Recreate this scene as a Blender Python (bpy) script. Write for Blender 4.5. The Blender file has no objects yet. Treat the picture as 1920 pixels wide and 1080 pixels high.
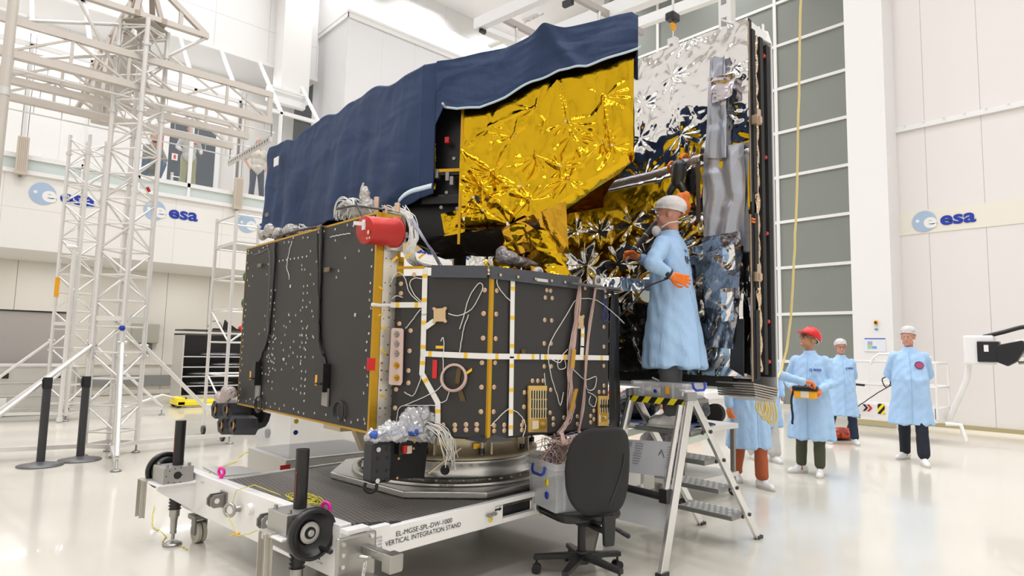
import bpy, math, random
import numpy as np
from mathutils import Vector, Matrix
D = bpy.data
SC = bpy.context.scene
COL = SC.collection
random.seed(7)
rng = np.random.default_rng(11)
PI = math.pi
# ------------------------------------------------------------------ camera
FPX = 1181.06
PITCH, ROLL, YAW = math.radians(5.495), math.radians(1.258), math.radians(-42.4517)
HC = 1.45
def _basis():
    F = Vector((0, math.cos(PITCH), math.sin(PITCH))); U0 = Vector((0, -math.sin(PITCH), math.cos(PITCH))); R0 = Vector((1, 0, 0))
    R = R0*math.cos(ROLL)+U0*math.sin(ROLL); U = -R0*math.sin(ROLL)+U0*math.cos(ROLL)
    M = Matrix.Rotation(YAW, 3, 'Z')
    return M@F, M@R, M@U
CF, CR, CU = _basis()
CAM = Vector((0, 0, HC))
cd = D.cameras.new('camera'); cam = D.objects.new('camera', cd); COL.objects.link(cam)
cd.sensor_width = 36; cd.lens = FPX/1920*36; cd.clip_end = 200; cd.clip_start = .05
m4 = Matrix((CR, CU, -CF)).transposed().to_4x4(); m4.translation = CAM
cam.matrix_world = m4
SC.camera = cam
# survey helpers: where a sight line meets a real surface of the hall
def ray(x, y): return CF*FPX+CR*(x-960)-CU*(y-540)
def onz(x, y, z=0.): d = ray(x, y); return CAM+d*((z-HC)/d.z)
def onx(x, y, X): d = ray(x, y); return CAM+d*(X/d.x)
def ony(x, y, Y): d = ray(x, y); return CAM+d*(Y/d.y)
def onpl(x, y, p, n): d = ray(x, y); p = Vector(p); n = Vector(n); return CAM+d*((p-CAM).dot(n)/d.dot(n))
def ondep(x, y, dep): d = ray(x, y); return CAM+d*(dep/FPX)
RS = math.radians(5.5033)
MS = Matrix.Rotation(RS, 3, 'Z')
def S(x, y, z): return MS@Vector((x, y, z))          # stand frame -> hall frame
# ------------------------------------------------------------------ mesh builder
def V(*a): return Vector(a)
def frame(w):
    w = Vector(w).normalized()
    a = Vector((0, 0, 1)) if abs(w.z) < .9 else Vector((1, 0, 0))
    u = a.cross(w).normalized(); v = w.cross(u)
    return u, v, w
class MB:
    def __init__(s): s.v = []; s.f = []; s.m = []; s.s = []; s.mi = 0; s.g = []
    def cut(s):                                # what follows is a piece of its own
        if not s.g or s.g[-1] != (len(s.v), len(s.f)): s.g.append((len(s.v), len(s.f)))
        return s
    def add(s, vs, fs, smooth=False):
        b = len(s.v); s.v += [tuple(p) for p in vs]
        for f in fs: s.f.append([b+i for i in f]); s.m.append(s.mi); s.s.append(smooth)
        return s
    def box(s, x0, x1, y0, y1, z0, z1, M=None):
        vs = [Vector((x, y, z)) for z in (z0, z1) for y in (y0, y1) for x in (x0, x1)]
        if M is not None: vs = [M@p for p in vs]
        return s.add(vs, [(0, 2, 3, 1), (4, 5, 7, 6), (0, 1, 5, 4), (2, 6, 7, 3), (0, 4, 6, 2), (1, 3, 7, 5)])
    def obox(s, c, u, v, w, a, b, d):          # centre, axes, full sizes
        c = Vector(c); u = Vector(u).normalized()*a/2; v = Vector(v).normalized()*b/2; w = Vector(w).normalized()*d/2
        vs = [c+i*u+j*v+k*w for k in (-1, 1) for j in (-1, 1) for i in (-1, 1)]
        return s.add(vs, [(0, 2, 3, 1), (4, 5, 7, 6), (0, 1, 5, 4), (2, 6, 7, 3), (0, 4, 6, 2), (1, 3, 7, 5)])
    def bar(s, p0, p1, a, b, up=(0, 0, 1)):    # rectangular bar between two points
        p0 = Vector(p0); p1 = Vector(p1); w = (p1-p0); L = w.length; w.normalize()
        up = Vector(up)
        if abs(w.dot(up)) > .98: up = Vector((1, 0, 0))
        u = up.cross(w).normalized(); v = w.cross(u)
        return s.obox((p0+p1)/2, u, v, w, a, b, L)
    def cyl(s, p0, p1, r0, r1=None, n=14, caps=True, smooth=True):
        r1 = r0 if r1 is None else r1
        p0 = Vector(p0); p1 = Vector(p1); u, v, w = frame(p1-p0)
        vs = []
        for p, r in ((p0, r0), (p1, r1)):
            for i in range(n):
                a = 2*PI*i/n; vs.append(p+u*(r*math.cos(a))+v*(r*math.sin(a)))
        s.add(vs, [(i, (i+1) % n, n+(i+1) % n, n+i) for i in range(n)], smooth)
        if caps:
            s.add(vs[:n], [tuple(range(n))[::-1]]); s.add(vs[n:], [tuple(range(n))])
        return s
    def tube(s, pts, r, n=6, caps=True):
        pts = [Vector(p) for p in pts]; vs = []; u = None
        for i, p in enumerate(pts):
            t = (pts[min(i+1, len(pts)-1)]-pts[max(i-1, 0)])
            if t.length < 1e-9: t = Vector((0, 0, 1))
            t.normalize()
            if u is None: u = frame(t)[0]
            u = (u-t*u.dot(t)).normalized() if (u-t*u.dot(t)).length > 1e-6 else frame(t)[0]
            w = t.cross(u); rr = r[i] if isinstance(r, (list, tuple)) else r
            for k in range(n):
                a = 2*PI*k/n; vs.append(p+u*(rr*math.cos(a))+w*(rr*math.sin(a)))
        fs = [(i*n+k, i*n+(k+1) % n, (i+1)*n+(k+1) % n, (i+1)*n+k) for i in range(len(pts)-1) for k in range(n)]
        s.add(vs, fs, True)
        if caps: s.add(vs[:n], [tuple(range(n))[::-1]]); s.add(vs[-n:], [tuple(range(n))])
        return s
    def lathe(s, prof, c, axis=(0, 0, 1), n=32, a0=0, a1=2*PI, smooth=True):
        c = Vector(c); u, v, w = frame(axis); full = abs(a1-a0-2*PI) < 1e-6
        cnt = n if full else n+1; vs = []
        for r, h in prof:
            for i in range(cnt):
                a = a0+(a1-a0)*i/n; vs.append(c+u*(r*math.cos(a))+v*(r*math.sin(a))+w*h)
        fs = []
        for j in range(len(prof)-1):
            for i in range(n):
                k = (i+1) % cnt
                fs.append((j*cnt+i, j*cnt+k, (j+1)*cnt+k, (j+1)*cnt+i))
        return s.add(vs, fs, smooth)
    def prism(s, poly, vec):                   # 3-D polygon swept along vec
        poly = [Vector(p) for p in poly]; vec = Vector(vec); n = len(poly)
        vs = poly+[p+vec for p in poly]
        s.add(vs, [tuple(range(n))[::-1], tuple(range(n, 2*n))]+[(i, (i+1) % n, n+(i+1) % n, n+i) for i in range(n)])
        return s
    def ell(s, c, r, n=16, R=None):
        c = Vector(c); vs = []; m = n//2
        for j in range(m+1):
            t = PI*j/m
            for i in range(n):
                a = 2*PI*i/n; p = Vector((r[0]*math.sin(t)*math.cos(a), r[1]*math.sin(t)*math.sin(a), r[2]*math.cos(t)))
                if R is not None: p = R@p
                vs.append(c+p)
        fs = [(j*n+i, (j+1)*n+i, (j+1)*n+(i+1) % n, j*n+(i+1) % n) for j in range(m) for i in range(n)]
        return s.add(vs, fs, True)
    def caps(s, p0, p1, r0, r1=None, n=12):    # capsule with two radii
        r1 = r0 if r1 is None else r1
        p0 = Vector(p0); p1 = Vector(p1); u, v, w = frame(p1-p0); vs = []; L = (p1-p0).length
        prof = [(r0*math.sin(a), -r0*math.cos(a)) for a in (0.05, .5, 1., PI/2)]+[(r1*math.cos(a), L+r1*math.sin(a)) for a in (0, .5, 1., PI/2-.05)]
        return s.lathe(prof, p0, w, n)
    def torus(s, c, axis, R, r, n=20, k=8, a0=0, a1=2*PI):
        c = Vector(c); u, v, w = frame(axis); full = abs(a1-a0-2*PI) < 1e-6
        pts = [c+u*(R*math.cos(a0+(a1-a0)*i/n))+v*(R*math.sin(a0+(a1-a0)*i/n)) for i in range(n+(1 if full else 1))]
        return s.tube(pts, r, k, caps=not full)
    def grid(s, P, smooth=True, closed=False):  # P: numpy (nu, nv, 3)
        nu, nv = P.shape[:2]
        idx = np.arange(nu*nv).reshape(nu, nv)
        fs = [(int(idx[i, j]), int(idx[i+1, j]), int(idx[i+1, j+1]), int(idx[i, j+1])) for i in range(nu-1) for j in range(nv-1)]
        return s.add([tuple(map(float, p)) for p in P.reshape(-1, 3)], fs, smooth)
WL = {}
def wloc(o): return WL.get(o.name, Vector((0, 0, 0)))
def build(name, mb, mat, parent=None, label=None, bevel=0, solid=0, kind=None):
    if mb.g:
        g = ([(0, 0)] if mb.g[0] != (0, 0) else [])+mb.g; g.append((len(mb.v), len(mb.f))); o = None
        for (a, b), (c, d) in zip(g[:-1], g[1:]):
            if d == b: continue
            q = MB(); q.v = mb.v[a:c]; q.f = [[i-a for i in f] for f in mb.f[b:d]]; q.m = mb.m[b:d]; q.s = mb.s[b:d]
            o = build(name, q, mat, parent, label, bevel, solid, kind)
        return o
    me = D.meshes.new(name)
    off = wloc(parent) if parent is not None else Vector((0, 0, 0))
    me.from_pydata([(p[0]-off.x, p[1]-off.y, p[2]-off.z) for p in mb.v], [], mb.f)
    for m in (mat if isinstance(mat, (list, tuple)) else [mat]): me.materials.append(m)
    me.polygons.foreach_set('material_index', mb.m); me.polygons.foreach_set('use_smooth', mb.s)
    me.update(); me.validate()
    o = D.objects.new(name, me); COL.objects.link(o); WL[o.name] = off
    if parent is not None: o.parent = parent
    if label: o['label'] = label
    if kind: o['kind'] = kind
    if solid:
        md = o.modifiers.new('solid', 'SOLIDIFY'); md.thickness = solid; md.offset = 0
    if bevel:
        md = o.modifiers.new('bevel', 'BEVEL'); md.width = bevel; md.segments = 2; md.limit_method = 'ANGLE'; md.angle_limit = .6
    return o
def thing(name, label, cat, loc=(0, 0, 0), group=None):
    o = D.objects.new(name, None); COL.objects.link(o); o.location = loc; o.empty_display_size = .1
    WL[o.name] = Vector(loc); o['label'] = label; o['category'] = cat
    if group: o['group'] = group
    return o
def tag(o, label, cat, group=None, kind=None):
    o['label'] = label; o['category'] = cat
    if group: o['group'] = group
    if kind: o['kind'] = kind
    return o
def struct(name, mb, mat, **k):
    o = build(name, mb, mat, kind='structure', **k); return o
def applied(o):                                # bake modifiers into the mesh
    dg = bpy.context.evaluated_depsgraph_get(); dg.update()
    me = D.meshes.new_from_object(o.evaluated_get(dg)); old = o.data; nm = old.name
    o.modifiers.clear(); o.data = me; D.meshes.remove(old); me.name = nm
    return o
def fuse(name, mb, mat, parent, vox=.01, smooth=4, label=None, fn=None):   # one continuous skin from overlapping solids
    o = build(name, mb, mat, parent, label)
    r = o.modifiers.new('r', 'REMESH'); r.mode = 'VOXEL'; r.voxel_size = vox; r.use_smooth_shade = True
    if smooth:
        s = o.modifiers.new('s', 'SMOOTH'); s.factor = .5; s.iterations = smooth
    applied(o)
    me = o.data
    if fn:
        n = len(me.vertices); co = np.empty(n*3); me.vertices.foreach_get('co', co)
        no = np.empty(n*3); me.vertices.foreach_get('normal', no)
        co = fn(co.reshape(-1, 3), no.reshape(-1, 3)); me.vertices.foreach_set('co', co.ravel()); me.update()
    for p in me.polygons: p.use_smooth = True
    return o
def xform(o, M):                               # move mesh data by a matrix
    o.data.transform(M); o.data.update()
def text(name, s, mat, parent, org, u, v, width=None, height=None, off=0, ext=.002, label=None, align='L'):
    cu = D.curves.new(name, 'FONT'); cu.body = s; cu.size = 1; cu.offset = off; cu.extrude = 0; cu.resolution_u = 4
    to = D.objects.new(name+'_t', cu); COL.objects.link(to)
    dg = bpy.context.evaluated_depsgraph_get(); dg.update()
    me = D.meshes.new_from_object(to.evaluated_get(dg)); D.objects.remove(to); D.curves.remove(cu)
    n = len(me.vertices); co = np.empty(n*3); me.vertices.foreach_get('co', co); co = co.reshape(-1, 3)
    lo = co.min(0); hi = co.max(0); sz = hi-lo
    sx = (width/sz[0]) if width else None; sy = (height/sz[1]) if height else None
    if sx is None: sx = sy
    if sy is None: sy = sx
    u = Vector(u).normalized(); v = Vector(v).normalized(); w = u.cross(v); off_ = wloc(parent) if parent else Vector((0, 0, 0))
    org = Vector(org)
    a = (co[:, 0]-lo[0])*sx-(sz[0]*sx/2 if align == 'C' else 0); b = (co[:, 1]-lo[1])*sy-(sz[1]*sy/2 if align == 'C' else 0)
    P = np.array(org-off_)+a[:, None]*np.array(u)+b[:, None]*np.array(v)+np.array(w)*ext
    me.vertices.foreach_set('co', P.ravel()); me.update(); me.materials.clear(); me.materials.append(mat)
    o = D.objects.new(name, me); COL.objects.link(o); WL[o.name] = off_
    if parent: o.parent = parent
    if label: o['label'] = label
    return o
# ------------------------------------------------------------------ materials
def srgb(r, g, b):
    f = lambda c: (c/255/12.92) if c/255 <= .04045 else ((c/255+.055)/1.055)**2.4
    return (f(r), f(g), f(b), 1)
def mat(name, col, rough=.5, metal=0, bump=None, alpha=1, spec=.5, coat=0, noise=None, trans=0, emit=None, aniso=None):
    m = D.materials.new(name); m.use_nodes = True; nt = m.node_tree; b = nt.nodes['Principled BSDF']
    b.inputs['Base Color'].default_value = col; b.inputs['Roughness'].default_value = rough; b.inputs['Metallic'].default_value = metal
    b.inputs['Alpha'].default_value = alpha; b.inputs['Specular IOR Level'].default_value = spec; b.inputs['Coat Weight'].default_value = coat
    b.inputs['Transmission Weight'].default_value = trans
    if emit: b.inputs['Emission Color'].default_value = emit[0]; b.inputs['Emission Strength'].default_value = emit[1]
    tc = None
    if bump or noise:
        tc = nt.nodes.new('ShaderNodeTexCoord')
    if bump:                                   # (scale xyz or float, strength, distance, detail)
        mp = nt.nodes.new('ShaderNodeMapping'); nt.links.new(tc.outputs['Object'], mp.inputs[0])
        sc = bump[0]; mp.inputs['Scale'].default_value = sc if isinstance(sc, tuple) else (sc, sc, sc)
        nz = nt.nodes.new('ShaderNodeTexNoise'); nz.inputs['Scale'].default_value = 1; nz.inputs['Detail'].default_value = bump[3] if len(bump) > 3 else 3
        nt.links.new(mp.outputs[0], nz.inputs['Vector'])
        bp = nt.nodes.new('ShaderNodeBump'); bp.inputs['Strength'].default_value = bump[1]; bp.inputs['Distance'].default_value = bump[2]
        nt.links.new(nz.outputs[0], bp.inputs['Height']); nt.links.new(bp.outputs[0], b.inputs['Normal'])
    if noise:                                  # (scale, second colour, lo, hi) blotchy wear
        mp = nt.nodes.new('ShaderNodeMapping'); nt.links.new(tc.outputs['Object'], mp.inputs[0])
        sc = noise[0]; mp.inputs['Scale'].default_value = sc if isinstance(sc, tuple) else (sc, sc, sc)
        nz = nt.nodes.new('ShaderNodeTexNoise'); nz.inputs['Scale'].default_value = 1; nz.inputs['Detail'].default_value = 4
        nt.links.new(mp.outputs[0], nz.inputs['Vector'])
        rp = nt.nodes.new('ShaderNodeMapRange'); rp.inputs[1].default_value = noise[2]; rp.inputs[2].default_value = noise[3]
        nt.links.new(nz.outputs[0], rp.inputs[0])
        mx = nt.nodes.new('ShaderNodeMix'); mx.data_type = 'RGBA'; mx.inputs[6].default_value = col; mx.inputs[7].default_value = noise[1]
        nt.links.new(rp.outputs[0], mx.inputs[0]); nt.links.new(mx.outputs[2], b.inputs['Base Color'])
    return m
def seams(m, axis, period, phase, width, col, zlines=()):   # thin joints between wall panels, in hall coordinates
    nt = m.node_tree; b = nt.nodes['Principled BSDF']; base = b.inputs['Base Color'].default_value[:]
    g = nt.nodes.new('ShaderNodeNewGeometry'); sp = nt.nodes.new('ShaderNodeSeparateXYZ'); nt.links.new(g.outputs['Position'], sp.inputs[0])
    def mth(op, a, bb=None):
        n = nt.nodes.new('ShaderNodeMath'); n.operation = op
        for i, q in enumerate((a, bb)):
            if q is None: continue
            if isinstance(q, (int, float)): n.inputs[i].default_value = q
            else: nt.links.new(q, n.inputs[i])
        return n.outputs[0]
    t = mth('SUBTRACT', sp.outputs[axis], phase); t = mth('DIVIDE', t, period); t = mth('FRACT', t); t = mth('SUBTRACT', t, .5); t = mth('ABSOLUTE', t)
    k = mth('GREATER_THAN', t, .5-width/2/period)
    for z in zlines:
        q = mth('SUBTRACT', sp.outputs[2], z); q = mth('ABSOLUTE', q); q = mth('LESS_THAN', q, width/2); k = mth('MAXIMUM', k, q)
    mx = nt.nodes.new('ShaderNodeMix'); mx.data_type = 'RGBA'; mx.inputs[6].default_value = base; mx.inputs[7].default_value = col
    nt.links.new(k, mx.inputs[0]); nt.links.new(mx.outputs[2], b.inputs['Base Color'])
    return m
WHITE = mat('white_wall_paint', (.82, .80, .77, 1), .55)
WHITE2 = mat('white_frame_paint', (.85, .84, .82, 1), .4)
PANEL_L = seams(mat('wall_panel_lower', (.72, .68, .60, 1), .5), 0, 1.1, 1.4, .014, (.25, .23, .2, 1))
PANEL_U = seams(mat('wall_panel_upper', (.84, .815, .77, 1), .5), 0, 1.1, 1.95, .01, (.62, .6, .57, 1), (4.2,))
PANEL_T = seams(mat('wall_panel_top', (.84, .83, .81, 1), .5), 0, 1.55, .65, .02, (.66, .64, .62, 1), (10.95,))
PANEL_R = seams(mat('wall_panel_right', (.81, .775, .745, 1), .5), 1, .98, 2.76, .012, (.5, .47, .44, 1))
PANEL_B = seams(mat('wall_panel_box', (.80, .79, .79, 1), .5), 0, 1.2, 8.45, .01, (.68, .67, .66, 1))
BLACK = mat('black_satin', (.012, .012, .013, 1), .4)
BLACKM = mat('black_matte', (.018, .018, .018, 1), .75)
BLACKP = mat('black_plastic', (.015, .015, .016, 1), .32)
KAPTON = mat('charcoal_radiator_skin', (.030, .028, .0265, 1), .55, bump=(60, .06, .002))
GOLDT = mat('gold_tape', (.62, .35, .03, 1), .32, .85, bump=((40, 40, 160), .4, .003))
GOLDM = mat('gold_foil', (.70, .43, .014, 1), .15, 1, bump=(11, .3, .02, 4))
SILVM = mat('silver_foil', (.84, .83, .82, 1), .08, 1, bump=(14, .12, .01, 3))
GREYF = mat('grey_satin_foil', (.44, .46, .52, 1), .38, .55, bump=((7, 7, 2), .5, .03, 3))
NAVY = mat('navy_cloth', (.021, .043, .108, 1), .62, bump=((10, 10, 3), .35, .03, 3), spec=.35)
PIPING = mat('pale_blue_hem', (.55, .65, .72, 1), .6)
ALU = mat('aluminium', (.80, .80, .79, 1), .28, .9)
ALUM = mat('matt_aluminium', (.74, .73, .71, 1), .42, .75)
ALUB = mat('milled_aluminium', (.70, .69, .67, 1), .30, 1)
TRUSS = mat('truss_aluminium', (.80, .78, .75, 1), .35, .55)
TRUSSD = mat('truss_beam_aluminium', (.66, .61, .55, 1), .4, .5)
STEEL = mat('brushed_steel', (.42, .41, .385, 1), .33, .95)
STEELD = mat('dark_zinc', (.30, .29, .27, 1), .42, .85)
PAINT = mat('white_enamel', (.86, .85, .83, 1), .28, coat=.2)
CREAM = mat('chromate_cream', (.70, .60, .42, 1), .38, .45)
CREAMP = mat('chromate_panel', (.80, .70, .53, 1), .4, .35)
SILSTRIP = mat('polished_strip', (.82, .77, .68, 1), .3, .7)
PINKP = mat('primer_pink_plate', (.70, .52, .46, 1), .45)
RED = mat('red_paint', (.55, .022, .018, 1), .35)
REDB = mat('bright_red', (.66, .010, .010, 1), .3, coat=.1)
ORANGE = mat('orange_glove_rubber', (.92, .20, .012, 1), .45)
ORANGEY = mat('amber_yellow', (.92, .42, .015, 1), .4)
YELLOW = mat('safety_yellow', (.90, .72, .02, 1), .45)
COAT = mat('sky_blue_coat', (.40, .59, .84, 1), .75, bump=((13, 13, 6), .55, .035, 4), spec=.2)
SHOEW = mat('white_shoe', (.80, .79, .77, 1), .45)
SKIN = mat('skin_fair', (.56, .295, .20, 1), .5, spec=.35)
SKIN2 = mat('skin_ruddy', (.60, .295, .205, 1), .5, spec=.35)
SKIN3 = mat('skin_tan', (.47, .235, .13, 1), .5, spec=.35)
HAIRD = mat('dark_hair', (.02, .015, .012, 1), .6, bump=(60, .6, .01))
HAIRG = mat('grey_hair', (.42, .40, .38, 1), .6, bump=(60, .6, .01))
NET = mat('hairnet_mesh', (.92, .88, .86, 1), .7, bump=((30, 30, 30), .5, .02), alpha=.80)
NETT = mat('sheer_hairnet', (.86, .86, .86, 1), .6, bump=((40, 40, 40), .6, .02), alpha=.55)
CLEAR = mat('clear_plastic', (.92, .93, .95, 1), .12, alpha=.22)
CLEARW = mat('frosted_plastic', (.88, .90, .93, 1), .22, alpha=.30)
FILM = mat('clear_film', (.84, .85, .88, 1), .08, .45, alpha=.55, bump=(26, .5, .02, 3))
FILMG = mat('grey_film', (.40, .37, .38, 1), .18, .25, alpha=.9, bump=(22, .9, .04, 3))
BLUEP = mat('blue_plastic', (.012, .05, .42, 1), .35)
GLASSW = mat('window_glass', (.80, .86, .83, 1), .03, alpha=.055)
FROST = mat('frosted_spandrel', (.60, .67, .635, 1), .35, alpha=1)
ESAB = mat('logo_blue', (.008, .035, .36, 1), .5)
ESAL = mat('logo_pale_blue', (.40, .52, .68, 1), .5)
ESAW = mat('logo_white', (.86, .85, .82, 1), .5)
INK = mat('black_ink', (.01, .01, .01, 1), .6)
INKG = mat('grey_ink', (.12, .12, .12, 1), .6)
PINKM = mat('magenta_enamel', (.86, .015, .36, 1), .35)
WIREW = mat('white_wire', (.80, .78, .73, 1), .45)
WIREP = mat('pinkish_wire', (.62, .44, .38, 1), .5)
WIREY = mat('yellow_green_wire', (.66, .58, .06, 1), .45)
ROPE = mat('pale_yellow_rope', (.78, .62, .26, 1), .7)
TAPEW = mat('white_tape', (.85, .83, .79, 1), .45)
TAPEY = mat('yellow_tape', (.88, .52, .02, 1), .45)
BEIGE = mat('beige_speaker', (.58, .50, .41, 1), .6)
DOTW = mat('insert_white', (.75, .73, .69, 1), .4, .3)
COPPER = mat('copper_ring', (.70, .50, .33, 1), .35, .5)
GREYT = mat('grey_flannel', (.10, .10, .105, 1), .85, bump=((20, 20, 6), .4, .02))
RUST = mat('rust_twill', (.40, .095, .035, 1), .85, bump=((20, 20, 6), .4, .02))
OLIVE = mat('olive_twill', (.060, .065, .035, 1), .85, bump=((20, 20, 6), .4, .02))
DENIM = mat('dark_denim', (.016, .026, .06, 1), .85, bump=((20, 20, 6), .4, .02))
KHAKI = mat('khaki_twill', (.30, .30, .17, 1), .85, bump=((20, 20, 6), .4, .02))
CHAIRF = mat('black_upholstery', (.022, .0215, .021, 1), .85, bump=(180, .3, .003))
def floor_mat():
    m = mat('poured_resin_floor', (.66, .625, .54, 1), .19, spec=.5, bump=(.8, .03, .02), coat=.25)
    return m
FLOORM = floor_mat()
def checker_mat():
    m = mat('studded_tread', (.10, .088, .078, 1), .42, .35)
    nt = m.node_tree; b = nt.nodes['Principled BSDF']; tc = nt.nodes.new('ShaderNodeTexCoord'); mp = nt.nodes.new('ShaderNodeMapping')
    mp.inputs['Rotation'].default_value = (0, 0, RS); nt.links.new(tc.outputs['Object'], mp.inputs[0])
    vo = nt.nodes.new('ShaderNodeTexVoronoi'); vo.inputs['Scale'].default_value = 36; vo.inputs['Randomness'].default_value = .05
    nt.links.new(mp.outputs[0], vo.inputs['Vector'])
    bp = nt.nodes.new('ShaderNodeBump'); bp.inputs['Strength'].default_value = .9; bp.inputs['Distance'].default_value = .006; bp.invert = True
    nt.links.new(vo.outputs['Distance'], bp.inputs['Height']); nt.links.new(bp.outputs[0], b.inputs['Normal'])
    rp = nt.nodes.new('ShaderNodeMapRange'); rp.inputs[1].default_value = .15; rp.inputs[2].default_value = .5; rp.inputs[3].default_value = 1; rp.inputs[4].default_value = .0
    nt.links.new(vo.outputs['Distance'], rp.inputs[0])
    mx = nt.nodes.new('ShaderNodeMix'); mx.data_type = 'RGBA'; mx.inputs[6].default_value = (.10, .088, .078, 1); mx.inputs[7].default_value = (.26, .24, .22, 1)
    nt.links.new(rp.outputs[0], mx.inputs[0]); nt.links.new(mx.outputs[2], b.inputs['Base Color'])
    return m
TREAD = checker_mat()
def stripes_mat(name, c1, c2, per, ang):
    m = mat(name, c1, .5); nt = m.node_tree; b = nt.nodes['Principled BSDF']
    tc = nt.nodes.new('ShaderNodeTexCoord'); sp = nt.nodes.new('ShaderNodeSeparateXYZ'); nt.links.new(tc.outputs['Object'], sp.inputs[0])
    a = nt.nodes.new('ShaderNodeMath'); a.operation = 'MULTIPLY_ADD'; nt.links.new(sp.outputs[2], a.inputs[0]); a.inputs[1].default_value = ang; nt.links.new(sp.outputs[1], a.inputs[2])
    c = nt.nodes.new('ShaderNodeMath'); c.operation = 'DIVIDE'; nt.links.new(a.outputs[0], c.inputs[0]); c.inputs[1].default_value = per
    d = nt.nodes.new('ShaderNodeMath'); d.operation = 'FRACT'; nt.links.new(c.outputs[0], d.inputs[0])
    e = nt.nodes.new('ShaderNodeMath'); e.operation = 'GREATER_THAN'; nt.links.new(d.outputs[0], e.inputs[0]); e.inputs[1].default_value = .5
    mx = nt.nodes.new('ShaderNodeMix'); mx.data_type = 'RGBA'; mx.inputs[6].default_value = c1; mx.inputs[7].default_value = c2
    nt.links.new(e.outputs[0], mx.inputs[0]); nt.links.new(mx.outputs[2], b.inputs['Base Color'])
    return m
HAZARD = stripes_mat('hazard_stripes', (.01, .01, .01, 1), (.9, .72, .01, 1), .11, .8)
# ------------------------------------------------------------------ foil and cloth relief
def tri(x): return np.abs((x % 1.)-.5)*2
def vnoise(U, Vv, f, seed):
    r = np.random.default_rng(seed); out = np.zeros_like(U)
    for k in range(5):
        a = r.uniform(0, 2*PI); fr = f*r.uniform(.6, 1.5); out += np.sin((U*math.cos(a)+Vv*math.sin(a))*fr*2*PI+r.uniform(0, 6.28)+1.3*np.sin((U*math.sin(a)-Vv*math.cos(a))*fr*3.1+r.uniform(0, 6.28)))
    return out/5
def crumple(U, Vv, f, seed, n=7):              # sharp random folds, roughly -1..1
    r = np.random.default_rng(seed); wx = vnoise(U, Vv, f*.5, seed+1)*.35/f; wy = vnoise(U, Vv, f*.5, seed+2)*.35/f
    out = np.zeros_like(U); A = 0
    for k in range(n):
        a = r.uniform(0, PI); fr = f*(.55*1.32**k); am = 1/(1.32**k); A += am
        t = tri(((U+wx)*math.cos(a)+(Vv+wy)*math.sin(a))*fr+r.uniform()); msk = .5+.5*vnoise(U, Vv, fr*.4, seed+10+k)
        out += am*(t-.5)*np.clip(msk*1.6, 0, 1.2)
    return out/A*2
def fold3(c, f, seed, n=9):                    # crumpled-film folds in three dimensions
    r = np.random.default_rng(seed); out = 0; A = 0
    for k in range(n):
        d = r.normal(size=3); d /= np.linalg.norm(d); fr = f*(.6*1.25**k); am = 1/1.25**k; A += am
        e = r.normal(size=3); out = out+am*(tri((c@d)*fr+.25*np.sin((c@e)*f*2)+r.uniform())-.5)
    return (out/A*2)[:, None]
def stars(U, Vv, pts, R, seed, spikes=9):      # tie-down buttons with creases fanning out of them
    r = np.random.default_rng(seed); out = np.zeros_like(U)
    for (a, b) in pts:
        dx = U-a; dy = Vv-b; d = np.sqrt(dx*dx+dy*dy); th = np.arctan2(dy, dx); RR = R*r.uniform(.75, 1.35)
        q = np.clip(1-d/RR, 0, 1); ph = r.uniform(0, 6.28); w = 0
        c = tri(th/(2*PI)*spikes+ph+.6*np.sin(th+ph)+.3*np.sin(3*th+ph))-.5
        out += -.9*q**2.2+1.1*c*q*np.clip(d/RR*3, 0, 1)
    return out
# ================================================================== the hall
XR, XC, XG = 15.3, 14.6, 17.03           # right wall, column front, big panelled door
YL, YU, YT = 19.3, 16.8, 18.74           # recessed lower wall, gallery front, upper wall
ZC = 14.0
XN, YN = -7.0, -7.0
b = MB(); b.box(XN, 17.4, YN, 19.6, -.1, 0); struct('floor', b, FLOORM)
b = MB(); b.box(XN, 17.4, YN, 20.6, ZC, ZC+.1); struct('ceiling', b, WHITE)
b = MB(); b.box(XN, 17.4, YN-.1, YN, 0, ZC); struct('wall_near', b, WHITE)
b = MB(); b.box(XN-.1, XN, YN, 20.5, 0, ZC); struct('wall_side', b, WHITE)
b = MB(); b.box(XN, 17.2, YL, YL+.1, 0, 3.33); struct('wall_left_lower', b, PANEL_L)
b = MB(); b.box(XN, 17.2, YL-.06, YL, .25, .52); struct('trim_1', b, mat('grey_bumper_rail', (.27, .27, .26, 1), .5))
b = MB(); b.box(XN, 17.2, YL-.03, YL, .02, .14); struct('baseboard_left', b, mat('cream_skirting', (.66, .62, .52, 1), .5))
b = MB(); b.box(XN, 17.2, YL-.05, YL, .80, .86); struct('trim_2', b, mat('cream_duct', (.74, .70, .62, 1), .5))
# soffit and gallery front
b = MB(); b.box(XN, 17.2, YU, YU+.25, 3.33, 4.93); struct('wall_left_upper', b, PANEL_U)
b = MB(); b.box(XN, 17.2, YU+.25, 20.5, 3.33, 3.45); b.box(XN, 8.45, YU+.25, 20.5, 5.05, 5.25); struct('wall_left_soffit', b, WHITE)
b = MB(); b.box(XN, 8.45, YU-.05, YU+.1, 4.93, 5.02); struct('trim_3', b, WHITE2)
b = MB(); b.box(XN, 8.45, YT, YT+.15, 9.9, ZC); struct('wall_left_top', b, PANEL_T)
b = MB(); b.box(7.05, 7.92, 18.1, YT, 8.75, ZC); struct('trim_4', b, WHITE)
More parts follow.
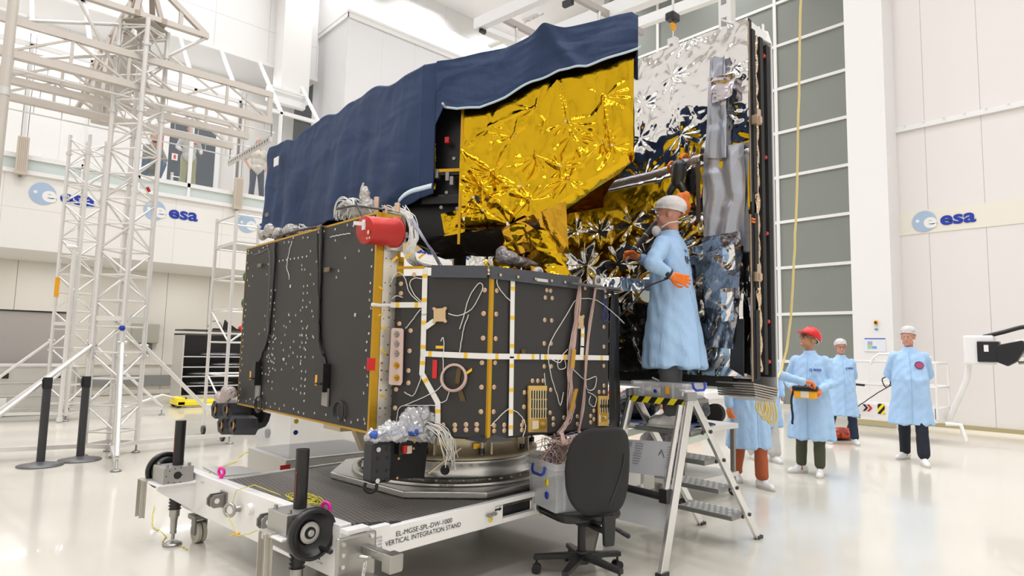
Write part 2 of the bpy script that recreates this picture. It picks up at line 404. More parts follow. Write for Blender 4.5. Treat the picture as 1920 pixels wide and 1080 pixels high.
# step-forward block right of the gallery with its sloping cornice
b = MB(); b.box(8.45, 17.2, YU, 19.0, 4.9, 11.3); struct('wall_block', b, PANEL_B)
b = MB(); b.box(8.42, 17.2, YU-.04, YU, 11.27, 11.42); b.box(8.41, 8.45, YU-.04, 18.74, 11.27, 11.42)
b.prism([(8.40, YU-.05, 11.42), (8.40, YU-.05, 11.5), (8.40, 18.2, 13.2), (8.40, 18.74, 13.2), (8.40, 18.74, 11.42)], (8.8, 0, 0)); struct('trim_5', b, WHITE2)
b = MB(); b.box(8.4, 17.2, 18.2, 18.3, 13.1, ZC); struct('wall_block_top', b, PANEL_T)
b = MB(); b.box(XN, 8.45, 20.4, 20.5, 5.25, 9.9); struct('wall_gallery_back', b, seams(mat('gallery_wall', (.80, .78, .74, 1), .5), 0, 1.2, .9, .012, (.6, .58, .54, 1)))
b = MB(); b.box(XN, 8.45, YT, 20.5, 9.85, 9.95); struct('ceiling_gallery', b, WHITE)
# gallery glazing: upright panes, then panes leaning back into the hall wall
mull = [-6.6+1.1*i for i in range(14)]
w1 = thing('window_1', 'upright gallery window with white mullions above the frosted strip', 'window', (0, YU, 5.25)); w1['kind'] = 'structure'
f = MB()
for x in mull: f.box(x-.035, x+.035, YU-.03, YU+.06, 4.98, 7.8)
f.box(XN, 8.45, YU-.03, YU+.06, 5.26, 5.36); f.box(XN, 8.45, YU-.03, YU+.06, 7.74, 7.84)
build('window_frame', f, WHITE2, w1)
f = MB(); f.box(XN, 8.45, YU+.01, YU+.022, 5.36, 7.74); build('pane', f, GLASSW, w1)
f = MB(); f.box(XN, 8.45, YU+.0, YU+.03, 5.02, 5.26); build('spandrel', f, FROST, w1, 'frosted green-grey strip')
f = MB(); f.box(5.49, 5.55, YU-.05, YU+.02, 5.0, 7.74); build('gasket', f, STEELD, w1)
w2 = thing('window_2', 'gallery glazing leaning back above the upright panes', 'window', (0, YU, 7.8)); w2['kind'] = 'structure'
f = MB()
for x in mull: f.bar((x, YU, 7.8), (x, YT, 9.9), .07, .08, (1, 0, 0))
f.bar((XN, YT, 9.88), (8.45, YT, 9.88), .12, .1); f.bar((XN, YU+.9, 8.76), (1.0, YU+.9, 8.76), .05, .06); f.bar((6.65, YU+1.0, 8.87), (7.75, YU+1.0, 8.87), .05, .06)
build('window_frame', f, WHITE2, w2)
f = MB(); f.add([(XN, YU+.03, 7.8), (8.45, YU+.03, 7.8), (8.45, YT+.03, 9.88), (XN, YT+.03, 9.88)], [(0, 1, 2, 3)]); build('pane', f, GLASSW, w2)
b = MB(); b.box(6.62, 7.75, 17.9, 18.1, 8.5, 8.95); struct('trim_6', b, WHITE2)
w3 = thing('window_3', 'small white framed window high on the upper wall at the left', 'window', (1.4, YT, 10)); w3['kind'] = 'structure'
f = MB()
for x in (.95, 2.12): f.box(x-.06, x+.06, YT-.06, YT, 10.0, 11.9)
for x in (-2.4, -1.3, -.2): f.box(x-.06, x+.06, YT-.06, YT, 10.0, 11.9)
f.box(-3, 2.18, YT-.06, YT, 10.0, 10.1); f.box(-3, 2.18, YT-.06, YT, 11.8, 11.9)
build('window_frame', f, WHITE2, w3)
f = MB(); f.box(-3, 2.12, YT-.03, YT-.01, 10.1, 11.8); build('pane', f, mat('pale_green_pane', (.62, .68, .62, 1), .1), w3)
# gallery door
d = thing('door_1', 'dark blue-grey door at the back of the gallery', 'door', (5.0, 20.38, 5.25)); d['kind'] = 'structure'
f = MB(); f.box(4.70, 6.0, 20.32, 20.4, 5.25, 8.05); build('leaf', f, mat('slate_door', (.035, .045, .065, 1), .4), d)
f = MB()
for x in (4.63, 6.07): f.box(x-.07, x+.07, 20.28, 20.4, 5.25, 8.15)
f.box(4.56, 6.14, 20.28, 20.4, 8.05, 8.19); build('door_frame', f, WHITE2, d)
f = MB(); f.box(4.80, 4.88, 20.27, 20.32, 6.12, 6.42); f.cyl((4.84, 20.28, 6.3), (5.03, 20.27, 6.3), .015); build('door_handle', f, ALU, d)
f = MB(); f.box(4.80, 4.96, 20.30, 20.32, 6.8, 7.0); build('notice', f, WHITE2, d)
f = MB(); f.box(4.85, 4.91, 20.29, 20.3, 6.84, 6.96); build('notice_mark', f, REDB, d)
s = MB(); s.box(4.36, 4.56, 20.36, 20.4, 6.98, 7.5); o = build('wall_sign', s, RED); tag(o, 'red safety sign on the gallery wall beside the dark door', 'sign')
# right-hand side: panelled door, column, wall
d = thing('door_2', 'huge grey-green sliding door divided by white bars', 'door', (XG, 9, 0)); d['kind'] = 'structure'
f = MB(); f.box(XG, XG+.1, 4.5, 14.2, 0, ZC); build('leaf', f, mat('grey_green_panel', (.235, .25, .22, 1), .6, bump=(2.5, .05, .02)), d)
f = MB()
for k in range(1, 11): f.box(XG-.04, XG+.01, 4.5, 14.2, 1.27*k-.04, 1.27*k+.04)
for y in (3.77, 7.72, 11.67): f.box(XG-.045, XG+.01, y-.045, y+.045, .12, ZC)
build('glazing_bar', f, WHITE2, d)
f = MB(); f.box(XG-.05, XG+.01, 4.5, 14.2, 0, .13); build('kick_plate', f, mat('pale_kick_plate', (.62, .60, .55, 1), .4), d)
b = MB(); b.box(XG-.3, XG+.1, 13.75, 14.5, 0, ZC); struct('trim_7', b, WHITE2)
b = MB(); b.box(XG, XG+.1, 14.2, 19.4, 0, ZC); struct('wall_far', b, PANEL_R)
b = MB(); b.box(XC, XG+.1, 4.28, 5.05, 0, ZC); struct('trim_8', b, mat('column_white', (.83, .815, .795, 1), .5))
b = MB(); b.box(XR, XR+.1, YN, 4.28, 0, ZC); struct('wall_right', b, PANEL_R)
b = MB(); b.box(XR-.05, XR, YN, 4.28, 6.36, 6.42); b.box(XR-.02, XR, YN, 4.28, 6.42, 6.48)
for k in range(14): b.box(XR-.06, XR, 4.1-.36*k-.012, 4.1-.36*k+.012, 6.47, 6.5)
struct('trim_9', b, WHITE2)
b = MB(); b.box(XR-.012, XR, YN, 4.28, 4.07, 4.56); struct('trim_10', b, mat('cream_banner', (.83, .785, .69, 1), .5))
b = MB(); b.box(XR-.035, XR, YN, 4.28, .03, .13); b.box(XC-.03, XC, 4.28, 5.05, .03, .13); struct('baseboard_right', b, mat('olive_skirting', (.43, .37, .20, 1), .5))
b = MB(); b.prism([(XR, YN, 0), (XR-.16, YN, 0), (XR-.03, YN, .05), (XR, YN, .05)], (0, 11.2, 0)); struct('trim_11', b, mat('cream_cove', (.74, .69, .57, 1), .35))
b = MB(); b.box(XN, 17.2, YN, YN+.03, 0, .12); struct('baseboard_near', b, WHITE2)
# logos on the walls: round emblem and lettering
def logo(x0, where, label):
    t = thing('wall_logo', label, 'logo', (x0, YU-.015, 4.55) if where == 'L' else (XR-.015, x0, 4.33), 'round emblem logos on the gallery front' if where == 'L' else None)
    if where == 'L': O = V(x0, YU-.006, 4.33); u = V(1, 0, 0); k = 1.0
    else: O = V(XR-.02, x0, 4.10); u = V(0, -1, 0); k = .93
    v = V(0, 0, 1); w = u.cross(v)
    m = MB(); c = O+u*.24*k+v*.24*k; n = 40
    vs = [c+u*(.24*k*math.cos(2*PI*i/n))+v*(.24*k*math.sin(2*PI*i/n)) for i in range(n)]; m.prism(vs, w*.003)
    e = build('emblem', m, ESAL, t, 'pale blue disc')
    text('emblem_letter', 'e', ESAW, e, O+u*.23*k+v*.07*k+w*.004, u, v, .26*k, .25*k, .035)
    m = MB(); n = 16; cc = c-u*.13*k+v*.02; m.prism([cc+u*(.035*math.cos(2*PI*i/n))+v*(.035*math.sin(2*PI*i/n))+w*.003 for i in range(n)], w*.002); build('emblem_dot', m, ESAW, e)
    text('lettering', 'esa', ESAB, t, O+u*.55*k+v*.10*k, u, v, .66*k, .22*k, .03)
logo(1.28, 'L', 'leftmost round blue logo on the gallery front, behind the left truss tower')
logo(3.45, 'L', 'second round blue logo on the gallery front, right of the near truss tower')
logo(5.62, 'L', 'round blue logo on the gallery front behind the tall ladder and navy cover')
logo(10.6, 'L', 'blue logo seen through the gap under the gold foil, left of a hairnet')
logo(12.45, 'L', 'blue logo seen through the gap under the gold foil, right of a hairnet')
logo(4.04, 'R', 'round blue logo on the cream band of the right wall')
# perforated loudspeakers on the gallery front
for x, lb in ((1.10, 'beige perforated wall loudspeaker under the overhead beams at far left'), (5.55, 'beige perforated wall loudspeaker beside the standing man in the gallery')):
    t = thing('wall_speaker', lb, 'speaker', (x, YU-.15, 4.9), 'gallery loudspeakers')
    m = MB(); m.box(x-.1, x+.1, YU-.2, YU-.05, 4.88, 5.70); build('cabinet', m, BEIGE, t, bevel=.01)
    m = MB()
    for i in range(5):
        for j in range(22): m.box(x-.07+i*.032, x-.06+i*.032, YU-.204, YU-.2, 4.95+j*.033, 4.965+j*.033)
    build('grille', m, mat('speaker_holes', (.30, .25, .20, 1), .7), t)
    m = MB(); m.tube([(x-.05, YU-.1, 5.7), (x-.05, YU-.1, 8.0)], .008); m.tube([(x+.06, YU-.1, 5.7), (x+.06, YU-.1, 8.0)], .008); m.box(x-.03, x+.03, YU-.1, YU-.05, 4.84, 4.9); build('bracket', m, STEELD, t)
# signs on the column
t = thing('notice_board', 'white framed notice with coloured blocks on the white column', 'notice', (XC-.01, 4.65, 1.7))
def cp(x, y): return onx(x, y, XC-.012)
def cquad(mb, x0, y0, x1, y1, d=.004):
    ps = [cp(x0, y1), cp(x1, y1), cp(x1, y0), cp(x0, y0)]; z0 = ps[0].z; z1 = ps[2].z; ya = ps[0].y; yb = ps[1].y
    mb.box(XC-.012-d, XC+.002, min(ya, yb), max(ya, yb), min(z0, z1), max(z0, z1))
m = MB(); cquad(m, 1620, 634, 1661, 659); build('board', m, mat('notice_paper', (.78, .80, .84, 1), .4), t)
m = MB(); cquad(m, 1621, 634, 1660, 636, .006); build('header', m, mat('notice_blue', (.05, .12, .45, 1), .4), t)
m = MB(); cquad(m, 1627, 640, 1636, 646, .006); build('violet_block', m, mat('notice_violet', (.45, .40, .60, 1), .4), t)
m = MB(); cquad(m, 1627, 646, 1636, 654, .006); build('green_block', m, mat('notice_green', (.35, .65, .38, 1), .4), t)
m = MB(); cquad(m, 1636, 649, 1644, 654, .006); build('blue_block', m, mat('notice_blue_block', (.25, .36, .68, 1), .4), t)
t = thing('emergency_stop', 'small yellow emergency switch box on the white column', 'switch', (XC, 4.6, 2.0))
m = MB(); cquad(m, 1640, 601, 1646, 609, .03); build('housing', m, ORANGEY, t)
m = MB(); m.cyl(cp(1643, 605)-V(.03, 0, 0), cp(1643, 605)-V(.06, 0, 0), .025); build('button', m, BLACK, t)
m = MB(); cquad(m, 1640, 616, 1646, 618.5, .01); o = build('blue_label', m, mat('label_blue', (.02, .35, .7, 1), .4)); tag(o, 'small blue label under the yellow switch on the column', 'label')
# ------------------------------------------------------------------ light
def area(name, loc, size, e, rot=(0, 0, 0), col=(.975, .98, 1.03), sy=None, spread=180):
    l = D.lights.new(name, 'AREA'); l.energy = e; l.size = size; l.color = col
    l.spread = math.radians(spread)
    if sy: l.shape = 'RECTANGLE'; l.size_y = sy
    o = D.objects.new(name, l); COL.objects.link(o); o.location = loc; o.rotation_euler = rot; return o
for i, x in enumerate((-4, 0, 4, 8, 12, 15.5)):
    for j, y in enumerate((-4.5, 0, 4.5, 9, 13.5, 17.3)):
        area('ceiling_lamp', (x, y, ZC-.12), 1.6, 330, sy=.8, spread=135)
for x in (-4, -1, 2, 5, 8, 11, 14): area('soffit_fill', (x, 17.9, 3.30), 1.2, 85, sy=.25)  # invented fill lights, added to brighten the recessed lower wall
for x in (-3, 1.5, 5.5): area('gallery_fill', (x, 19.6, 9.7), 1.2, 210)  # fill added inside the gallery to keep its interior from going dark
SC.world = D.worlds.new('hall_air'); SC.world.use_nodes = True
SC.world.node_tree.nodes['Background'].inputs[0].default_value = (1, .98, .95, 1); SC.world.node_tree.nodes['Background'].inputs[1].default_value = .1
SC.view_settings.view_transform = 'Standard'; SC.view_settings.look = 'None'; SC.view_settings.gamma = 1; SC.view_settings.exposure = -1.74
SC.cycles.max_bounces = 7; SC.cycles.diffuse_bounces = 4; SC.cycles.glossy_bounces = 4; SC.cycles.transmission_bounces = 4; SC.cycles.transparent_max_bounces = 16
SC.cycles.caustics_reflective = False; SC.cycles.caustics_refractive = False; SC.cycles.sample_clamp_indirect = 6
# ================================================================== vertical integration stand (frame turned 5.5 degrees)
st = thing('integration_stand', 'low white steel stand with dark studded deck carrying the black satellite', 'stand', S(3.3, 3.7, 0))
X0, Y0, X1, Y1 = 1.975, 2.74, 4.72, 4.5
def sbox(m, x0, x1, y0, y1, z0, z1): return m.box(x0, x1, y0, y1, z0, z1, MS)
m = MB(); sbox(m, X0+.05, X1, Y0+.03, Y1, .45, .497); build('deck', m, TREAD, st, 'dark studded tread plate')
m = MB(); sbox(m, X0-.02, X0+.05, Y0+.2, 5.02, .225, .505)
m.prism([S(1.70, 4.80, .415), S(1.70, 4.80, .45), S(X0, 4.80, .455), S(X0, 4.80, .225)], MS@V(0, .03, 0)); sbox(m, 1.70, X0, 4.78, 5.02, .437, .452)
m.prism([S(1.70, 3.28, .415), S(1.70, 3.28, .45), S(X0, 3.28, .455), S(X0, 3.28, .225)], MS@V(0, .03, 0)); sbox(m, 1.70, X0, 3.08, 3.31, .437, .452)
build('end_rail', m, PAINT, st, bevel=.006)
m = MB(); m.prism([S(x, Y0, z) for x, z in ((X0+.03, .36), (3.0, .36), (3.0, .507), (X0+.15, .507), (X0+.15, .522), (X0+.03, .522))], MS@V(0, .04, 0)); sbox(m, 3.32, X1, Y0, Y0+.04, .36, .507)
sbox(m, 3.0, 3.32, Y0, Y0+.04, .36, .39); sbox(m, 3.0, 3.32, Y0, Y0+.04, .475, .507); build('side_rail', m, PAINT, st, bevel=.004)
m = MB(); sbox(m, 3.0, 3.32, Y0+.05, Y0+.08, .38, .48); build('fork_pocket', m, BLACK, st)
m = MB(); sbox(m, X0, X1, Y1-.03, Y1, .32, .5); sbox(m, X1-.05, X1, Y0, Y1, .3, .5); sbox(m, 2.8, 2.9, Y0+.05, Y1, .34, .45); sbox(m, 3.9, 4.0, Y0+.05, Y1, .34, .45); build('cross_beam', m, PAINT, st)
m = MB(); sbox(m, 3.335, 3.9, Y0-.018, Y0, .352, .53); build('splice_plate', m, mat('cream_plate', (.76, .73, .66, 1), .4), st)
m = MB()
for z in (.375, .405, .435, .465, .495):
    m.cut(); m.cyl(S(3.375, Y0-.018, z), S(3.375, Y0-.026, z), .009)
for x, z in ((3.50, .515), (3.55, .475), (3.55, .42), (3.51, .372), (3.62, .44)): m.cut(); m.cyl(S(x, Y0-.018, z), S(x, Y0-.026, z), .009)
build('plate_bolt', m, STEELD, st)
# stencilled writing
def stext(s, x, z, w, h, off=.0, mt=INK): return text('stencil', s, mt, st, S(x, Y0-.0015, z), MS@V(1, 0, 0), V(0, 0, 1), w, h, off)
stext('EL-MGSE-SPL-DW-1000', 2.165, .448, .40, .026); stext('VERTICAL INTEGRATION STAND', 2.095, .411, .54, .026)
for i, q in enumerate(('EL-MGSE-SPL', 'DW-1001', 'CPL AND', 'P.4')): stext(q, 2.0+.012*i, .46-.017*i, .075-.012*i, .010, 0, INKG)
stext('LIFT HERE', 2.985-.06, .468, .06, .011, 0, INKG)
m = MB(); a = [(2.925, .449), (2.965, .449), (2.965, .443), (2.985, .4545), (2.965, .466), (2.965, .460), (2.925, .460)]
m.prism([S(x, Y0-.001, z) for x, z in a], MS@V(0, -.002, 0)); build('arrow_mark', m, INK, st)
m = MB(); m.lathe([(0, 0), (.016, 0), (.016, .003), (0, .003)], S(2.885, Y0-.001, .405), MS@V(0, -1, 0), 20); o = build('round_sticker', m, YELLOW, st)
m = MB()
for x in (2.855, 2.885, 2.915): m.cut(); m.cyl(S(x, Y0, .437+(x-2.885)*.1), S(x, Y0-.03, .437+(x-2.885)*.1), .006); m.cyl(S(x, Y0-.012, .437), S(x, Y0-.017, .437), .013)
build('earth_stud', m, STEEL, st)
# corner bracket at the near end
m = MB(); sbox(m, 1.79, 2.02, Y0-.03, Y0-.008, .30, .515); build('corner_plate', m, STEEL, st, bevel=.012)
m = MB()
for x, z in ((1.82, .485), (1.82, .435), (1.82, .38), (1.985, .495)): m.cut(); m.cyl(S(x, Y0-.03, z), S(x, Y0-.042, z), .011, n=6)
build('corner_bolt', m, ALU, st)
m = MB(); sbox(m, 1.93, 1.985, Y0-.20, Y0-.03, .415, .455); sbox(m, 1.925, 2.0, Y0-.27, Y0-.20, .375, .46); sbox(m, 1.78, 2.0, Y0-.14, Y0-.02, .29, .31); build('tow_lug', m, STEEL, st, bevel=.005)
m = MB(); m.torus(S(1.90, Y0-.10, .425), MS@V(.3, .2, 1), .028, .007, 18, 8); m.tube([S(1.90, Y0-.1, .40), S(1.885, Y0-.10, .30)], .006)
for k in range(8): m.torus(S(1.89-.002*k, Y0-.125, .41-.013*k), (1, k % 2, .3), .007, .002, 8, 5)
build('shackle_chain', m, ALU, st)
m = MB(); sbox(m, 2.0, 2.0015, Y0-.268, Y0-.203, .385, .455); build('lug_label', m, WHITE2, st)
m = MB(); m.prism([S(2.0025, Y0-.235, .41), S(2.0025, Y0-.225, .398), S(2.0025, Y0-.215, .41), S(2.0025, Y0-.221, .41), S(2.0025, Y0-.221, .445), S(2.0025, Y0-.229, .445), S(2.0025, Y0-.229, .41)], MS@V(.001, 0, 0)); build('label_arrow', m, INK, st)
m = MB(); sbox(m, 1.86, 1.99, Y0-.008, Y0+.06, .515, .535); build('corner_cap', m, PAINT, st)
m = MB(); m.prism([S(2.02, Y0+.03, .508), S(2.22, Y0+.03, .508), S(2.02, Y0+.16, .508)], V(0, 0, .006)); build('gusset_plate', m, BLACKM, st)
m = MB()
for a, c in ((2.05, .05), (2.10, .05), (2.05, .10), (2.15, .05)): m.cut(); m.cyl(S(a, Y0+c, .512), S(a, Y0+c, .516), .006)
build('gusset_bolt', m, ALU, st)
# jacks
def jack(y, near):
    x = 1.865; sgn = -1 if near else 1
    j = MB(); j.box(x-.13, x+.075, y-.10, y+.10, .452, .562, MS); jb = build('jack_gearbox', j, mat('bead_blasted_steel', (.46, .45, .43, 1), .42, .8), st, bevel=.003)
    j = MB()
    for a, c in ((-.1, -.075), (.05, -.075), (.05, .075), (-.1, .075)): j.cut(); j.cyl(S(x+a, y+c, .562), S(x+a, y+c, .582), .011, n=8)
    build('gearbox_bolt', j, STEEL, jb)
    j = MB(); j.cyl(S(x-.035, y-.101, .505), S(x-.035, y-.104, .505), .026, n=20)
    for a, c in ((-.055, .035), (-.02, .047), (.02, .05), (-.075, 0), (.03, 0), (-.06, -.04), (-.02, -.05), (.02, -.05)): j.cyl(S(x-.035+a, y-.1, .505+c), S(x-.035+a, y-.103, .505+c), .004, n=8)
    build('gearbox_port', j, BLACK, jb)
    j = MB(); j.cyl(S(x, y, .562), S(x, y, .877), .036, n=28); tb = build('jack_tube', j, mat('black_tube', (.014, .013, .013, 1), .38), st, bevel=.004)
    j = MB(); j.box(x-.0365, x-.0355, y-.012, y-.004, .62, .74, MS); j.cyl(S(x-.036, y-.008, .755), S(x-.0375, y-.008, .755), .008); build('tube_sticker', j, mat('dark_red_print', (.25, .02, .02, 1), .5), tb)
    j = MB(); pr = []
    for k in range(17): pr.append((.031 if k % 2 else .044, .435-.0115*k))
    j.lathe(pr, S(x, y, 0), (0, 0, 1), 24); build('bellows', j, BLACKP, st)
    j = MB(); j.cyl(S(x, y, .25), S(x, y, .20), .034); j.cyl(S(x, y, .20), S(x, y, .16), .028, .022); j.cyl(S(x, y, .16), S(x, y, .08), .022); j.cyl(S(x, y, .09), S(x, y, .04), .012); j.lathe([(0, .03), (.03, .028), (.062, .012), (.064, 0), (0, 0)], S(x, y, 0), (0, 0, 1), 28); build('jack_foot', j, STEEL, st)
    # handwheel
    c = S(x-.02, y+sgn*.17, .465 if near else .50); ax = MS@V(0, sgn, 0); R = .132
    j = MB(); j.lathe([(R-.028, -.012), (R-.02, -.02), (R, -.02), (R+.003, 0), (R, .02), (R-.018, .022), (R-.026, .012), (.066, -.03), (.05, -.03), (.05, -.05), (R-.03, -.03), (R-.028, -.012)], c, ax, 40); hw = build('handwheel', j, BLACKP, st)
    j = MB(); j.lathe([(.031, -.031), (.056, -.026), (.056, -.022), (.031, -.022)], c, ax, 30); build('wheel_ring', j, mat('pale_ring', (.72, .70, .66, 1), .4), hw)
    j = MB(); j.cyl(c-ax*.06, c-ax*.015, .03, n=20); build('wheel_hub', j, BLACKP, hw)
    j = MB(); j.cyl(c-ax*.016, c-ax*.002, .013, n=6); j.cyl(c-ax*.018, c-ax*.01, .018, n=16); build('wheel_bolt', j, ALU, hw)
    j = MB(); h0 = c+(MS@V(.055, 0, 0))-V(0, 0, .082); j.caps(h0-ax*.005, h0+ax*.09, .012, .014); build('crank_grip', j, BLACKP, hw)
    j = MB(); j.cyl(c-ax*.06, S(x-.02, y+sgn*.09, c.z), .015); build('wheel_shaft', j, STEEL, st)
    # hanging channel beside the jack
    xa = 1.70 if not near else 1.715
    j = MB(); ya = y+.09 if not near else y-.01
    j.box(xa-.006, xa, ya, ya+.12, .195, .46, MS); j.box(xa-.03, xa, ya+.025, ya+.03, .195, .455, MS); j.box(xa-.03, xa, ya+.1, ya+.105, .195, .455, MS); j.box(xa-.02, xa+.05, ya, ya+.12, .45, .458, MS); build('channel_bracket', j, mat('bare_channel', (.60, .57, .51, 1), .4, .6), st)
jack(4.9, False); jack(3.2, True)
# small marks beside the near handwheel
m = MB()
for a0, a1 in ((.6, 1.5), (3.7, 4.6)): m.cut(); m.torus(S(X0-.022, 3.115, .34), MS@V(-1, 0, 0), .05, .003, 10, 4, a0, a1)
build('turning_arrow', m, INK, st)
text('stencil', 'LOWER', INKG, st, S(X0-.0225, 3.15, .27), MS@V(0, -1, 0), V(0, 0, 1), .06, .009)
text('stencil', 'GENERAL', INKG, st, S(X0-.0225, 4.70, .455), MS@V(0, -1, 0), V(0, 0, 1), .06, .008)
# clevises, ring eye, stub and pink lifting eyes on the end rail
for y in (4.32, 3.62):
    m = MB()
    for dy in (-.03, .03):
        c = S(X0-.07, y+dy, .40); m.prism([S(X0-.02, y+dy, .36), S(X0-.10, y+dy, .36), S(X0-.12, y+dy, .38), S(X0-.12, y+dy, .42), S(X0-.10, y+dy, .445), S(X0-.02, y+dy, .445)], MS@V(0, .012, 0))
    m.box(X0-.03, X0-.02, y-.05, y+.05, .345, .455, MS); build('clevis', m, STEELD, st, bevel=.003)
    m = MB()
    for dy in (-.03, .03): m.cut(); m.cyl(S(X0-.08, y+dy-.001, .405), S(X0-.08, y+dy+.013, .405), .017)
    build('clevis_hole', m, WHITE2, st)
m = MB(); m.torus(S(X0-.085, 4.09, .385), MS@V(1, .5, 0), .037, .011, 22, 8); m.cyl(S(X0-.05, 4.09, .385), S(X0-.02, 4.09, .385), .016, .024); build('ring_eye', m, STEEL, st)
m = MB(); m.cyl(S(X0-.02, 3.93, .41), S(X0-.05, 3.93, .41), .038, .034, n=20); build('white_boss', m, PAINT, st)
for y in (4.50, 3.165):
    m = MB(); m.torus(S(X0+.03, y, .55), MS@V(1, .35, .1), .026, .010, 20, 8); m.cyl(S(X0+.03, y, .505), S(X0+.03, y, .53), .013, .011); build('lifting_eye', m, PINKM, st, 'magenta lifting eye')
m = MB(); m.prism([S(X0+.05, 4.55, .5), S(X0+.32, 4.5, .5), S(X0+.32, 4.8, .5), S(X0+.1, 4.98, .5)], V(0, 0, .012)); build('end_plate', m, ALUM, st)
m = MB(); sbox(m, X0+.05, X1, Y1-.02, Y1+.005, .495, .505); build('deck_edge', m, ALUM, st)
# castor under the stand, far side and right end
for cx, cy in ((2.02, 4.84), (4.5, 3.1), (4.5, 4.4), (2.7, 4.3)):
    m = MB(); m.cyl(S(cx-.03, cy, .075), S(cx-.005, cy, .075), .075, n=20); m.cyl(S(cx+.005, cy, .075), S(cx+.03, cy, .075), .075, n=20); o = build('castor', m, mat('cream_castor', (.55, .53, .44, 1), .5), st)
    m = MB(); sbox(m, cx-.06, cx+.06, cy-.06, cy+.06, .17, .2); sbox(m, cx-.045, cx-.035, cy-.03, cy+.03, .06, .17); sbox(m, cx+.035, cx+.045, cy-.03, cy+.03, .06, .17); m.cyl(S(cx, cy, .2), S(cx, cy, .36), .03); build('castor_fork', m, STEELD, o)
m = MB(); sbox(m, 4.72, 4.9, Y0, Y0+.3, .30, .52); sbox(m, 4.75, 4.8, Y0-.05, Y0, .12, .30); build('end_bracket', m, STEEL, st, bevel=.006)
# yellow-green earth wire coil lying on the deck, and loose wires
m = MB()
for k in range(9):
    cx, cy = 2.10+.015*math.sin(k*2.1), 3.55+.05*math.cos(k*1.7); r = .075+.012*math.sin(k*3.3)
    m.tube([S(cx+r*math.cos(a/14*2*PI)*.8, cy+r*math.sin(a/14*2*PI)*1.6, .503+.0025*k+.006*math.sin(a+k)) for a in range(15)], .0028, 5)
m.tube([S(2.05, 3.75, .51), S(2.0, 4.0, .54), S(1.93, 4.1, .50), S(1.90, 4.08, .42)], .0028, 5)
o = build('earth_wire', m, WIREY); tag(o, 'coil of yellow-green earth wire lying on the studded deck', 'wire')
m = MB(); m.tube([S(1.86, 4.05, .37), S(1.87, 3.98, .31), S(1.86, 3.9, .27), S(1.9, 3.83, .29), S(1.935, 3.8, .31)], .003, 5); o = build('earth_lead', m, WIREY, st)
m = MB(); m.caps(S(1.86, 4.0, .25), S(1.87, 3.9, .285), .004, .007); build('lead_sleeve', m, ORANGEY, st)
# ================================================================== adapter ring and base plate
CX, CY = 3.365, 3.625
ad = thing('adapter_ring', 'silver ring adapter on an eight-sided plate between stand and black satellite', 'adapter', S(CX, CY, .497))
h, c8 = .785, .37
oc = [(-h, -h+c8), (-h+c8, -h), (h-c8, -h), (h, -h+c8), (h, h-c8), (h-c8, h), (-h+c8, h), (-h, h-c8)]
m = MB(); m.prism([S(CX+a, CY+b_, .498) for a, b_ in oc], V(0, 0, .045)); build('base_plate', m, ALUB, ad, bevel=.008)
cw = S(CX, CY, 0)
m = MB(); m.lathe([(.60, .543), (.735, .543), (.735, .562), (.725, .572), (.64, .575), (.635, .585), (.625, .60), (.622, .665), (.63, .672), (.63, .698), (.60, .70), (.58, .70), (.58, .543)], cw, (0, 0, 1), 96); build('ring', m, ALUB, ad)
m = MB()
for k in range(48):
    a = 2*PI*k/48; p = cw+V(.685*math.cos(a), .685*math.sin(a), .573); m.cut(); m.cyl(p, p+V(0, 0, .012), .013, n=8)
build('ring_bolt', m, STEELD, ad)
m = MB(); m.lathe([(.655, .700), (.655, .722), (.615, .728), (.585, .74), (.575, .80), (.585, .90), (.62, .915), (.56, .915), (.55, .70)], cw, (0, 0, 1), 96); build('cone', m, CREAM, ad)
m = MB()
for k in range(30):
    a = 2*PI*k/30; r = V(math.cos(a), math.sin(a), 0); t = V(-math.sin(a), math.cos(a), 0)
    m.cut()
    if k % 3 == 0: m.obox(cw+r*.605+V(0, 0, .80), r, t, V(0, 0, 1), .05, .012, .14); m.obox(cw+r*.605+t*.07+V(0, 0, .80), r, t, V(0, 0, 1), .05, .012, .14)
    if k % 3 == 1: m.obox(cw+r*.60+V(0, 0, .84), r, t, V(0, 0, 1), .035, .10, .09)
build('cone_bracket', m, CREAMP, ad)
m = MB()
for k in range(30):
    a = 2*PI*k/30
    if k % 3 == 0: m.cut(); r = V(math.cos(a), math.sin(a), 0); m.cyl(cw+r*.62+V(0, 0, .735), cw+r*.62+V(0, 0, .77), .022, n=12)
build('clamp_bolt', m, BLACKP, ad)
th0 = math.atan2(-cw.y, -cw.x)
def rp(a, r, z): return cw+V(r*math.cos(th0+a), r*math.sin(th0+a), z)
m = MB()
for a in (-.06,): r = V(math.cos(th0+a), math.sin(th0+a), 0);m.cut(); m.cyl(rp(a, .60, .632), rp(a, .626, .632), .031, n=24)
build('access_hole', m, BLACK, ad)
for a, z in ((-.06, .80), (.30, .785)): 
    m = MB(); r = V(math.cos(th0+a), math.sin(th0+a), 0); m.obox(rp(a, .598, z), r, V(-r.y, r.x, 0), V(0, 0, 1), .01, .06, .035); build('gold_tab', m, GOLDT, ad)
ur = V(-math.sin(th0), math.cos(th0), 0)
text('lettering', 'MGSE SIDE', INK, ad, rp(-.02, .7355, .553)-ur*.055, ur, V(0, 0, 1), .095, .010, .02, .004)
text('lettering', 'A/C SIDE', INK, ad, rp(-.02, .631, .680)-ur*.045, ur, V(0, 0, 1), .085, .010, .02, .003)
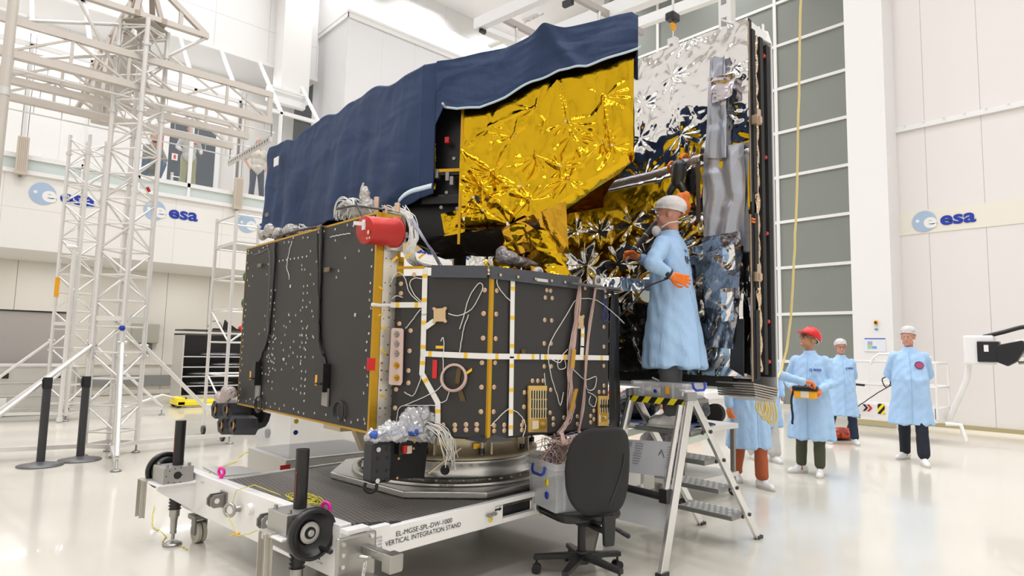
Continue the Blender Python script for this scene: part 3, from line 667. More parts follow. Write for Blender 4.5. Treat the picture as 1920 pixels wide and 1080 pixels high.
# ================================================================== satellite bus
ZB, ZP, ZT = .92, 2.285, 1.90
bus = thing('satellite_bus', 'black spacecraft body with gold edges standing on the silver ring adapter', 'satellite', (3.0, 3.93, ZB))
XP, YP0, YP1 = 2.0, 3.45, 5.69
A1, A2, A3 = V(2.15, 3.375, 0), V(2.45, 2.86, 0), V(3.56, 2.86, 0)
foot = [A1, A2, A3, V(4.03, 3.40, 0), V(4.03, 4.5, 0), V(3.56, 5.0, 0), V(2.45, 5.0, 0), V(2.165, 4.6, 0)]
m = MB(); m.prism([p+V(0, 0, ZB) for p in foot], (0, 0, .97)); build('core_body', m, KAPTON, bus)
N1 = V(-.515, -.30, 0).normalized(); U1 = (A2-A1).normalized()
def f1(x, y, d=0): return onpl(x, y, A2, N1)+N1*d
def f2(x, y, d=0): return ony(x, y, A2.y)+V(0, -d, 0)
def fp(x, y, d=0): return onx(x, y, XP)+V(-d, 0, 0)
def fs(x, y, d=0): return ony(x, y, YP0)+V(0, -d, 0)
def fb(x, y, d=0): return f1(x, y, d) if x < 916 else f2(x, y, d)
def nrm(x): return N1 if x < 916 else V(0, -1, 0)
# big side panel with gold edging
m = MB(); m.box(XP, XP+.025, YP0, YP1, ZB, ZP); pan = build('radiator_panel', m, KAPTON, bus)
m = MB(); m.box(XP+.025, 2.14, YP0+.03, YP1-.02, ZB+.02, ZP-.01); build('panel_box', m, BLACKM, bus)
m = MB(); e = .014; z0, z1 = ZB-.004, ZP+.004
m.box(XP-.002, XP+.03, YP0, YP1, z0, z0+e); m.cut(); m.box(XP-.002, XP+.03, YP0, YP1, z1-e, z1); m.cut(); m.box(XP-.002, XP+.03, YP1-.008, YP1, z0, z1); build('gold_edge', m, GOLDT, pan)
m = MB(); m.box(XP-.003, XP+.048, YP0-.006, YP0+.012, ZB, ZP); build('gold_corner_strip', m, GOLDT, bus)
m = MB(); m.box(XP+.052, XP+.165, YP0-.004, YP0+.02, ZB, ZP-.03); strip = build('polished_strip', m, SILSTRIP, bus)
m = MB(); m.box(XP+.158, XP+.198, YP0-.012, YP0+.02, ZB-.01, 2.02); m.cut(); m.box(XP+.03, XP+.17, YP0-.008, YP0+.02, ZP-.035, ZP); m.cut(); m.box(XP+.15, XP+.172, YP0-.01, YP0+.01, 2.02, ZP); build('gold_strip', m, GOLDT, bus)
m = MB()
for z in np.linspace(ZB+.1, ZP-.12, 22):
    for a in (.07, .108, .146):
        if random.random() < .6: c = V(XP+a, YP0-.004, z+random.uniform(-.01, .01)); m.cyl(c, c+V(0, -.003, 0), random.choice((.004, .006, .003)), n=8)
build('strip_fastener', m, mat('strip_fastener_dark', (.12, .10, .08, 1), .4), strip)
m = MB()
for y0 in (616, 540, 742, 820, 590, 660): c = fs(random.uniform(712, 725), y0, .006); m.cut(); m.obox(c, (1, 0, .5*random.uniform(-1, 1)), (0, 1, 0), (0, 0, 1), .04, .004, .013)
build('amber_tape', m, TAPEY, strip)
m = MB(); c = fs(700, 683, .008); m.obox(c+V(-.02, 0, 0), (1, 0, 0), (0, 1, 0), (0, 0, 1), .055, .006, .075); build('red_tag', m, REDB, bus, 'red fabric tag')
# insert fasteners: white marks scattered over the panel
m = MB(); r_ = random.Random(3)
def ins(y, z, big=False):
    c = V(XP-.002, y, z); s = 1.6 if big else 1
    m.lathe([(.0035*s, 0), (.008*s, 0), (.008*s, .003), (.0035*s, .003), (.0035*s, 0)], c, (-1, 0, 0), 9)
def tee(y, z):
    c = V(XP-.003, y, z); m.obox(c, (1, 0, 0), (0, 1, 0), (0, 0, 1), .004, .005, .018); m.obox(c+V(0, -.006, -.003), (1, 0, 0), (0, 1, 0), (0, 0, 1), .004, .012, .005)
W = YP1-YP0; Hh = ZP-ZB
def pt(u, v): return YP1-u*W, ZP-v*Hh
for i in range(26):
    for u in (.02, .975):
        if r_.random() < .75: y, z = pt(u+r_.uniform(-.008, .012), (i+.5)/26); (ins if r_.random() < .45 else tee)(y, z)
    for v in (.03, .965):
        if r_.random() < .7: y, z = pt((i+.5)/26, v+r_.uniform(-.015, .012)); (ins if r_.random() < .5 else tee)(y, z)
for u in (.275, .31, .545, .575):
    for k in range(17):
        v = .30+.038*k
        if r_.random() < .72: y, z = pt(u+.01*(k//6), v); (ins if r_.random() < .6 else tee)(y, z)
for k in range(62): y, z = pt(r_.uniform(.18, .66), r_.triangular(.3, .95, .6)); tee(y, z)
for k in range(20): y, z = pt(r_.uniform(.05, .95), r_.uniform(.08, .3)); tee(y, z)
for k in range(9): y, z = pt(.3+.032*k, .13+.001*k); ins(y, z)
for u, v in ((.44, .29), (.42, .70), (.90, .47)): y, z = pt(u, v); ins(y, z, True)
build('dot_pattern', m, DOTW, pan)
# black cables taped down the panel, with connectors
def wob(pts, n=24, a=.006, seed=0):
    r = random.Random(seed); pts = [Vector(p) for p in pts]; out = []
    for i in range(len(pts)-1):
        p0 = pts[max(i-1, 0)]; p1 = pts[i]; p2 = pts[i+1]; p3 = pts[min(i+2, len(pts)-1)]; k = max(2, n//(len(pts)-1))
        for j in range(k):
            t = j/k; q = .5*((2*p1)+(p2-p0)*t+(2*p0-5*p1+4*p2-p3)*t*t+(3*p1-p0-3*p2+p3)*t**3)
            out.append(q+V(r.uniform(-a, a), r.uniform(-a, a), r.uniform(-a, a))*(0 if a == 0 else 1))
    out.append(pts[-1]); return out
def pcable(px, nm, r, mt, par, d=.01, n=24, a=.003, f=fp, seed=0):
    mm = MB(); mm.tube(wob([f(x, y, d) for x, y in px], n, a, seed), r, 6); return build(nm, mm, mt, par)
pcable([(519, 455), (517, 520), (512, 580), (506, 630), (496, 660), (486, 690)], 'panel_cable', .011, BLACKP, pan, .014)
pcable([(607, 425), (605, 500), (602, 560), (601, 620), (606, 655), (616, 690)], 'panel_cable', .012, BLACKP, pan, .014, seed=4)
pcable([(600, 440), (603, 560), (604, 640), (612, 665)], 'panel_cable', .006, BLACKM, pan, .02, seed=5)
for (x0, y0), nm in (((485, 678), 0), ((612, 686), 1)):
    c = fp(x0+2, y0+22, .03); m = MB(); m.obox(c, (1, 0, 0), (0, 1, 0), (0, 0, 1), .05, .085, .19)
    for k in range(4): m.cyl(c+V(-.025, -.03+.02*k, -.04), c+V(-.04, -.03+.02*k, -.04), .007, n=8)
    cn = build('cable_connector', m, BLACKP, pan, bevel=.008)
    m = MB(); m.obox(c+V(-.01, .055, -.02), (1, 0, 0), (0, 1, 0), (0, 0, 1), .03, .03, .07); build('connector_tag', m, ORANGEY, cn)
    m = MB(); m.obox(fp(x0+1, y0+58, .012), (1, 0, 0), (0, 1, .06), (0, 0, 1), .012, .085, .12); build('connector_patch', m, mat('grey_patch', (.32, .30, .28, 1), .45), cn)
    m = MB(); cc = fp(x0+(4 if not nm else 28), y0+(80 if not nm else 85), .014)
    for k in range(4): m.torus(cc+V(-.003*k, 0, 0), (1, .02*k, 0), .055+.003*k, .004, 18, 6)
    build('cable_coil', m, BLACKP, pan)
    m = MB(); m.obox(fp(x0+6, y0-180, .02), (1, 0, 0), (0, 1, 0), (0, 0, 1), .006, .08, .03); m.cut(); m.obox(fp(x0+20, y0-275, .02) if nm == 0 else fp(x0-8, y0-260, .02), (1, 0, 0), (0, 1, 0), (0, 0, 1), .006, .07, .03); build('cable_tape', m, mat('amber_film', (.16, .11, .05, 1), .35), pan)
pcable([(550, 452), (543, 480), (540, 500), (545, 520)], 'panel_wire', .003, WIREW, pan, .01)
pcable([(477, 478), (495, 472), (505, 468), (507, 500), (503, 600), (506, 640)], 'panel_wire', .0025, mat('grey_wire', (.25, .22, .2, 1), .5), pan, .008)
pcable([(622, 445), (640, 441), (660, 438)], 'panel_wire', .003, WIREW, pan, .012)
# faces 1 and 2: gold top strip, tapes, ring inserts, plates
def onf(nm, poly, mt, d0=.004, par=bus, th=.004, label=None):
    mm = MB(); ps = [fb(x, y, d0) for x, y in poly]; n = nrm(poly[0][0]); mm.prism(ps[::-1], n*th); return build(nm, mm, mt, par, label)
onf('gold_strip', [(745, 500), (797, 499), (797, 504), (745, 505)], GOLDT, .006)
m = MB(); m.box(A2.x-.012, A2.x+.012, A2.y-.008, A2.y+.01, ZB, 1.88); build('gold_corner_strip', m, GOLDT, bus)
m = MB(); q0, q1 = f1(812, 498, .012), f1(916, 499, .012); q2, q3 = f2(916, 499, .012), f2(1085, 520, .012); dz = V(0, 0, -.075)
m.prism([q0, q1, q1+dz, q0+dz], N1*.012); m.prism([q2, q3, q3+dz*1.1, q2+dz], V(0, -.012, 0)); build('edge_flap', m, mat('blue_grey_film', (.060, .066, .080, 1), .4, bump=((12, 12, 12), .4, .02)), bus, 'blue-grey film flap along the top edge')
m = MB()
for x in (932, 965, 998, 1028, 1053): c = f2(x, 515+(x-920)*.11, .03); m.cut(); m.cyl(c, c+V(0, -.004, 0), .009, n=10)
build('flap_rivet', m, COPPER, bus)
TAPE = [[(798, 503), (796, 590), (794, 665), (792, 700)], [(792, 700), (822, 755)], [(822, 755), (822, 806)], [(796, 572), (735, 572)], [(800, 613), (814, 603)], [(794, 663), (860, 666), (916, 668)], [(917, 668), (1010, 669), (1138, 671)], [(959, 526), (957, 670), (955, 815)], [(1090, 615), (1089, 650), (1088, 668)]]
def tape(pl, w=.034):
    tape.k = getattr(tape, 'k', 0)+1; pl3 = [fb(x, y, .006+.0007*tape.k) for x, y in pl]; mw = MB(); my = MB(); n = nrm(pl[0][0])
    for p, q in zip(pl3[:-1], pl3[1:]):
        d = (q-p); L = d.length; d.normalize(); s = n.cross(d)
        mw.obox((p+q)/2, d, s, n, L+w*.3, w, .004)
        k = .05
        while k < L-.03: my.obox(p+d*k+n*.0015, d, s, n, .022, w*.98, .004); k += random.uniform(.09, .2)
    o = build('heater_tape', mw, TAPEW, bus); build('tape_mark', my, TAPEY, o)
for t_ in TAPE: tape(t_)
m = MB(); c0 = f1(798, 572, .01); mm_ = MB(); mm_.tube([fs(695, 571, .012), fs(712, 573, .02), fs(735, 572, .01)], .012, 6); build('heater_tape', mm_, TAPEW, bus)
RINGS = [(752, 532), (752, 550), (777, 515), (749, 607), (770, 620), (768, 658), (766, 695), (766, 718), (743, 730), (741, 765), (909, 544), (907, 588), (906, 634), (904, 680), (903, 726), (902, 772), (831, 797), (853, 797), (874, 796), (894, 796), (831, 806), (853, 806), (874, 806), (894, 806), (931, 545), (930, 589), (929, 635), (928, 680), (926, 726), (925, 772), (926, 798), (926, 808), (945, 797), (945, 807), (978, 797), (978, 806), (1025, 544), (1032, 545), (1022, 558), (1035, 559), (1021, 600), (1034, 601), (1020, 644), (1033, 644), (1020, 687), (1033, 687), (998, 714), (1008, 714), (1018, 714), (983, 736), (982, 763), (981, 790), (1032, 731), (1031, 774), (1037, 785), (1037, 796), (1057, 783), (1070, 782), (1082, 781), (1107, 780), (1113, 786), (1107, 792), (1082, 795), (1097, 540), (1135, 545), (1135, 556), (1132, 613), (1132, 650), (1132, 686), (1132, 723), (1123, 735), (1132, 735), (1113, 770)]
m = MB()
for x, y in RINGS:
    c = fb(x, y, .002); n = nrm(x); m.cut(); m.lathe([(.007, .003), (.0135, .003), (.015, 0)], c, n, 14); m.cyl(c, c+n*.001, .007, n=10)
build('insert_ring', m, COPPER, bus)
# copper mounting brackets
for pl in ([(812, 578), (816, 576), (820, 579), (832, 578), (836, 575), (840, 578), (837, 583), (837, 598), (840, 603), (837, 606), (832, 603), (820, 603), (816, 607), (812, 604), (815, 599), (815, 583)], [(1081, 592), (1083, 590), (1087, 593), (1091, 590), (1093, 593), (1091, 598), (1091, 610), (1093, 614), (1090, 617), (1087, 614), (1083, 617), (1080, 614), (1082, 609), (1082, 597)]):
    onf('mounting_pad', pl, mat('gold_copper', (.66, .48, .27, 1), .38, .6), .004, th=.012)
# pinkish connector plate with knobs
pk = onf('connector_plate', [(738, 618), (741, 615), (757, 616), (760, 619), (758, 716), (755, 722), (736, 721), (733, 718)], PINKP, .02, th=.01)
for y in (627, 645, 663, 685, 708):
    m = MB(); c = f1(748, y, .03); m.cyl(c, c+N1*.02, .02, .014, n=12); m.cyl(c+N1*.02, c+N1*.035, .007, n=8); build('connector_knob', m, STEEL if y < 680 else GOLDT, pk)
# gold slotted connector panels
def slots(x0, y0, x1, y1, sk, rows):
    w = onf('slot_panel', [(x0, y0), (x1, y0+sk), (x1, y1+sk), (x0, y1)], mat('gold_plated', (.78, .52, .16, 1), .35, .8), .006, th=.012)
    m = MB(); k = MB(); n = V(0, -1, 0)
    nc = 7 if x1-x0 > 25 else 4
    for j in range(rows):
        for i in range(nc):
            x = x0+(x1-x0)*(i+.7)/(nc+.4); y = y0+8+(y1-y0-34)*(j+.5)/rows; c = f2(x, y, .02)
            m.obox(c, (1, 0, 0), (0, 1, 0), (0, 0, 1), .007, .006, .062); k.obox(c+V(.012, -.0, 0), (1, 0, 0), (0, 1, 0), (0, 0, 1), .010, .004, .05)
    build('slot_rib', m, mat('pale_gold_rib', (.82, .68, .40, 1), .4, .4), w); build('slot', k, BLACK, w)
    m = MB(); c = f2(x1-9, y1-16, .02); m.obox(c, (1, 0, 0), (0, 1, 0), (0, 0, 1), .07, .006, .06); q = build('slot_plate', m, GOLDT, w)
    m = MB(); m.cyl(c, c+V(0, -.015, 0), .011, n=10); build('slot_screw', m, ALU, q)
    m = MB(); c = f2((x0+x1)/2-4, y1-14, .02); m.obox(c, (1, 0, 0), (0, 1, 0), (0, 0, 1), .06, .004, .05); build('slot_cover', m, CREAMP, w)
slots(987, 723, 1022, 810, 0, 3); slots(1118, 742, 1137, 798, 0, 2)
m = MB(); c = f1(816, 692, .006); m.obox(c, U1, N1, (0, 0, 1), .03, .004, .11); build('red_tag', m, REDB, bus, 'red tag label')
m = MB(); c = f1(825, 651, .006); m.obox(c, U1, N1, (0, 0, 1), .05, .004, .018); m.cut(); c = f1(880, 697, .012); m.obox(c, U1+V(0, 0, .7), N1, (0, 0, 1), .05, .004, .018); build('amber_tape', m, TAPEY, bus)
for pl in ([(858, 690), (866, 690), (862, 720), (854, 718)], [(858, 728), (866, 726), (874, 752), (864, 752)], [(976, 655), (984, 655), (984, 672), (976, 672)]): onf('amber_film', pl, mat('amber_film_dark', (.10, .06, .008, 1), .25), .006, th=.002)
m = MB()
for k in range(6): m.torus(f1(853, 708, .012+.003*k), N1+V(0, 0, .05*k), .078+.004*math.sin(k*2), .0045, 22, 6)
build('wire_coil', m, WIREP, bus)
# loose sensor wires
WI = [[(735, 530), (742, 515), (752, 512), (762, 525), (770, 550), (792, 570)], [(793, 523), (778, 522), (770, 532), (778, 552), (792, 566)], [(737, 560), (745, 555), (757, 558)], [(790, 580), (775, 600), (762, 616)], [(863, 617), (872, 590), (880, 560), (897, 533), (906, 535), (903, 550), (885, 580), (860, 592), (842, 588)], [(863, 663), (870, 620), (880, 590)], [(832, 660), (832, 700), (828, 725), (795, 745), (760, 760)], [(828, 640), (832, 633), (834, 645), (833, 660)], [(845, 730), (838, 750), (826, 755)], [(947, 513), (932, 520), (930, 535), (945, 555), (957, 567)], [(1085, 560), (1074, 566), (1060, 590), (1030, 640), (1025, 668), (1032, 710), (1042, 740), (1048, 760), (1054, 735)], [(1085, 560), (1113, 562), (1140, 580), (1168, 606)], [(1026, 670), (1045, 680), (1055, 672), (1058, 688), (1046, 692), (1044, 676), (1062, 655)], [(1062, 680), (1080, 700), (1096, 712), (1115, 706), (1112, 728), (1098, 730), (1096, 712)], [(1100, 735), (1115, 745), (1112, 762), (1102, 755), (1105, 742)], [(955, 764), (940, 775), (918, 798)], [(957, 766), (975, 780), (983, 798), (978, 818)], [(760, 735), (775, 742), (785, 725), (792, 703)], [(745, 800), (750, 765), (775, 760), (822, 760)], [(1018, 700), (1020, 722)]]
for i, w in enumerate(WI): pcable(w, 'sensor_wire', .0028, WIREW, bus, .012, 26, .0015, fb, i)
pcable([(1120, 536), (1130, 548), (1130, 575), (1138, 590), (1133, 602), (1128, 590), (1134, 565)], 'sensor_wire', .0028, BLUEP, bus, .014, 26, .001, fb)
def bundle(nm, px, spread, cnt, r, mt, f, par, d=.02, seed=0):
    mm = MB(); rr = random.Random(seed)
    for k in range(cnt):
        a = [f(x+rr.gauss(0, s_), y+rr.gauss(0, 1.5), d+abs(rr.gauss(0, .006))) for (x, y), s_ in zip(px, spread)]
        mm.tube(wob(a, 18, .001, seed+k), r, 4)
    o = build(nm, mm, mt, par); return o
bundle('pink_harness', [(1083, 525), (1078, 580), (1068, 650), (1064, 700), (1067, 760), (1058, 792), (1046, 812)], (1, 2.5, 3, 2, 4, 3, 3), 26, .0028, WIREP, f2, bus)
bundle('pink_harness', [(1113, 535), (1102, 600), (1094, 680), (1090, 740), (1085, 780), (1080, 808)], (1, 1.5, 1.5, 1.2, 1, 1.5), 14, .0028, WIREP, f2, bus, seed=40)
onf('amber_film', [(1062, 655), (1069, 655), (1066, 690), (1059, 690)], mat('amber_tape_glossy', (.55, .30, .03, 1), .25), .05, th=.003)
onf('amber_film', [(1066, 728), (1072, 728), (1062, 770), (1055, 772)], mat('amber_tape_gloss', (.50, .26, .02, 1), .25), .055, th=.003)
# black wrapped blanket at the right edge
U = np.linspace(0, 1, 26); T = np.linspace(0, 1, 14); P = np.zeros((26, 14, 3))
for i, u in enumerate(U):
    for j, t in enumerate(T):
        z = .90+.97*u; P[i, j] = (3.57+.23*t-(.03*u*t), 2.845+.10*t+.012*math.sin(9*t+3*u+math.sin(7*u)*.8), z-.08*t*(1-u)+.03*t*u*0)
m = MB(); m.grid(P); build('black_blanket', m, mat('black_film', (.016, .016, .017, 1), .3, bump=((8, 8, 3), .6, .03)), bus, solid=.006)
m = MB(); m.box(3.1, 3.62, 2.80, 2.9, 1.885, 1.90); build('top_flap', m, mat('grey_film_sheet', (.10, .10, .11, 1), .35), bus)
# lifting lugs on the top edge
for (x, y) in ((1012, 498), (1122, 512)):
    m = MB(); c = f2(x, y); c.z = 1.89; n = 16; w = .035; pr = [(-w, 0), (w, 0)]+[(w*math.cos(PI*k/n), .055+w*math.sin(PI*k/n)) for k in range(n+1)]
    m.prism([c+V(a, 0, b_) for a, b_ in pr], (0, .025, 0)); m.box(c.x-.05, c.x+.05, c.y-.03, c.y+.06, 1.88, 1.90); lg = build('lifting_lug', m, ALUM, bus, bevel=.002)
    m = MB(); m.lathe([(.007, .004), (.02, .004), (.02, 0)], c+V(0, 0, .055), (0, -1, 0), 18); m.cyl(c+V(0, .002, .055), c+V(0, -.002, .055), .012, n=14); build('lug_eye', m, STEELD, lg)
# underside plate
m = MB(); m.prism([p*.985+V(.04, .06, ZB-.012) for p in foot], (0, 0, .012)); build('bottom_plate', m, BLACKM, bus)
m = MB(); ps = [f1(875, 823, .03), f1(915, 828, .06), f2(960, 824, .05), f2(925, 815, .0), f1(900, 815, 0)]; m.add(ps, [tuple(range(5))]); build('loose_film', m, BLACK, bus)
m = MB(); c = V(3.35, 3.1, .86); m.prism([(3.05, 2.88, .87), (3.62, 2.88, .90), (3.85, 3.4, .88), (3.3, 3.5, .86)], (0, 0, .008)); build('white_tray', m, mat('pale_sheet', (.75, .70, .60, 1), .5), bus)
# red protective cap on its bracket beside the panel corner
c0 = onpl(683, 431, (1.95, 3.33, 0), (0, 1, 0)); c1 = onpl(742, 436, (1.95, 3.36, 0), (0, 1, 0)); ax = (c1-c0).normalized()
m = MB(); L = (c1-c0).length; m.lathe([(0, 0), (.082, 0), (.085, .004), (.085, L-.02), (.096, L-.02), (.096, L), (0, L)], c0, ax, 40); rc = build('red_cap', m, mat('red_anodised', (.48, .025, .02, 1), .33, .25), bus, 'red cylindrical cap')
m = MB(); m.obox(c0-ax*.02+V(-.005, -.0, .035), ax, (0, 1, 0), (0, 0, 1), .10, .012, .022); m.obox(c0-ax*.005+V(0, 0, .03), ax, (0, 1, 0), (0, 0, 1), .01, .03, .06); build('cap_handle', m, WHITE2, rc)
m = MB(); q = frame(ax)
for a, b_, s_ in ((-.03, -.02, .02), (-.045, -.055, .011), (-.018, -.055, .011)): m.cut(); m.obox(c0-ax*.001+V(0, a-.02, b_), ax, (0, 1, 0), (0, 0, 1), .003, s_, s_*1.1)
build('cap_label', m, mat('cap_label', (.70, .55, .38, 1), .5), rc)
m = MB(); m.box(2.05, 2.16, 3.40, 3.47, 2.05, 2.12); build('cap_bracket', m, ALUM, bus)
m = MB(); c = ony(757, 440, 3.42); m.obox(c, (1, .2, 0), (-.2, 1, 0), (0, 0, 1), .06, .02, .035); build('cap_tag', m, WHITE2, bus)
# threaded studs on the top of the panel box
for (x, y, h_) in ((706, 385, .13), (723, 381, .05), (745, 388, .05), (566, 430, .05)):
    m = MB(); p = onx(x, y, 2.08); m.lathe([(.016 if k % 2 else .019, .008*k) for k in range(int(h_/.008)+2)], (2.08, p.y, ZP), (0, 0, 1), 12); build('threaded_stud', m, mat('copper_stud', (.72, .52, .40, 1), .4, .5), bus)
# thruster cluster, near: black bracket with holes plus shield plate
m = MB(); m.box(1.95, 2.085, 3.30, 3.42, .645, .885); nb = build('thruster_bracket', m, mat('dark_anodised', (.035, .036, .042, 1), .38, .3), bus, bevel=.018)
m = MB()
for x, z, r in ((1.98, .845, .021), (2.05, .845, .019), (1.985, .79, .011), (2.05, .79, .012), (1.985, .715, .011), (2.05, .715, .011), (1.985, .665, .019), (2.05, .66, .015)): m.cut(); m.cyl((x, 3.299, z), (x, 3.296, z), r, n=6 if r > .018 else 5)
build('bracket_hole', m, BLACK, nb)
m = MB()
for x, z in ((1.982, .843), (1.984, .664)): m.cut(); m.cyl((x, 3.295, z), (x, 3.292, z), .014, n=14)
build('thruster_cover', m, WHITE2, nb)
m = MB(); m.prism([(2.095, 3.34, .655), (2.345, 3.34, .63), (2.365, 3.34, .85), (2.10, 3.34, .875)], (0, .025, 0)); sp = build('thruster_plate', m, BLACKM, bus)
m = MB(); m.box(2.12, 2.21, 3.29, 3.34, .80, .875); build('valve_block', m, BLACK, sp)
m = MB(); m.box(2.14, 2.165, 3.27, 3.29, .81, .855); build('valve_cap', m, REDB, sp); m = MB(); m.box(2.165, 2.20, 3.272, 3.29, .805, .85); build('valve_body', m, CREAMP, sp)
m = MB()
for x, z in ((2.145, .655), (2.15, .77), (2.26, .86), (2.255, .82), (2.21, .825)): m.cut(); m.cyl((x, 3.34, z), (x, 3.335, z), .008, n=10)
build('plate_screw', m, mat('copper_screw', (.70, .36, .16, 1), .35, .6), sp)
m = MB(); m.torus((1.96, 3.33, .63), (.6, 1, 0), .035, .010, 18, 6, PI*.9, PI*2.2); build('black_hose', m, BLACKP, nb)
m = MB(); m.bar((2.33, 3.28, .67), (2.52, 3.2, .82), .018, .012); build('wood_stick', m, mat('pale_wood', (.72, .58, .36, 1), .55), bus)
m = MB(); m.prism([(2.26, 3.95, .72), (2.33, 3.95, .72), (2.38, 3.95, .92), (2.18, 3.95, .92), (2.19, 3.95, .86)], (.0, .06, 0)); m.box(2.1, 2.3, 4.0, 4.25, .86, .915); build('thruster_mount', m, CREAM, bus)
# thruster cluster, far corner of the panel: honeycomb of four black boxes and a shield
t4 = MB(); hx = [(402, 768), (424, 768), (414, 797), (436, 797)]
for x, y in hx:
    c = onx(x, y, 1.98); pts = [c+V(0, .105*math.cos(PI/3*k+.2), .085*math.sin(PI/3*k+.2)) for k in range(6)]; t4.cut(); t4.prism([p for p in pts], V(.15, -.10, .0))
    o_ = None
tb = build('thruster_housing', t4, mat('dark_anodised_far', (.032, .033, .038, 1), .4, .3), bus)
m = MB(); k2 = MB()
for x, y in hx:
    c = onx(x, y, 1.975)
    for a in (0, 2.1, 4.2): m.cut(); q = c+V(0, .05*math.cos(a), .042*math.sin(a)); m.cyl(q, q+V(-.006, 0, 0), .023, n=10)
    k2.cut(); k2.obox(c+V(-.008, -.045, .0), (1, 0, 0), (0, 1, -.6), (0, 0, 1), .004, .025, .055)
build('housing_hole', m, BLACK, bus); build('housing_label', k2, mat('amber_label', (.72, .30, .02, 1), .4), bus)
m = MB(); ps = [onx(x, y, 2.25) for x, y in ((467, 764), (504, 776), (500, 790), (494, 800), (480, 806), (467, 804))]; m.prism(ps, V(.02, 0, 0)); m.box(2.1, 2.25, 5.75, 5.85, .74, .9); build('thruster_shield', m, BLACKM, bus)
# ================================================================== payload: black box wrapped in gold foil, under a navy dust cover
PL0 = V(2.42, 3.605, 0); PD = V(.59, -.81, 0).normalized(); PN = V(-PD.y, PD.x, 0)*-1   # front plane, outward normal
if PN.dot(CAM-PL0) < 0: PN = -PN
def fr(x, y, d=0): return onpl(x, y, PL0, PN)+PN*d
def sz(x, y): p = fr(x, y); return (p-PL0).dot(PD), p.z
def interp(x, xs, ys): return np.interp(x, xs, ys)
pay = thing('payload_module', 'gold foil wrapped instrument box above the black satellite body', 'satellite', (3.1, 4.0, 2.2))
SR = sz(1190, 60)[0]; SL = sz(864, 300)[0]
pR = PL0+PD*SR; pB = V(3.95, 3.25, 0)
BOT = [(866, 430), (930, 430), (985, 428), (1003, 424), (1050, 398), (1110, 356), (1160, 322), (1184, 300), (1192, 297)]
plan = [V(2.46, 6.2, 0), V(2.46, 3.72, 0), PL0+PD*SL-PN*.22, PL0+PD*(SL+.45)-PN*.22, V(3.9, 4.2, 0), V(3.95, 6.0, 0)]
m = MB(); m.prism([p+V(0, 0, 2.50) for p in plan[:2]+[PL0+PD*SL-PN*.2, PL0+PD*(SL+.1)-PN*.6, V(3.5, 4.6, 0)]+plan[5:]], (0, 0, .8))
prof = [fr(866, 418, -.12), fr(985, 418, -.12)]+[fr(x-4, y-55, -.12) for x, y in BOT[4:]]+[fr(1186, 80, -.12), fr(866, 150, -.12)]
m.prism([p-PD*.03 for p in prof], -PN*.10); build('instrument_box', m, GOLDM, pay)
m = MB(); rq = [fr(748, 446, -.13), fr(872, 432, -.13), fr(872, 190, -.13), fr(806, 190, -.13), fr(806, 345, -.13), fr(748, 385, -.13)]; m.prism(rq, -PN*.06); m.box(2.44, 2.52, 3.70, 6.2, 2.45, 3.3); m.prism([(2.44, 3.62, 2.44), (2.75, 3.2, 2.44), (3.4, 3.6, 2.44), (3.2, 6.2, 2.44), (2.44, 6.2, 2.44)], (0, 0, .05)); build('black_panel', m, mat('black_instrument', (.008, .008, .009, 1), .35), pay)
# dark recess details beside the gold foil
m = MB()
for (x, y), (a, b_, c) in {(838, 322): (.22, .05, .03), (845, 365): (.2, .04, .02)}.items():
    p = fr(x, y, -.05); m.cut(); m.obox(p, PD, PN, (0, 0, 1), a, b_, c)
build('black_beam', m, KAPTON, pay)
m = MB()
for x, y in ((818, 325), (838, 330), (846, 338)): p = fr(x, y, -.03); m.cut(); m.obox(p, PD, PN, (0, 0, 1), .025, .05, .06)
build('bracket_clip', m, STEELD, pay)
m = MB(); m.obox(fr(834, 258, -.06), PD, PN, (0, 0, 1), .03, .03, .04); build('red_connector', m, REDB, pay)
m = MB(); m.obox(fr(838, 318, -.02), PD, PN, (0, 0, 1), .20, .01, .022); m.cut(); m.obox(fr(864, 330, .0), PD, PN, (0, 0, 1), .018, .012, .95); build('gold_strip', m, GOLDT, pay)
m = MB()
for x, y in ((850, 296), (836, 360), (826, 388), (856, 390)): p = fr(x, y, -.03); m.cut(); m.cyl(p, p+PN*.02, .012, n=8)
build('small_screw', m, STEELD, pay)
# --- gold foil front
bs = [sz(*p) for p in BOT]; bsx = [a for a, b in bs]; bsz = [b for a, b in bs]
HEM = [(835, 205), (862, 211), (905, 210), (950, 190), (1000, 160), (1050, 140), (1100, 132), (1150, 115), (1198, 97)]
hs = [sz(*p) for p in HEM]; hsx = [a for a, b in hs]; hsz = [b for a, b in hs]
TOP = [(800, 125), (850, 117), (900, 105), (950, 95), (1000, 75), (1025, 63), (1060, 60), (1120, 45), (1160, 33), (1185, 28), (1192, 34)]
ts = [sz(*p) for p in TOP]; tsx = [a for a, b in ts]; tsz = [b for a, b in ts]
nu, nv = 210, 170
u = np.linspace(SL, SR-.005, nu); B0 = interp(u, bsx, bsz); T0 = interp(u, hsx, hsz)+.12
tt = np.linspace(0, 1, nv); Z = B0[:, None]+(T0-B0)[:, None]*tt[None]; Us = np.repeat(u[:, None], nv, 1)
btn = [(918, 237), (963, 254), (1003, 203), (1060, 227), (1072, 252), (923, 324), (902, 350), (887, 370), (905, 394), (1005, 292), (1049, 310), (1064, 334), (975, 349), (991, 374), (1128, 268), (1147, 272), (1132, 182), (867, 282), (953, 421)]
bts = [sz(*p) for p in btn]
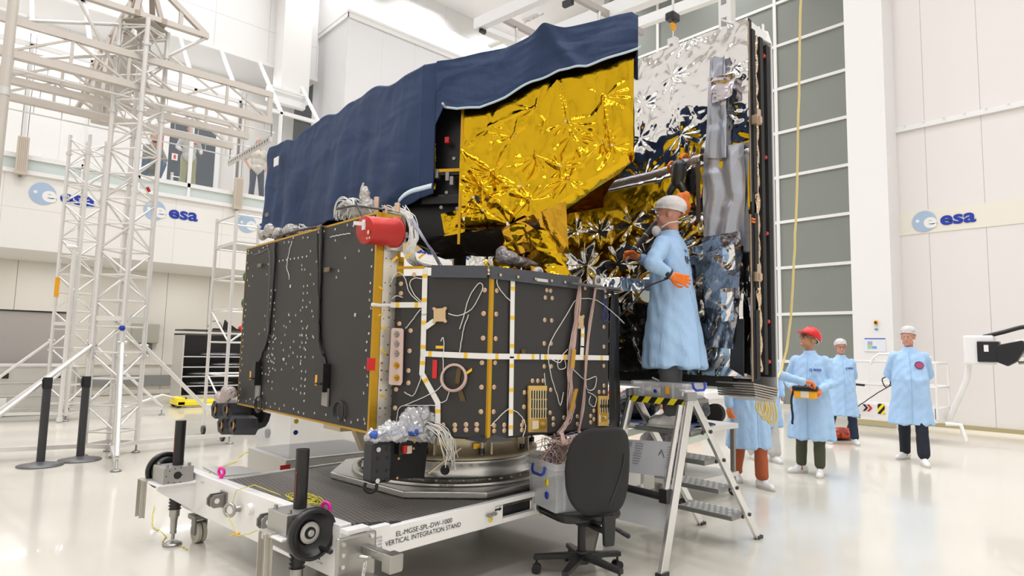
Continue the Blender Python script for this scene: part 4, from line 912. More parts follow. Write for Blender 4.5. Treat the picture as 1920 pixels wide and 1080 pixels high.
def creases(U_, V_, segs, w, amp):
    out = np.zeros_like(U_)
    for (a0, b0), (a1, b1) in segs:
        dx, dy = a1-a0, b1-b0; L2 = dx*dx+dy*dy; q = np.clip(((U_-a0)*dx+(V_-b0)*dy)/L2, 0, 1); d = np.hypot(U_-a0-q*dx, V_-b0-q*dy)
        ww = w*(.35+1.1*q*(1-q)*2); side = np.sign((U_-a0)*dy-(V_-b0)*dx)
        out += amp*np.exp(-(d/ww)**1.3)*(1+.5*side)
    return out
sgp = [((1045, 150), (1003, 203)), ((1045, 150), (1003, 292)), ((1045, 150), (1060, 227)), ((1050, 150), (1072, 252)), ((1003, 203), (963, 254)), ((963, 254), (923, 324)), ((1005, 292), (1049, 310)), ((1003, 203), (918, 237)), ((918, 237), (920, 275)), ((867, 282), (902, 350)), ((902, 350), (887, 370)), ((887, 370), (905, 394)), ((923, 324), (991, 374)), ((1064, 334), (1128, 268)), ((1064, 334), (1040, 370)), ((975, 349), (991, 374)), ((1049, 310), (1064, 334)), ((1132, 182), (1128, 268)), ((1132, 182), (1147, 272)), ((923, 324), (880, 300)), ((905, 394), (953, 421)), ((991, 374), (953, 421)), ((1147, 272), (1180, 290)), ((1072, 252), (1090, 290)), ((902, 350), (960, 400)), ((1005, 292), (1012, 310))]
segs = [(sz(*p), sz(*q)) for p, q in sgp]
Dp = .040*vnoise(Us, Z, 1.0, 5)+.022*crumple(Us, Z, 1.5, 5, 6)+.021*stars(Us, Z, bts, .27, 3, 8)+creases(Us, Z, segs, .035, .017)+.0075*crumple(Us, Z, 6, 9, 6)
low_ = np.clip(1-(Z-B0[:, None])/.35, 0, 1); Dp += .02*low_*crumple(Us, Z, 3.2, 15, 6)
right = np.clip((Us-(SL+.62*(SR-SL)))/(.38*(SR-SL)), 0, 1)
Dp += right*.022*(tri(Us*5.5+.25*vnoise(Us, Z, 1.2, 4)+.15*Z)-.5)
Dp *= np.clip((SR-Us)/.05, .2, 1)*np.clip((T0[:, None]-.06-Z)/.35, .25, 1)
curl = np.clip(1-(Z-B0[:, None])/.10, 0, 1)**2
P = np.array(PL0)[None, None]+Us[..., None]*np.array(PD)+Dp[..., None]*np.array(PN)-(.09*curl)[..., None]*np.array(PN); P[..., 2] = Z+.015*curl
m = MB(); m.grid(P); gf = build('gold_foil_front', m, GOLDM, pay, 'crinkled gold foil sheet')
m = MB()
for a, b_ in bts: c = PL0+PD*a+V(0, 0, b_)-PN*.012; m.cut(); m.cyl(c-PN*.01, c+PN*.012, .009, n=10)
build('foil_button', m, mat('foil_button', (.75, .62, .42, 1), .45), gf)
for x, y in ((953, 421), (872, 412)):
    m = MB(); m.obox(fr(x, y, .03), PD, PN, (0, 0, 1), .012, .004, .025); build('white_label', m, WHITE2, gf)
# --- gold foil on the right flank (mirrored in the silver shield)
sv = (pB-pR).normalized(); sn = V(-sv.y, sv.x, 0)
if sn.dot(V(1, -.6, 0)) < 0: sn = -sn
L = (pB-pR).length; uu = np.linspace(0, L, 50); zz = np.linspace(0, 1, 60)
Us2 = np.repeat(uu[:, None], 60, 1); Z2 = bsz[-1]+.0+(3.35-bsz[-1])*zz[None]+0*Us2
P = np.array(pR)[None, None]+Us2[..., None]*np.array(sv)+(.02*crumple(Us2, Z2, 2.2, 41, 6))[..., None]*np.array(sn); P[..., 2] = Z2
m = MB(); m.grid(P); build('gold_foil_side', m, GOLDM, pay)
uu = np.linspace(3.25, 6.0, 80); Us2 = np.repeat(uu[:, None], 60, 1); Z2 = 2.62+(3.3-2.62)*zz[None]+0*Us2
P = np.zeros(Us2.shape+(3,)); P[..., 0] = 3.97+.025*crumple(Us2, Z2, 1.8, 43, 6); P[..., 1] = Us2; P[..., 2] = Z2
m = MB(); m.grid(P); build('gold_foil_back', m, GOLDM, pay)
# --- crumpled gold and dark foil under the box, with foil-wrapped struts down to the body
def sheet(fn, nu, nv, nm, mt, par, solid=0, label=None):
    Uq, Vq = np.meshgrid(np.linspace(0, 1, nu), np.linspace(0, 1, nv), indexing='ij'); m = MB(); m.grid(fn(Uq, Vq)); return build(nm, m, mt, par, label, solid=solid)
def quadsheet(c00, c10, c11, c01, amp, f, seed, n, nm, mt, par, sag=0, label=None, nn=None):
    A, B, Cc, E_ = (np.array(q) for q in (c00, c10, c11, c01)); nrm_ = np.cross(B-A, E_-A); nrm_ = nrm_/np.linalg.norm(nrm_) if nn is None else np.array(nn)
    su = np.linalg.norm(B-A); sv_ = np.linalg.norm(E_-A)
    def fn(a, b):
        P = (A*((1-a)*(1-b))[..., None]+B*(a*(1-b))[..., None]+Cc*(a*b)[..., None]+E_*((1-a)*b)[..., None])
        d = amp*crumple(a*su, b*sv_, f, seed, 7)+sag*np.sin(PI*a)
        return P+d[..., None]*nrm_
    return sheet(fn, n[0], n[1], nm, mt, par, 0, label)
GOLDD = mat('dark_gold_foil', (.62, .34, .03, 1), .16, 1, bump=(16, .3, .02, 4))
quadsheet(fr(745, 445, -.15), fr(1010, 415, .0), fr(1020, 470, -.3), fr(780, 465, -.45), .045, 3.5, 60, (70, 30), 'under_foil', mat('bronze_film', (.30, .24, .20, 1), .2, .9, bump=(20, .5, .03)), pay)
quadsheet(fr(817, 395, -.1), fr(872, 385, -.06), fr(868, 432, -.05), fr(828, 440, -.05), .04, 5, 61, (40, 34), 'gold_tuft', GOLDM, pay)
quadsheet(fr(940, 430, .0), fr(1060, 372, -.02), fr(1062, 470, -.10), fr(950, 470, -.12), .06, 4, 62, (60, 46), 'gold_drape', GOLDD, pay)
def legfoil(pts, r, seed, nm, mt):
    n1, n2 = 40, 30; pts = [np.array(p) for p in pts]
    def fn(a, b):
        s = a*(len(pts)-1); i = np.clip(s.astype(int), 0, len(pts)-2); fr_ = (s-i)[..., None]; PP = np.array(pts); c = PP[i]*(1-fr_)+PP[i+1]*fr_
        th = b*2*PI; rad = r*(1+.55*crumple(a*.8, b*.8, 5, seed, 6)); rad *= 1+.35*np.abs(a-.5)
        c[..., 0] += rad*np.cos(th); c[..., 1] += rad*np.sin(th); return c
    return sheet(fn, n1, n2, nm, mt, pay)
bz = V(0, 0, 1.90)
def topz(x, y, z): return onz(x, y, z)
for (xa, ya), (xb, yb), r, sd in (((968, 420), (925, 492), .085, 70), ((1030, 418), (975, 480), .07, 71), ((1010, 430), (1045, 498), .09, 72)):
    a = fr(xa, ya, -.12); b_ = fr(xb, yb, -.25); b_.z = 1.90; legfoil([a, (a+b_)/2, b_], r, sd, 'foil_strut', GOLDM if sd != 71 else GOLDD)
for x, y in ((2.6, 5.6), (3.7, 4.8), (3.6, 3.5)):
    m = MB(); m.cyl((x, y, 1.89), (x, y, 2.36), .06); build('support_leg', m, BLACKM, pay)
# ================================================================== navy dust cover
cov = thing('dust_cover', 'navy cloth cover with pale hem draped over the gold foil instrument box', 'cover', (2.4, 3.6, 2.5))
cnr = PL0+PN*.03
nA, nB, nv = 230, 190, 90
def folds(s, t): # vertical soft folds deepening downwards, tension creases near the top
    return .020*t*np.sin(s*9+1.2*np.sin(s*2.3)+.8*t)+.012*t*np.sin(s*17+2*np.sin(s*3.1)+1.5*t)+.024*crumple(s, t*1.1, 1.1, 21, 6)+.011*crumple(s, t*1.4, 3.2, 22, 6)
# left wall: runs from the far end to the corner, top about 3.4 m
yF, yC = 6.33, 3.605
s = np.linspace(0, yF-yC, nA); t = np.linspace(0, 1, nv)
Sg, Tg = np.meshgrid(s, t, indexing='ij')
topL = 3.40+.02*np.sin(s*7)+.012*np.sin(s*15+1)-.04*np.clip(1-s/.05, 0, 1); topL += interp(s, [0, .9, 1.6, 2.2, 2.72], [0, .0, .03, .015, .0])
botL = interp(s, [0, .2, 1.2, 2.0, 2.55, 2.72], [2.50, 2.50, 2.46, 2.44, 2.43, 2.44])
Zl = topL[:, None]+(botL-topL)[:, None]*Tg
P = np.zeros(Sg.shape+(3,)); P[..., 0] = 2.40-.03-folds(Sg, Tg)*1.2-.03*Tg; P[..., 1] = yF-Sg; P[..., 2] = Zl
P[..., 1] -= (.10*Tg*np.clip(1-Sg/.5, 0, 1))         # far edge swings inwards as it falls
leftP = P
# roll over the top edge
def roll(Pg, inward, w, drop):
    e = Pg[:, 0]; rows = [e+np.array(inward)*w*k+np.array((0, 0, .018*math.sin(PI*k)-drop*k)) for k in (0, .3, .6, 1.)]
    return np.stack(rows, 1)
# front: from the corner along the gold foil
s0 = 0; s1 = sz(1196, 60)[0]; s = np.linspace(s0, s1, nB)
edge = sz(817, 300)[0]; edge2 = sz(835, 205)[0]
topF = interp(s, tsx, tsz); hemF = interp(s, [edge]+hsx, [sz(812, 238)[1]]+hsz)
hemF = np.where(s < edge, interp(s, [0, edge], [2.47, 2.505]), hemF)
Sg, Tg = np.meshgrid(s, t, indexing='ij')
Zf = topF[:, None]+(hemF-topF)[:, None]*Tg
dF = .045+.012*Tg*(Sg > edge)+folds(Sg+3.1, Tg*.6)*1.1
dF = np.where(Sg <= edge, .03+folds(Sg+3.1, Tg)*.6, dF)
pk = sz(1025, 63)[0]; dF += .07*np.exp(-((Sg-pk+.12*Tg)/.10)**2)*np.exp(-Tg*1.5)+.03*np.exp(-((Sg-pk-.22*Tg)/.05)**2)
P = np.array(PL0)[None, None]+Sg[..., None]*np.array(PD)+dF[..., None]*np.array(PN); P[..., 2] = Zf
k1 = int(np.searchsorted(s, edge))
FP = P; P = leftP; bl = np.clip(1-(yF-yC-np.linspace(0, yF-yC, nA))/.22, 0, 1)**2
P = P+bl[:, None, None]*(FP[0]-P[-1])[None]; m = MB(); m.grid(P)
m.grid(roll(P, (1, 0, 0), 1.45, .08)); build('cover_side', m, NAVY, cov, solid=.004)
# far end flap
Pe = np.stack([P[0]+np.array((1, 0, 0))*w_+np.array((0, .03*math.sin(9*w_), 0)) for w_ in np.linspace(0, 1.45, 12)], 0); m = MB(); m.grid(Pe); build('cover_end', m, NAVY, cov, solid=.004)
P = FP
m = MB(); m.grid(P[k1-1:]); m.grid(P[:k1+1]); m.grid(roll(P, tuple(-PN), .9, .05)); build('cover_front', m, NAVY, cov, solid=.004)
Pe = np.stack([P[-1]+np.array(sv)*w_+np.array(sn)*(.02*math.sin(8*w_)) for w_ in np.linspace(0, L, 12)], 0); m = MB(); m.grid(Pe); build('cover_flank', m, NAVY, cov, solid=.004)
# back of the cover, above the gold foil (seen in the silver shield)
m = MB(); Pb = np.zeros((30, 12, 3)); yb = np.linspace(3.2, 6.1, 30); zb = np.linspace(3.5, 3.2, 12)
for i in range(30):
    for j in range(12): Pb[i, j] = (4.02+.03*math.sin(5*yb[i]+2*zb[j]), yb[i], zb[j])
m.grid(Pb); build('cover_back', m, NAVY, cov, solid=.004)
# hem piping
hp = [tuple(P[i, -1]+np.array(PN)*.004) for i in range(k1+1, nB)]
e0 = fr(838, 204, .10); m = MB(); m.tube([e0]+hp[8:]+[Vector(hp[-1])+PD*.02+V(0, 0, .012)], .0085, 6); build('hem_piping', m, PIPING, cov)
m = MB(); arc = [(758, 390), (768, 379), (782, 371), (800, 366), (819, 361)]
a3 = [fr(x, y, .12) for x, y in arc]; n_ = len(a3)
for off in (0,): 
    vs = []; 
    for p in wob(a3, 20, 0): vs += [p, p+V(0, 0, .035)-PN*.01]
    m.add(vs, [(2*i, 2*i+2, 2*i+3, 2*i+1) for i in range(len(vs)//2-1)], True)
build('hem_band', m, PIPING, cov, solid=.006)
m = MB(); c = onx(518, 303, 2.30); m.obox(c, (1, 0, 0), (0, 1, 0), (0, 0, 1), .006, .11, .085); build('cover_label', m, WHITE2, cov, 'small white sewn label')
# lifting rings poking through the cover
for x, y in ((823, 117), (1163, 24)):
    p = fr(x, y, -.10); m = MB(); m.torus(p, PN, .022, .006, 16, 6); m.cyl(p-V(0, 0, .08), p-V(0, 0, .02), .009); build('lifting_eye', m, ALU, pay)
# ================================================================== silver sunshield panel hung from the crane
XS = 4.5; ZS0, ZS1 = 1.245, 4.065; YS0, YS1 = 2.25, 5.65
sh = thing('sunshield_panel', 'tall silver foil shield with dark folded slats hanging from the crane', 'shield', (XS, 2.3, ZS0))
def fx(x, y, d=0): return onx(x, y, XS)+V(-d, 0, 0)
# crinkled front skin, with two framed openings low down
nu, nv = 420, 360
y_ = np.linspace(YS0, YS1, nu); z_ = np.linspace(ZS0+.02, ZS1, nv); Yg, Zg = np.meshgrid(y_, z_, indexing='ij')
rr = random.Random(12); bp_ = []
for i in range(9):
    for j in range(8): bp_.append((YS0+.2+i*.40+rr.uniform(-.09, .09), ZS0+.2+j*.38+rr.uniform(-.09, .09)))
sp_ = [fx(x, y) for x, y in ((1322, 300), (1250, 325), (1150, 350), (1090, 362))]; strap = interp(Yg, [2.0]+[p.y for p in sp_]+[5.7], [sp_[0].z+.02]+[p.z for p in sp_]+[2.35])
low = Zg < strap
Dp = .018*crumple(Yg, Zg, 2.6, 31, 6)+.019*stars(Yg, Zg, bp_, .22, 8, 7)+.0075*crumple(Yg, Zg, 8, 33, 6)
lowpts = [(2.7+.34*i+(.17 if j % 2 else 0)+rr.uniform(-.05, .05), 1.4+.29*j+rr.uniform(-.04, .04)) for i in range(9) for j in range(5)]
Dl = .040*stars(Yg, Zg, lowpts, .25, 18, 4)+.030*crumple(Yg, Zg, 2.0, 37, 5)
Dp = np.where(low, Dl, Dp)-.02*np.exp(-((Zg-strap)/.03)**2)
P = np.zeros(Yg.shape+(3,)); P[..., 0] = XS-.02-Dp; P[..., 1] = Yg; P[..., 2] = Zg
h1 = fx(1222, 541); h2 = fx(1226, 618)
def inhole(y, z): return ((y-h1.y)/.14)**2+((z-h1.z)/.13)**2 < 1 or (abs(y-h2.y) < .15 and abs(z-h2.z) < .17)
m = MB(); m.grid(P); keep = []
yc = (Yg[:-1, :-1]+Yg[1:, 1:])/2; zc = (Zg[:-1, :-1]+Zg[1:, 1:])/2
mask = [(not inhole(a, b_)) for a, b_ in zip(yc.ravel(), zc.ravel())]
m.f = [f for f, k in zip(m.f, mask) if k]; m.m = [0]*len(m.f); m.s = [True]*len(m.f)
ff = build('foil_front', m, SILVM, sh, 'crinkled silver foil')
m = MB(); n = 28; ring = [(h1.y+.145*math.cos(2*PI*i/n), h1.z+.135*math.sin(2*PI*i/n)) for i in range(n+1)]; m.tube([(XS-.03, a, b_) for a, b_ in ring], .013, 6)
m.cut(); rr4 = [(h2.y-.155, h2.z-.15), (h2.y-.155, h2.z+.15), (h2.y-.13, h2.z+.175), (h2.y+.13, h2.z+.175), (h2.y+.155, h2.z+.15), (h2.y+.155, h2.z-.15), (h2.y+.13, h2.z-.175), (h2.y-.13, h2.z-.175), (h2.y-.155, h2.z-.15)]
m.tube([(XS-.03, a, b_) for a, b_ in rr4], .013, 6); build('opening_rim', m, GOLDT, sh)
# frame behind the skin (leaves the openings clear)
m = MB(); Yr = YS1
for (a, b_, c, d) in ((YS0, 2.55, ZS0, ZS1), (3.55, Yr, ZS0, ZS1), (2.55, 3.55, 2.15, ZS1), (2.55, 3.55, ZS0, 1.30)): m.box(XS+.01, XS+.05, a, b_, c, d)
build('shield_frame', m, BLACKM, sh)
# folded slats seen edge-on at the near side, mapped across the thickness
def xx(px): return XS+(px-1405)/(1449-1405)*.375
m = MB(); m.box(xx(1405)-.012, xx(1405), YS0-.004, YS0+.004, 2.60, ZS1-.03); m.cut(); m.box(xx(1403.5)-.012, xx(1404), YS0-.004, YS0+.004, ZS0, 2.5); build('foil_edge', m, mat('bronze_edge', (.45, .35, .25, 1), .3, .8), sh)
for a, b_, zl, zh, mt, nm in ((1409.5, 1415.5, 2.68, 3.99, BLACKM, 'slat'), (1409, 1415.5, 1.95, 2.52, BLACKM, 'slat'), (1409, 1415.5, ZS0+.02, 1.78, BLACKM, 'slat'), (1424.5, 1430.5, ZS0+.05, 3.97, BLACKM, 'slat'), (1437.5, 1445, ZS0+.03, 3.94, BLACKM, 'slat')):
    m = MB(); m.box(xx(a), xx(b_), YS0-.01, YS0+.3, zl, zh); build(nm, m, mt, sh)
m = MB(); m.box(xx(1415.5), xx(1438), YS0+.12, YS0+.28, ZS0+.03, 3.93); m.box(xx(1409), xx(1445), YS0+.31, YS1, 2.2, 3.93); m.box(xx(1409), xx(1445), 3.6, YS1, ZS0+.03, 2.2); build('slat_core', m, mat('brown_black', (.016, .010, .008, 1), .5), sh)
zg = np.linspace(0, 1, 240); P = np.zeros((240, 8, 3))
for j in range(8): P[:, j, 0] = xx(1418.5)+(xx(1423)-xx(1418.5))*j/7+.006*np.sin(zg*60+3*np.sin(zg*23)); P[:, j, 1] = YS0+.02-.02*math.sin(PI*j/7)+.006*np.sin(zg*90+j); P[:, j, 2] = ZS0+.07+(3.96-ZS0-.07)*zg
m = MB(); m.grid(P); build('foil_gap', m, mat('bronze_foil', (.72, .56, .40, 1), .2, 1, bump=(40, .8, .02)), sh)
m = MB(); m.box(xx(1447), xx(1449), YS0-.012, 2.6, ZS0-.12, 3.98); m.box(xx(1447), xx(1449), 2.6, YS1, 2.2, 3.98); m.box(xx(1447), xx(1449), 3.6, YS1, ZS0-.1, 2.2); build('white_backing', m, mat('white_honeycomb', (.80, .80, .80, 1), .4), sh)
m = MB(); P = np.zeros((60, 6, 3)); ya = np.linspace(YS0-.06, YS1, 60)
m.prism([(xx(1412), YS0+.0, 3.96), (xx(1449), YS0-.012, 3.98), (xx(1449), YS0+.02, 4.10), (xx(1405), YS0+.22, 4.14), (xx(1405), YS0+.02, 4.0)], (0, .02, 0))
m.box(xx(1407), xx(1449), YS0+.02, YS1, 3.98, 4.075); build('top_sheet', m, mat('white_film', (.82, .82, .80, 1), .35), sh)
m = MB()
for k in range(14): m.box(xx(1446), xx(1449), YS0+.05+k*.035, YS0+.06+k*.035, 4.07, 4.17-.008*k)
build('core_ribs', m, WHITE2, sh)
for y in (104, 295, 438, 603, 678):
    p = onx(1434, y, xx(1434)); m = MB(); m.cyl((xx(1430.5), YS0+.004, p.z), (xx(1437.5), YS0+.004, p.z), .008, n=8); m.cyl((xx(1432), YS0+.004, p.z), (xx(1435.5), YS0+.004, p.z), .016, n=8); build('red_spacer', m, RED, sh)
for y in (228, 520):
    p = onx(1412, y, xx(1412)); m = MB(); m.cut(); m.obox(p+V(-.01, -.03, 0), (1, 0, 0), (0, 1, 0), (0, 0, 1), .07, .05, .07); m.cut(); m.obox(p+V(0, -.05, .0), (1, 0, 0), (0, 1, 0), (0, 0, 1), .04, .03, .05); m.cut(); m.obox(p+V(.03, -.02, .07), (1, 0, 0), (0, 1, 0), (0, 0, 1), .06, .03, .06); build('hinge', m, mat('bronze_hinge', (.62, .48, .36, 1), .3, .8), sh)
p = onx(1408, 413, xx(1408)); m = MB(); m.cyl(p+V(-.03, -.02, -.016), p+V(.02, -.02, -.016), .008); m.cut(); m.cyl(p+V(-.03, -.02, .006), p+V(.02, -.02, .006), .008); build('orange_cable', m, ORANGE, sh)
# bottom edge: black beam and layered film
m = MB(); m.box(XS-.04, XS+.05, YS0+.15, YS1, ZS0-.05, ZS0+.03); build('bottom_beam', m, BLACKM, sh)
m = MB()
for k in range(6):
    zz_ = ZS0-.008-.019*k; xa_, xb_ = xx(1400+1.5*k), xx(1447); m.cut()
    m.prism([(xa_, YS0-.02+.004*k, zz_), (xb_, YS0-.02+.004*k, zz_-.05), (xb_, YS0-.02+.004*k, zz_-.062), (xa_, YS0-.02+.004*k, zz_-.012)], (0, .3, 0))
build('bottom_film', m, mat('bronze_layer_film', (.50, .46, .42, 1), .3, .8), sh)
# satin grey sheets hanging over the front near the edge
def gsheet(px, amp, f, seed, nm, mt=GREYF, d=.06, n=(60, 90)):
    c = [fx(x, y, d) for x, y in px]; return quadsheet(c[0], c[1], c[2], c[3], amp, f, seed, n, nm, mt, sh, nn=(-1, 0, 0))
FS = [(1338, 112), (1368, 110), (1372, 300), (1327, 300)]
def fold_sheet(px, nm, mt, d, nf, amp, seed):
    A, B, Cc, E_ = (np.array(fx(x, y, d)) for x, y in px)
    def fn(a, b):
        P = A*((1-a)*(1-b))[..., None]+B*(a*(1-b))[..., None]+Cc*(a*b)[..., None]+E_*((1-a)*b)[..., None]
        w = a+.05*np.sin(5*b+seed)+.03*np.sin(11*b+2*seed); P[..., 0] -= .55*amp*(.5-.5*np.cos(2*PI*nf*w))+.5*amp*crumple(a*.5, b*.9, 3.0, seed, 6); return P
    return sheet(fn, 90, 90, nm, mt, sh)
fold_sheet([(1322, 290), (1402, 268), (1402, 470), (1323, 478)], 'grey_sheet', GREYF, .03, 2.3, .055, 3)
fold_sheet(FS, 'grey_sheet', GREYF, .05, 1.6, .05, 5)
gsheet([(1345, 155), (1388, 140), (1386, 185), (1348, 200)], .04, 5, 82, 'grey_pouch', mat('grey_pink_foil', (.60, .56, .58, 1), .22, .9, bump=(16, .5, .02)), .10)
gsheet([(1326, 448), (1398, 436), (1400, 560), (1332, 575)], .045, 3.2, 83, 'grey_sheet', mat('steel_grey_foil', (.42, .42, .45, 1), .18, .95, bump=(10, .5, .03)), .09)
gsheet([(1332, 540), (1400, 530), (1385, 655), (1338, 650)], .05, 4, 84, 'grey_sheet', mat('steel_grey_foil_low', (.36, .36, .38, 1), .16, .95, bump=(12, .5, .03)), .08)
gsheet([(1352, 470), (1400, 462), (1400, 705), (1345, 705)], .05, 4.5, 85, 'silver_drape', SILVM, .045)
m = MB(); m.prism([fx(x, y, .07) for x, y in ((1382, 600), (1404, 600), (1404, 706), (1378, 690))], V(-.01, 0, 0)); build('black_patch', m, BLACK, sh)
for px in ([(1370, 470), (1392, 462), (1394, 508), (1372, 512)], [(1366, 545), (1390, 540), (1392, 600), (1370, 606)]): gsheet(px, .03, 6, 86, 'foil_pouch', SILVM, .13, (30, 30))
m = MB()
for x, y in ((1348, 160), (1350, 185), (1372, 205), (1376, 455), (1374, 502), (1372, 548), (1372, 575)): p = fx(x, y, .15); m.cut(); m.obox(p, (1, 0, 0), (0, 1, 0), (0, 0, 1), .004, .022, .02)
build('copper_tab', m, COPPER, sh)
gsheet([(1314, 300), (1322, 298), (1322, 420), (1314, 420)], .006, 3, 87, 'bronze_sheet', mat('dark_bronze', (.12, .11, .10, 1), .4, .6), .07, (10, 40))
# grey padded strap running down across the skin
pts = [fx(x, y, .06) for x, y in ((1322, 300), (1300, 306), (1250, 325), (1200, 338), (1150, 350), (1090, 362))]
m = MB(); vs = []
for p in wob(pts, 40, .003, 5): vs += [p+V(0, 0, .035), p+V(-.025, 0, .0), p+V(0, 0, -.035)]
m.add(vs, [(3*i+k, 3*i+k+1, 3*i+k+4, 3*i+k+3) for i in range(len(vs)//3-1) for k in (0, 1)], True); build('padded_strap', m, mat('mauve_grey_film', (.36, .34, .37, 1), .3, .6, bump=(22, .6, .02)), sh)
# crinkled ledge of foil between shield and body
quadsheet(V(3.62, 2.95, 1.93), V(4.47, 2.75, 1.99), V(4.47, 3.4, 1.99), V(3.62, 3.6, 1.95), .045, 6, 90, (70, 40), 'ledge_foil', SILVM, sh)
m = MB(); quadsheet(V(4.40, 3.75, 1.28), V(4.40, 3.15, 1.28), V(4.42, 3.12, 1.85), V(4.40, 3.75, 1.9), .08, 4, 92, (50, 50), 'black_foil', mat('black_foil', (.22, .22, .22, 1), .10, 1, bump=(10, .4, .03)), sh)
quadsheet(V(3.58, 2.93, 1.895), V(4.46, 2.70, 1.93), V(4.46, 2.74, 2.03), V(3.58, 2.97, 1.985), .035, 7, 93, (90, 20), 'ledge_band', SILVM, sh)
# black elbow tool fixed to the shield with orange ties
m = MB(); m.caps(fx(1286, 318, .1), fx(1285, 348, .12), .065, .05); m.cut(); m.caps(fx(1283, 345, .12), fx(1274, 366, .14), .035, .03); m.cut(); m.caps(fx(1290, 350, .12), fx(1298, 366, .12), .03, .028); build('black_elbow', m, BLACKP, sh)
m = MB()
for x, y in ((1268, 317), (1292, 303)): m.cut(); m.torus(fx(x, y, .07), (0, 1, .3), .045, .012, 14, 6)
build('orange_tie', m, ORANGE, sh)
m = MB()
for x, y, r in ((1298, 382, .06), (1304, 395, .055), (1296, 402, .05), (1306, 376, .04)): m.ell(fx(x, y, .16), (r, r*.8, r), 14)
fuse('orange_cloth', m, mat('orange_rag', (.85, .20, .03, 1), .7), sh, .008, 1, 'crumpled orange cloth', lambda c, n: c+n*.022*fold3(c, 9, 3))
# ================================================================== truss towers and overhead truss beams at the left
def tower(name, c, half, rot, ztop, label, z0=.10, plate=True):
    t = thing(name, label, 'truss tower', (c[0], c[1], 0))
    cs = [V(c[0]+half*1.414*math.cos(rot+PI/2*k), c[1]+half*1.414*math.sin(rot+PI/2*k), 0) for k in range(4)]
    for q in cs:
        m = MB(); m.cyl(q+V(0, 0, z0), q+V(0, 0, ztop), .031, n=12); lg = build('leg', m, TRUSS, t)
        m = MB(); m.cyl(q+V(0, 0, .02), q+V(0, 0, z0), .012, n=8); m.lathe([(0, 0), (.05, 0), (.05, .012), (.02, .03), (0, .03)], q, (0, 0, 1), 14); build('levelling_foot', m, STEELD, lg)
        m = MB()
        for z in (1.25, ztop*.78, ztop-.35): m.cut(); m.cyl(q+V(0, 0, z-.03), q+V(0, 0, z+.03), .042, n=10); m.cyl(q+V(-.05, 0, z), q+V(.06, 0, z), .014, n=8)
        build('clamp', m, ALUM, lg)
    m = MB(); st_ = .33
    for k in range(4):
        a, b_ = cs[k], cs[(k+1) % 4]; z = .3; fl = k % 2
        while z < ztop-.1:
            m.tube([a+V(0, 0, z), b_+V(0, 0, z)], .0125, 6, False)
            z2 = min(z+st_, ztop-.05); p, q = (a, b_) if fl else (b_, a); m.tube([p+V(0, 0, z+.02), q+V(0, 0, z2-.02)], .0125, 6, False); fl = 1-fl; z += st_
    build('lattice', m, TRUSS, t)
    m = MB()
    for k in range(4): m.bar(cs[k]+V(0, 0, 1.72), cs[(k+1) % 4]+V(0, 0, 1.72), .03, .06)
    m.cut()
    for k in range(4): m.bar(cs[k]+V(0, 0, .13), cs[(k+1) % 4]+V(0, 0, .13), .05, .05)
    build('collar_frame', m, TRUSS, t)
    if plate:
        m = MB(); m.prism([q*1.0+V(0, 0, ztop) for q in cs], (0, 0, .015)); build('top_plate', m, mat('beige_plate', (.52, .48, .42, 1), .45, .3), t)
    return t, cs
R0_ = math.radians(41-45)
t1, c1 = tower('truss_tower', (1.79, 9.46), .20, math.radians(-4), 5.70, 'nearer silver truss tower with long side braces at far left')
t2, c2 = tower('truss_tower', (1.87, 13.9), .20, math.radians(-4), 5.2, 'farther silver truss tower standing in front of the open grey case', plate=False)
def brace(par, p, q, r=.026):
    m = MB(); m.tube([p, q], r, 10); m.cyl(Vector(p)-V(.05, 0, 0), Vector(p)+V(.05, 0, 0), .02); return build('brace', m, TRUSS, par)
def floorfoot(par, p):
    m = MB(); m.lathe([(0, 0), (.055, 0), (.055, .012), (.018, .03), (.012, .03), (.012, .13), (0, .13)], (p[0], p[1], 0), (0, 0, 1), 14); build('outrigger_foot', m, STEELD, par)
def outrigger(par, top, foot, base):
    brace(par, top, (foot[0], foot[1], .16)); floorfoot(par, foot)
    m = MB(); m.bar((base[0], base[1], .13), (foot[0], foot[1], .13), .06, .05); build('outrigger_beam', m, TRUSS, par)
fF = onz(228, 885); top = c1[3]+V(0, 0, 1.40); outrigger(t1, c1[3]+V(0, 0, 1.42), (1.62, 8.2), (1.76, 9.2))
outrigger(t1, c1[0]+V(0, 0, 1.38), onz(430, 832), c1[0]); outrigger(t1, c1[2]+V(0, 0, 1.38), (.2, 9.75), c1[2])
outrigger(t2, c2[0]+V(0, 0, 1.42), onz(303, 778), c2[0]); outrigger(t2, c2[2]+V(0, 0, 1.42), (.3, 14.2), c2[2]); brace(t1, c1[2]+V(0, 0, 1.38), (.1, 8.6, .16)); floorfoot(t1, (.1, 8.6))
m = MB(); q = c2[3]+V(-.10, -.12, 0); m.cyl(q+V(0, 0, .1), q+V(0, 0, 3.05), .035, n=12); m.ell(q+V(-.04, 0, 3.08), (.10, .05, .04), 12); m.cyl(q+V(0, 0, .02), q+V(0, 0, .1), .05); build('hoist_pole', m, TRUSS, t2)
m = MB(); q = c2[2]; m.box(q.x-.035, q.x+.035, q.y-.04, q.y-.03, 2.20, 2.55); build('level_sticker', m, ORANGEY, t2)
m = MB(); m.lathe([(0, 0), (.035, 0), (.035, .01), (0, .01)], c1[3]+V(-.02, -.03, 1.60), (-.2, -1, 0), 18); build('round_sticker', m, ESAB, t1)
m = MB(); m.cyl(c1[3]+V(.20, .15, 3.42), c1[3]+V(.17, .13, 3.47), .02); build('red_marker', m, REDB, t1)
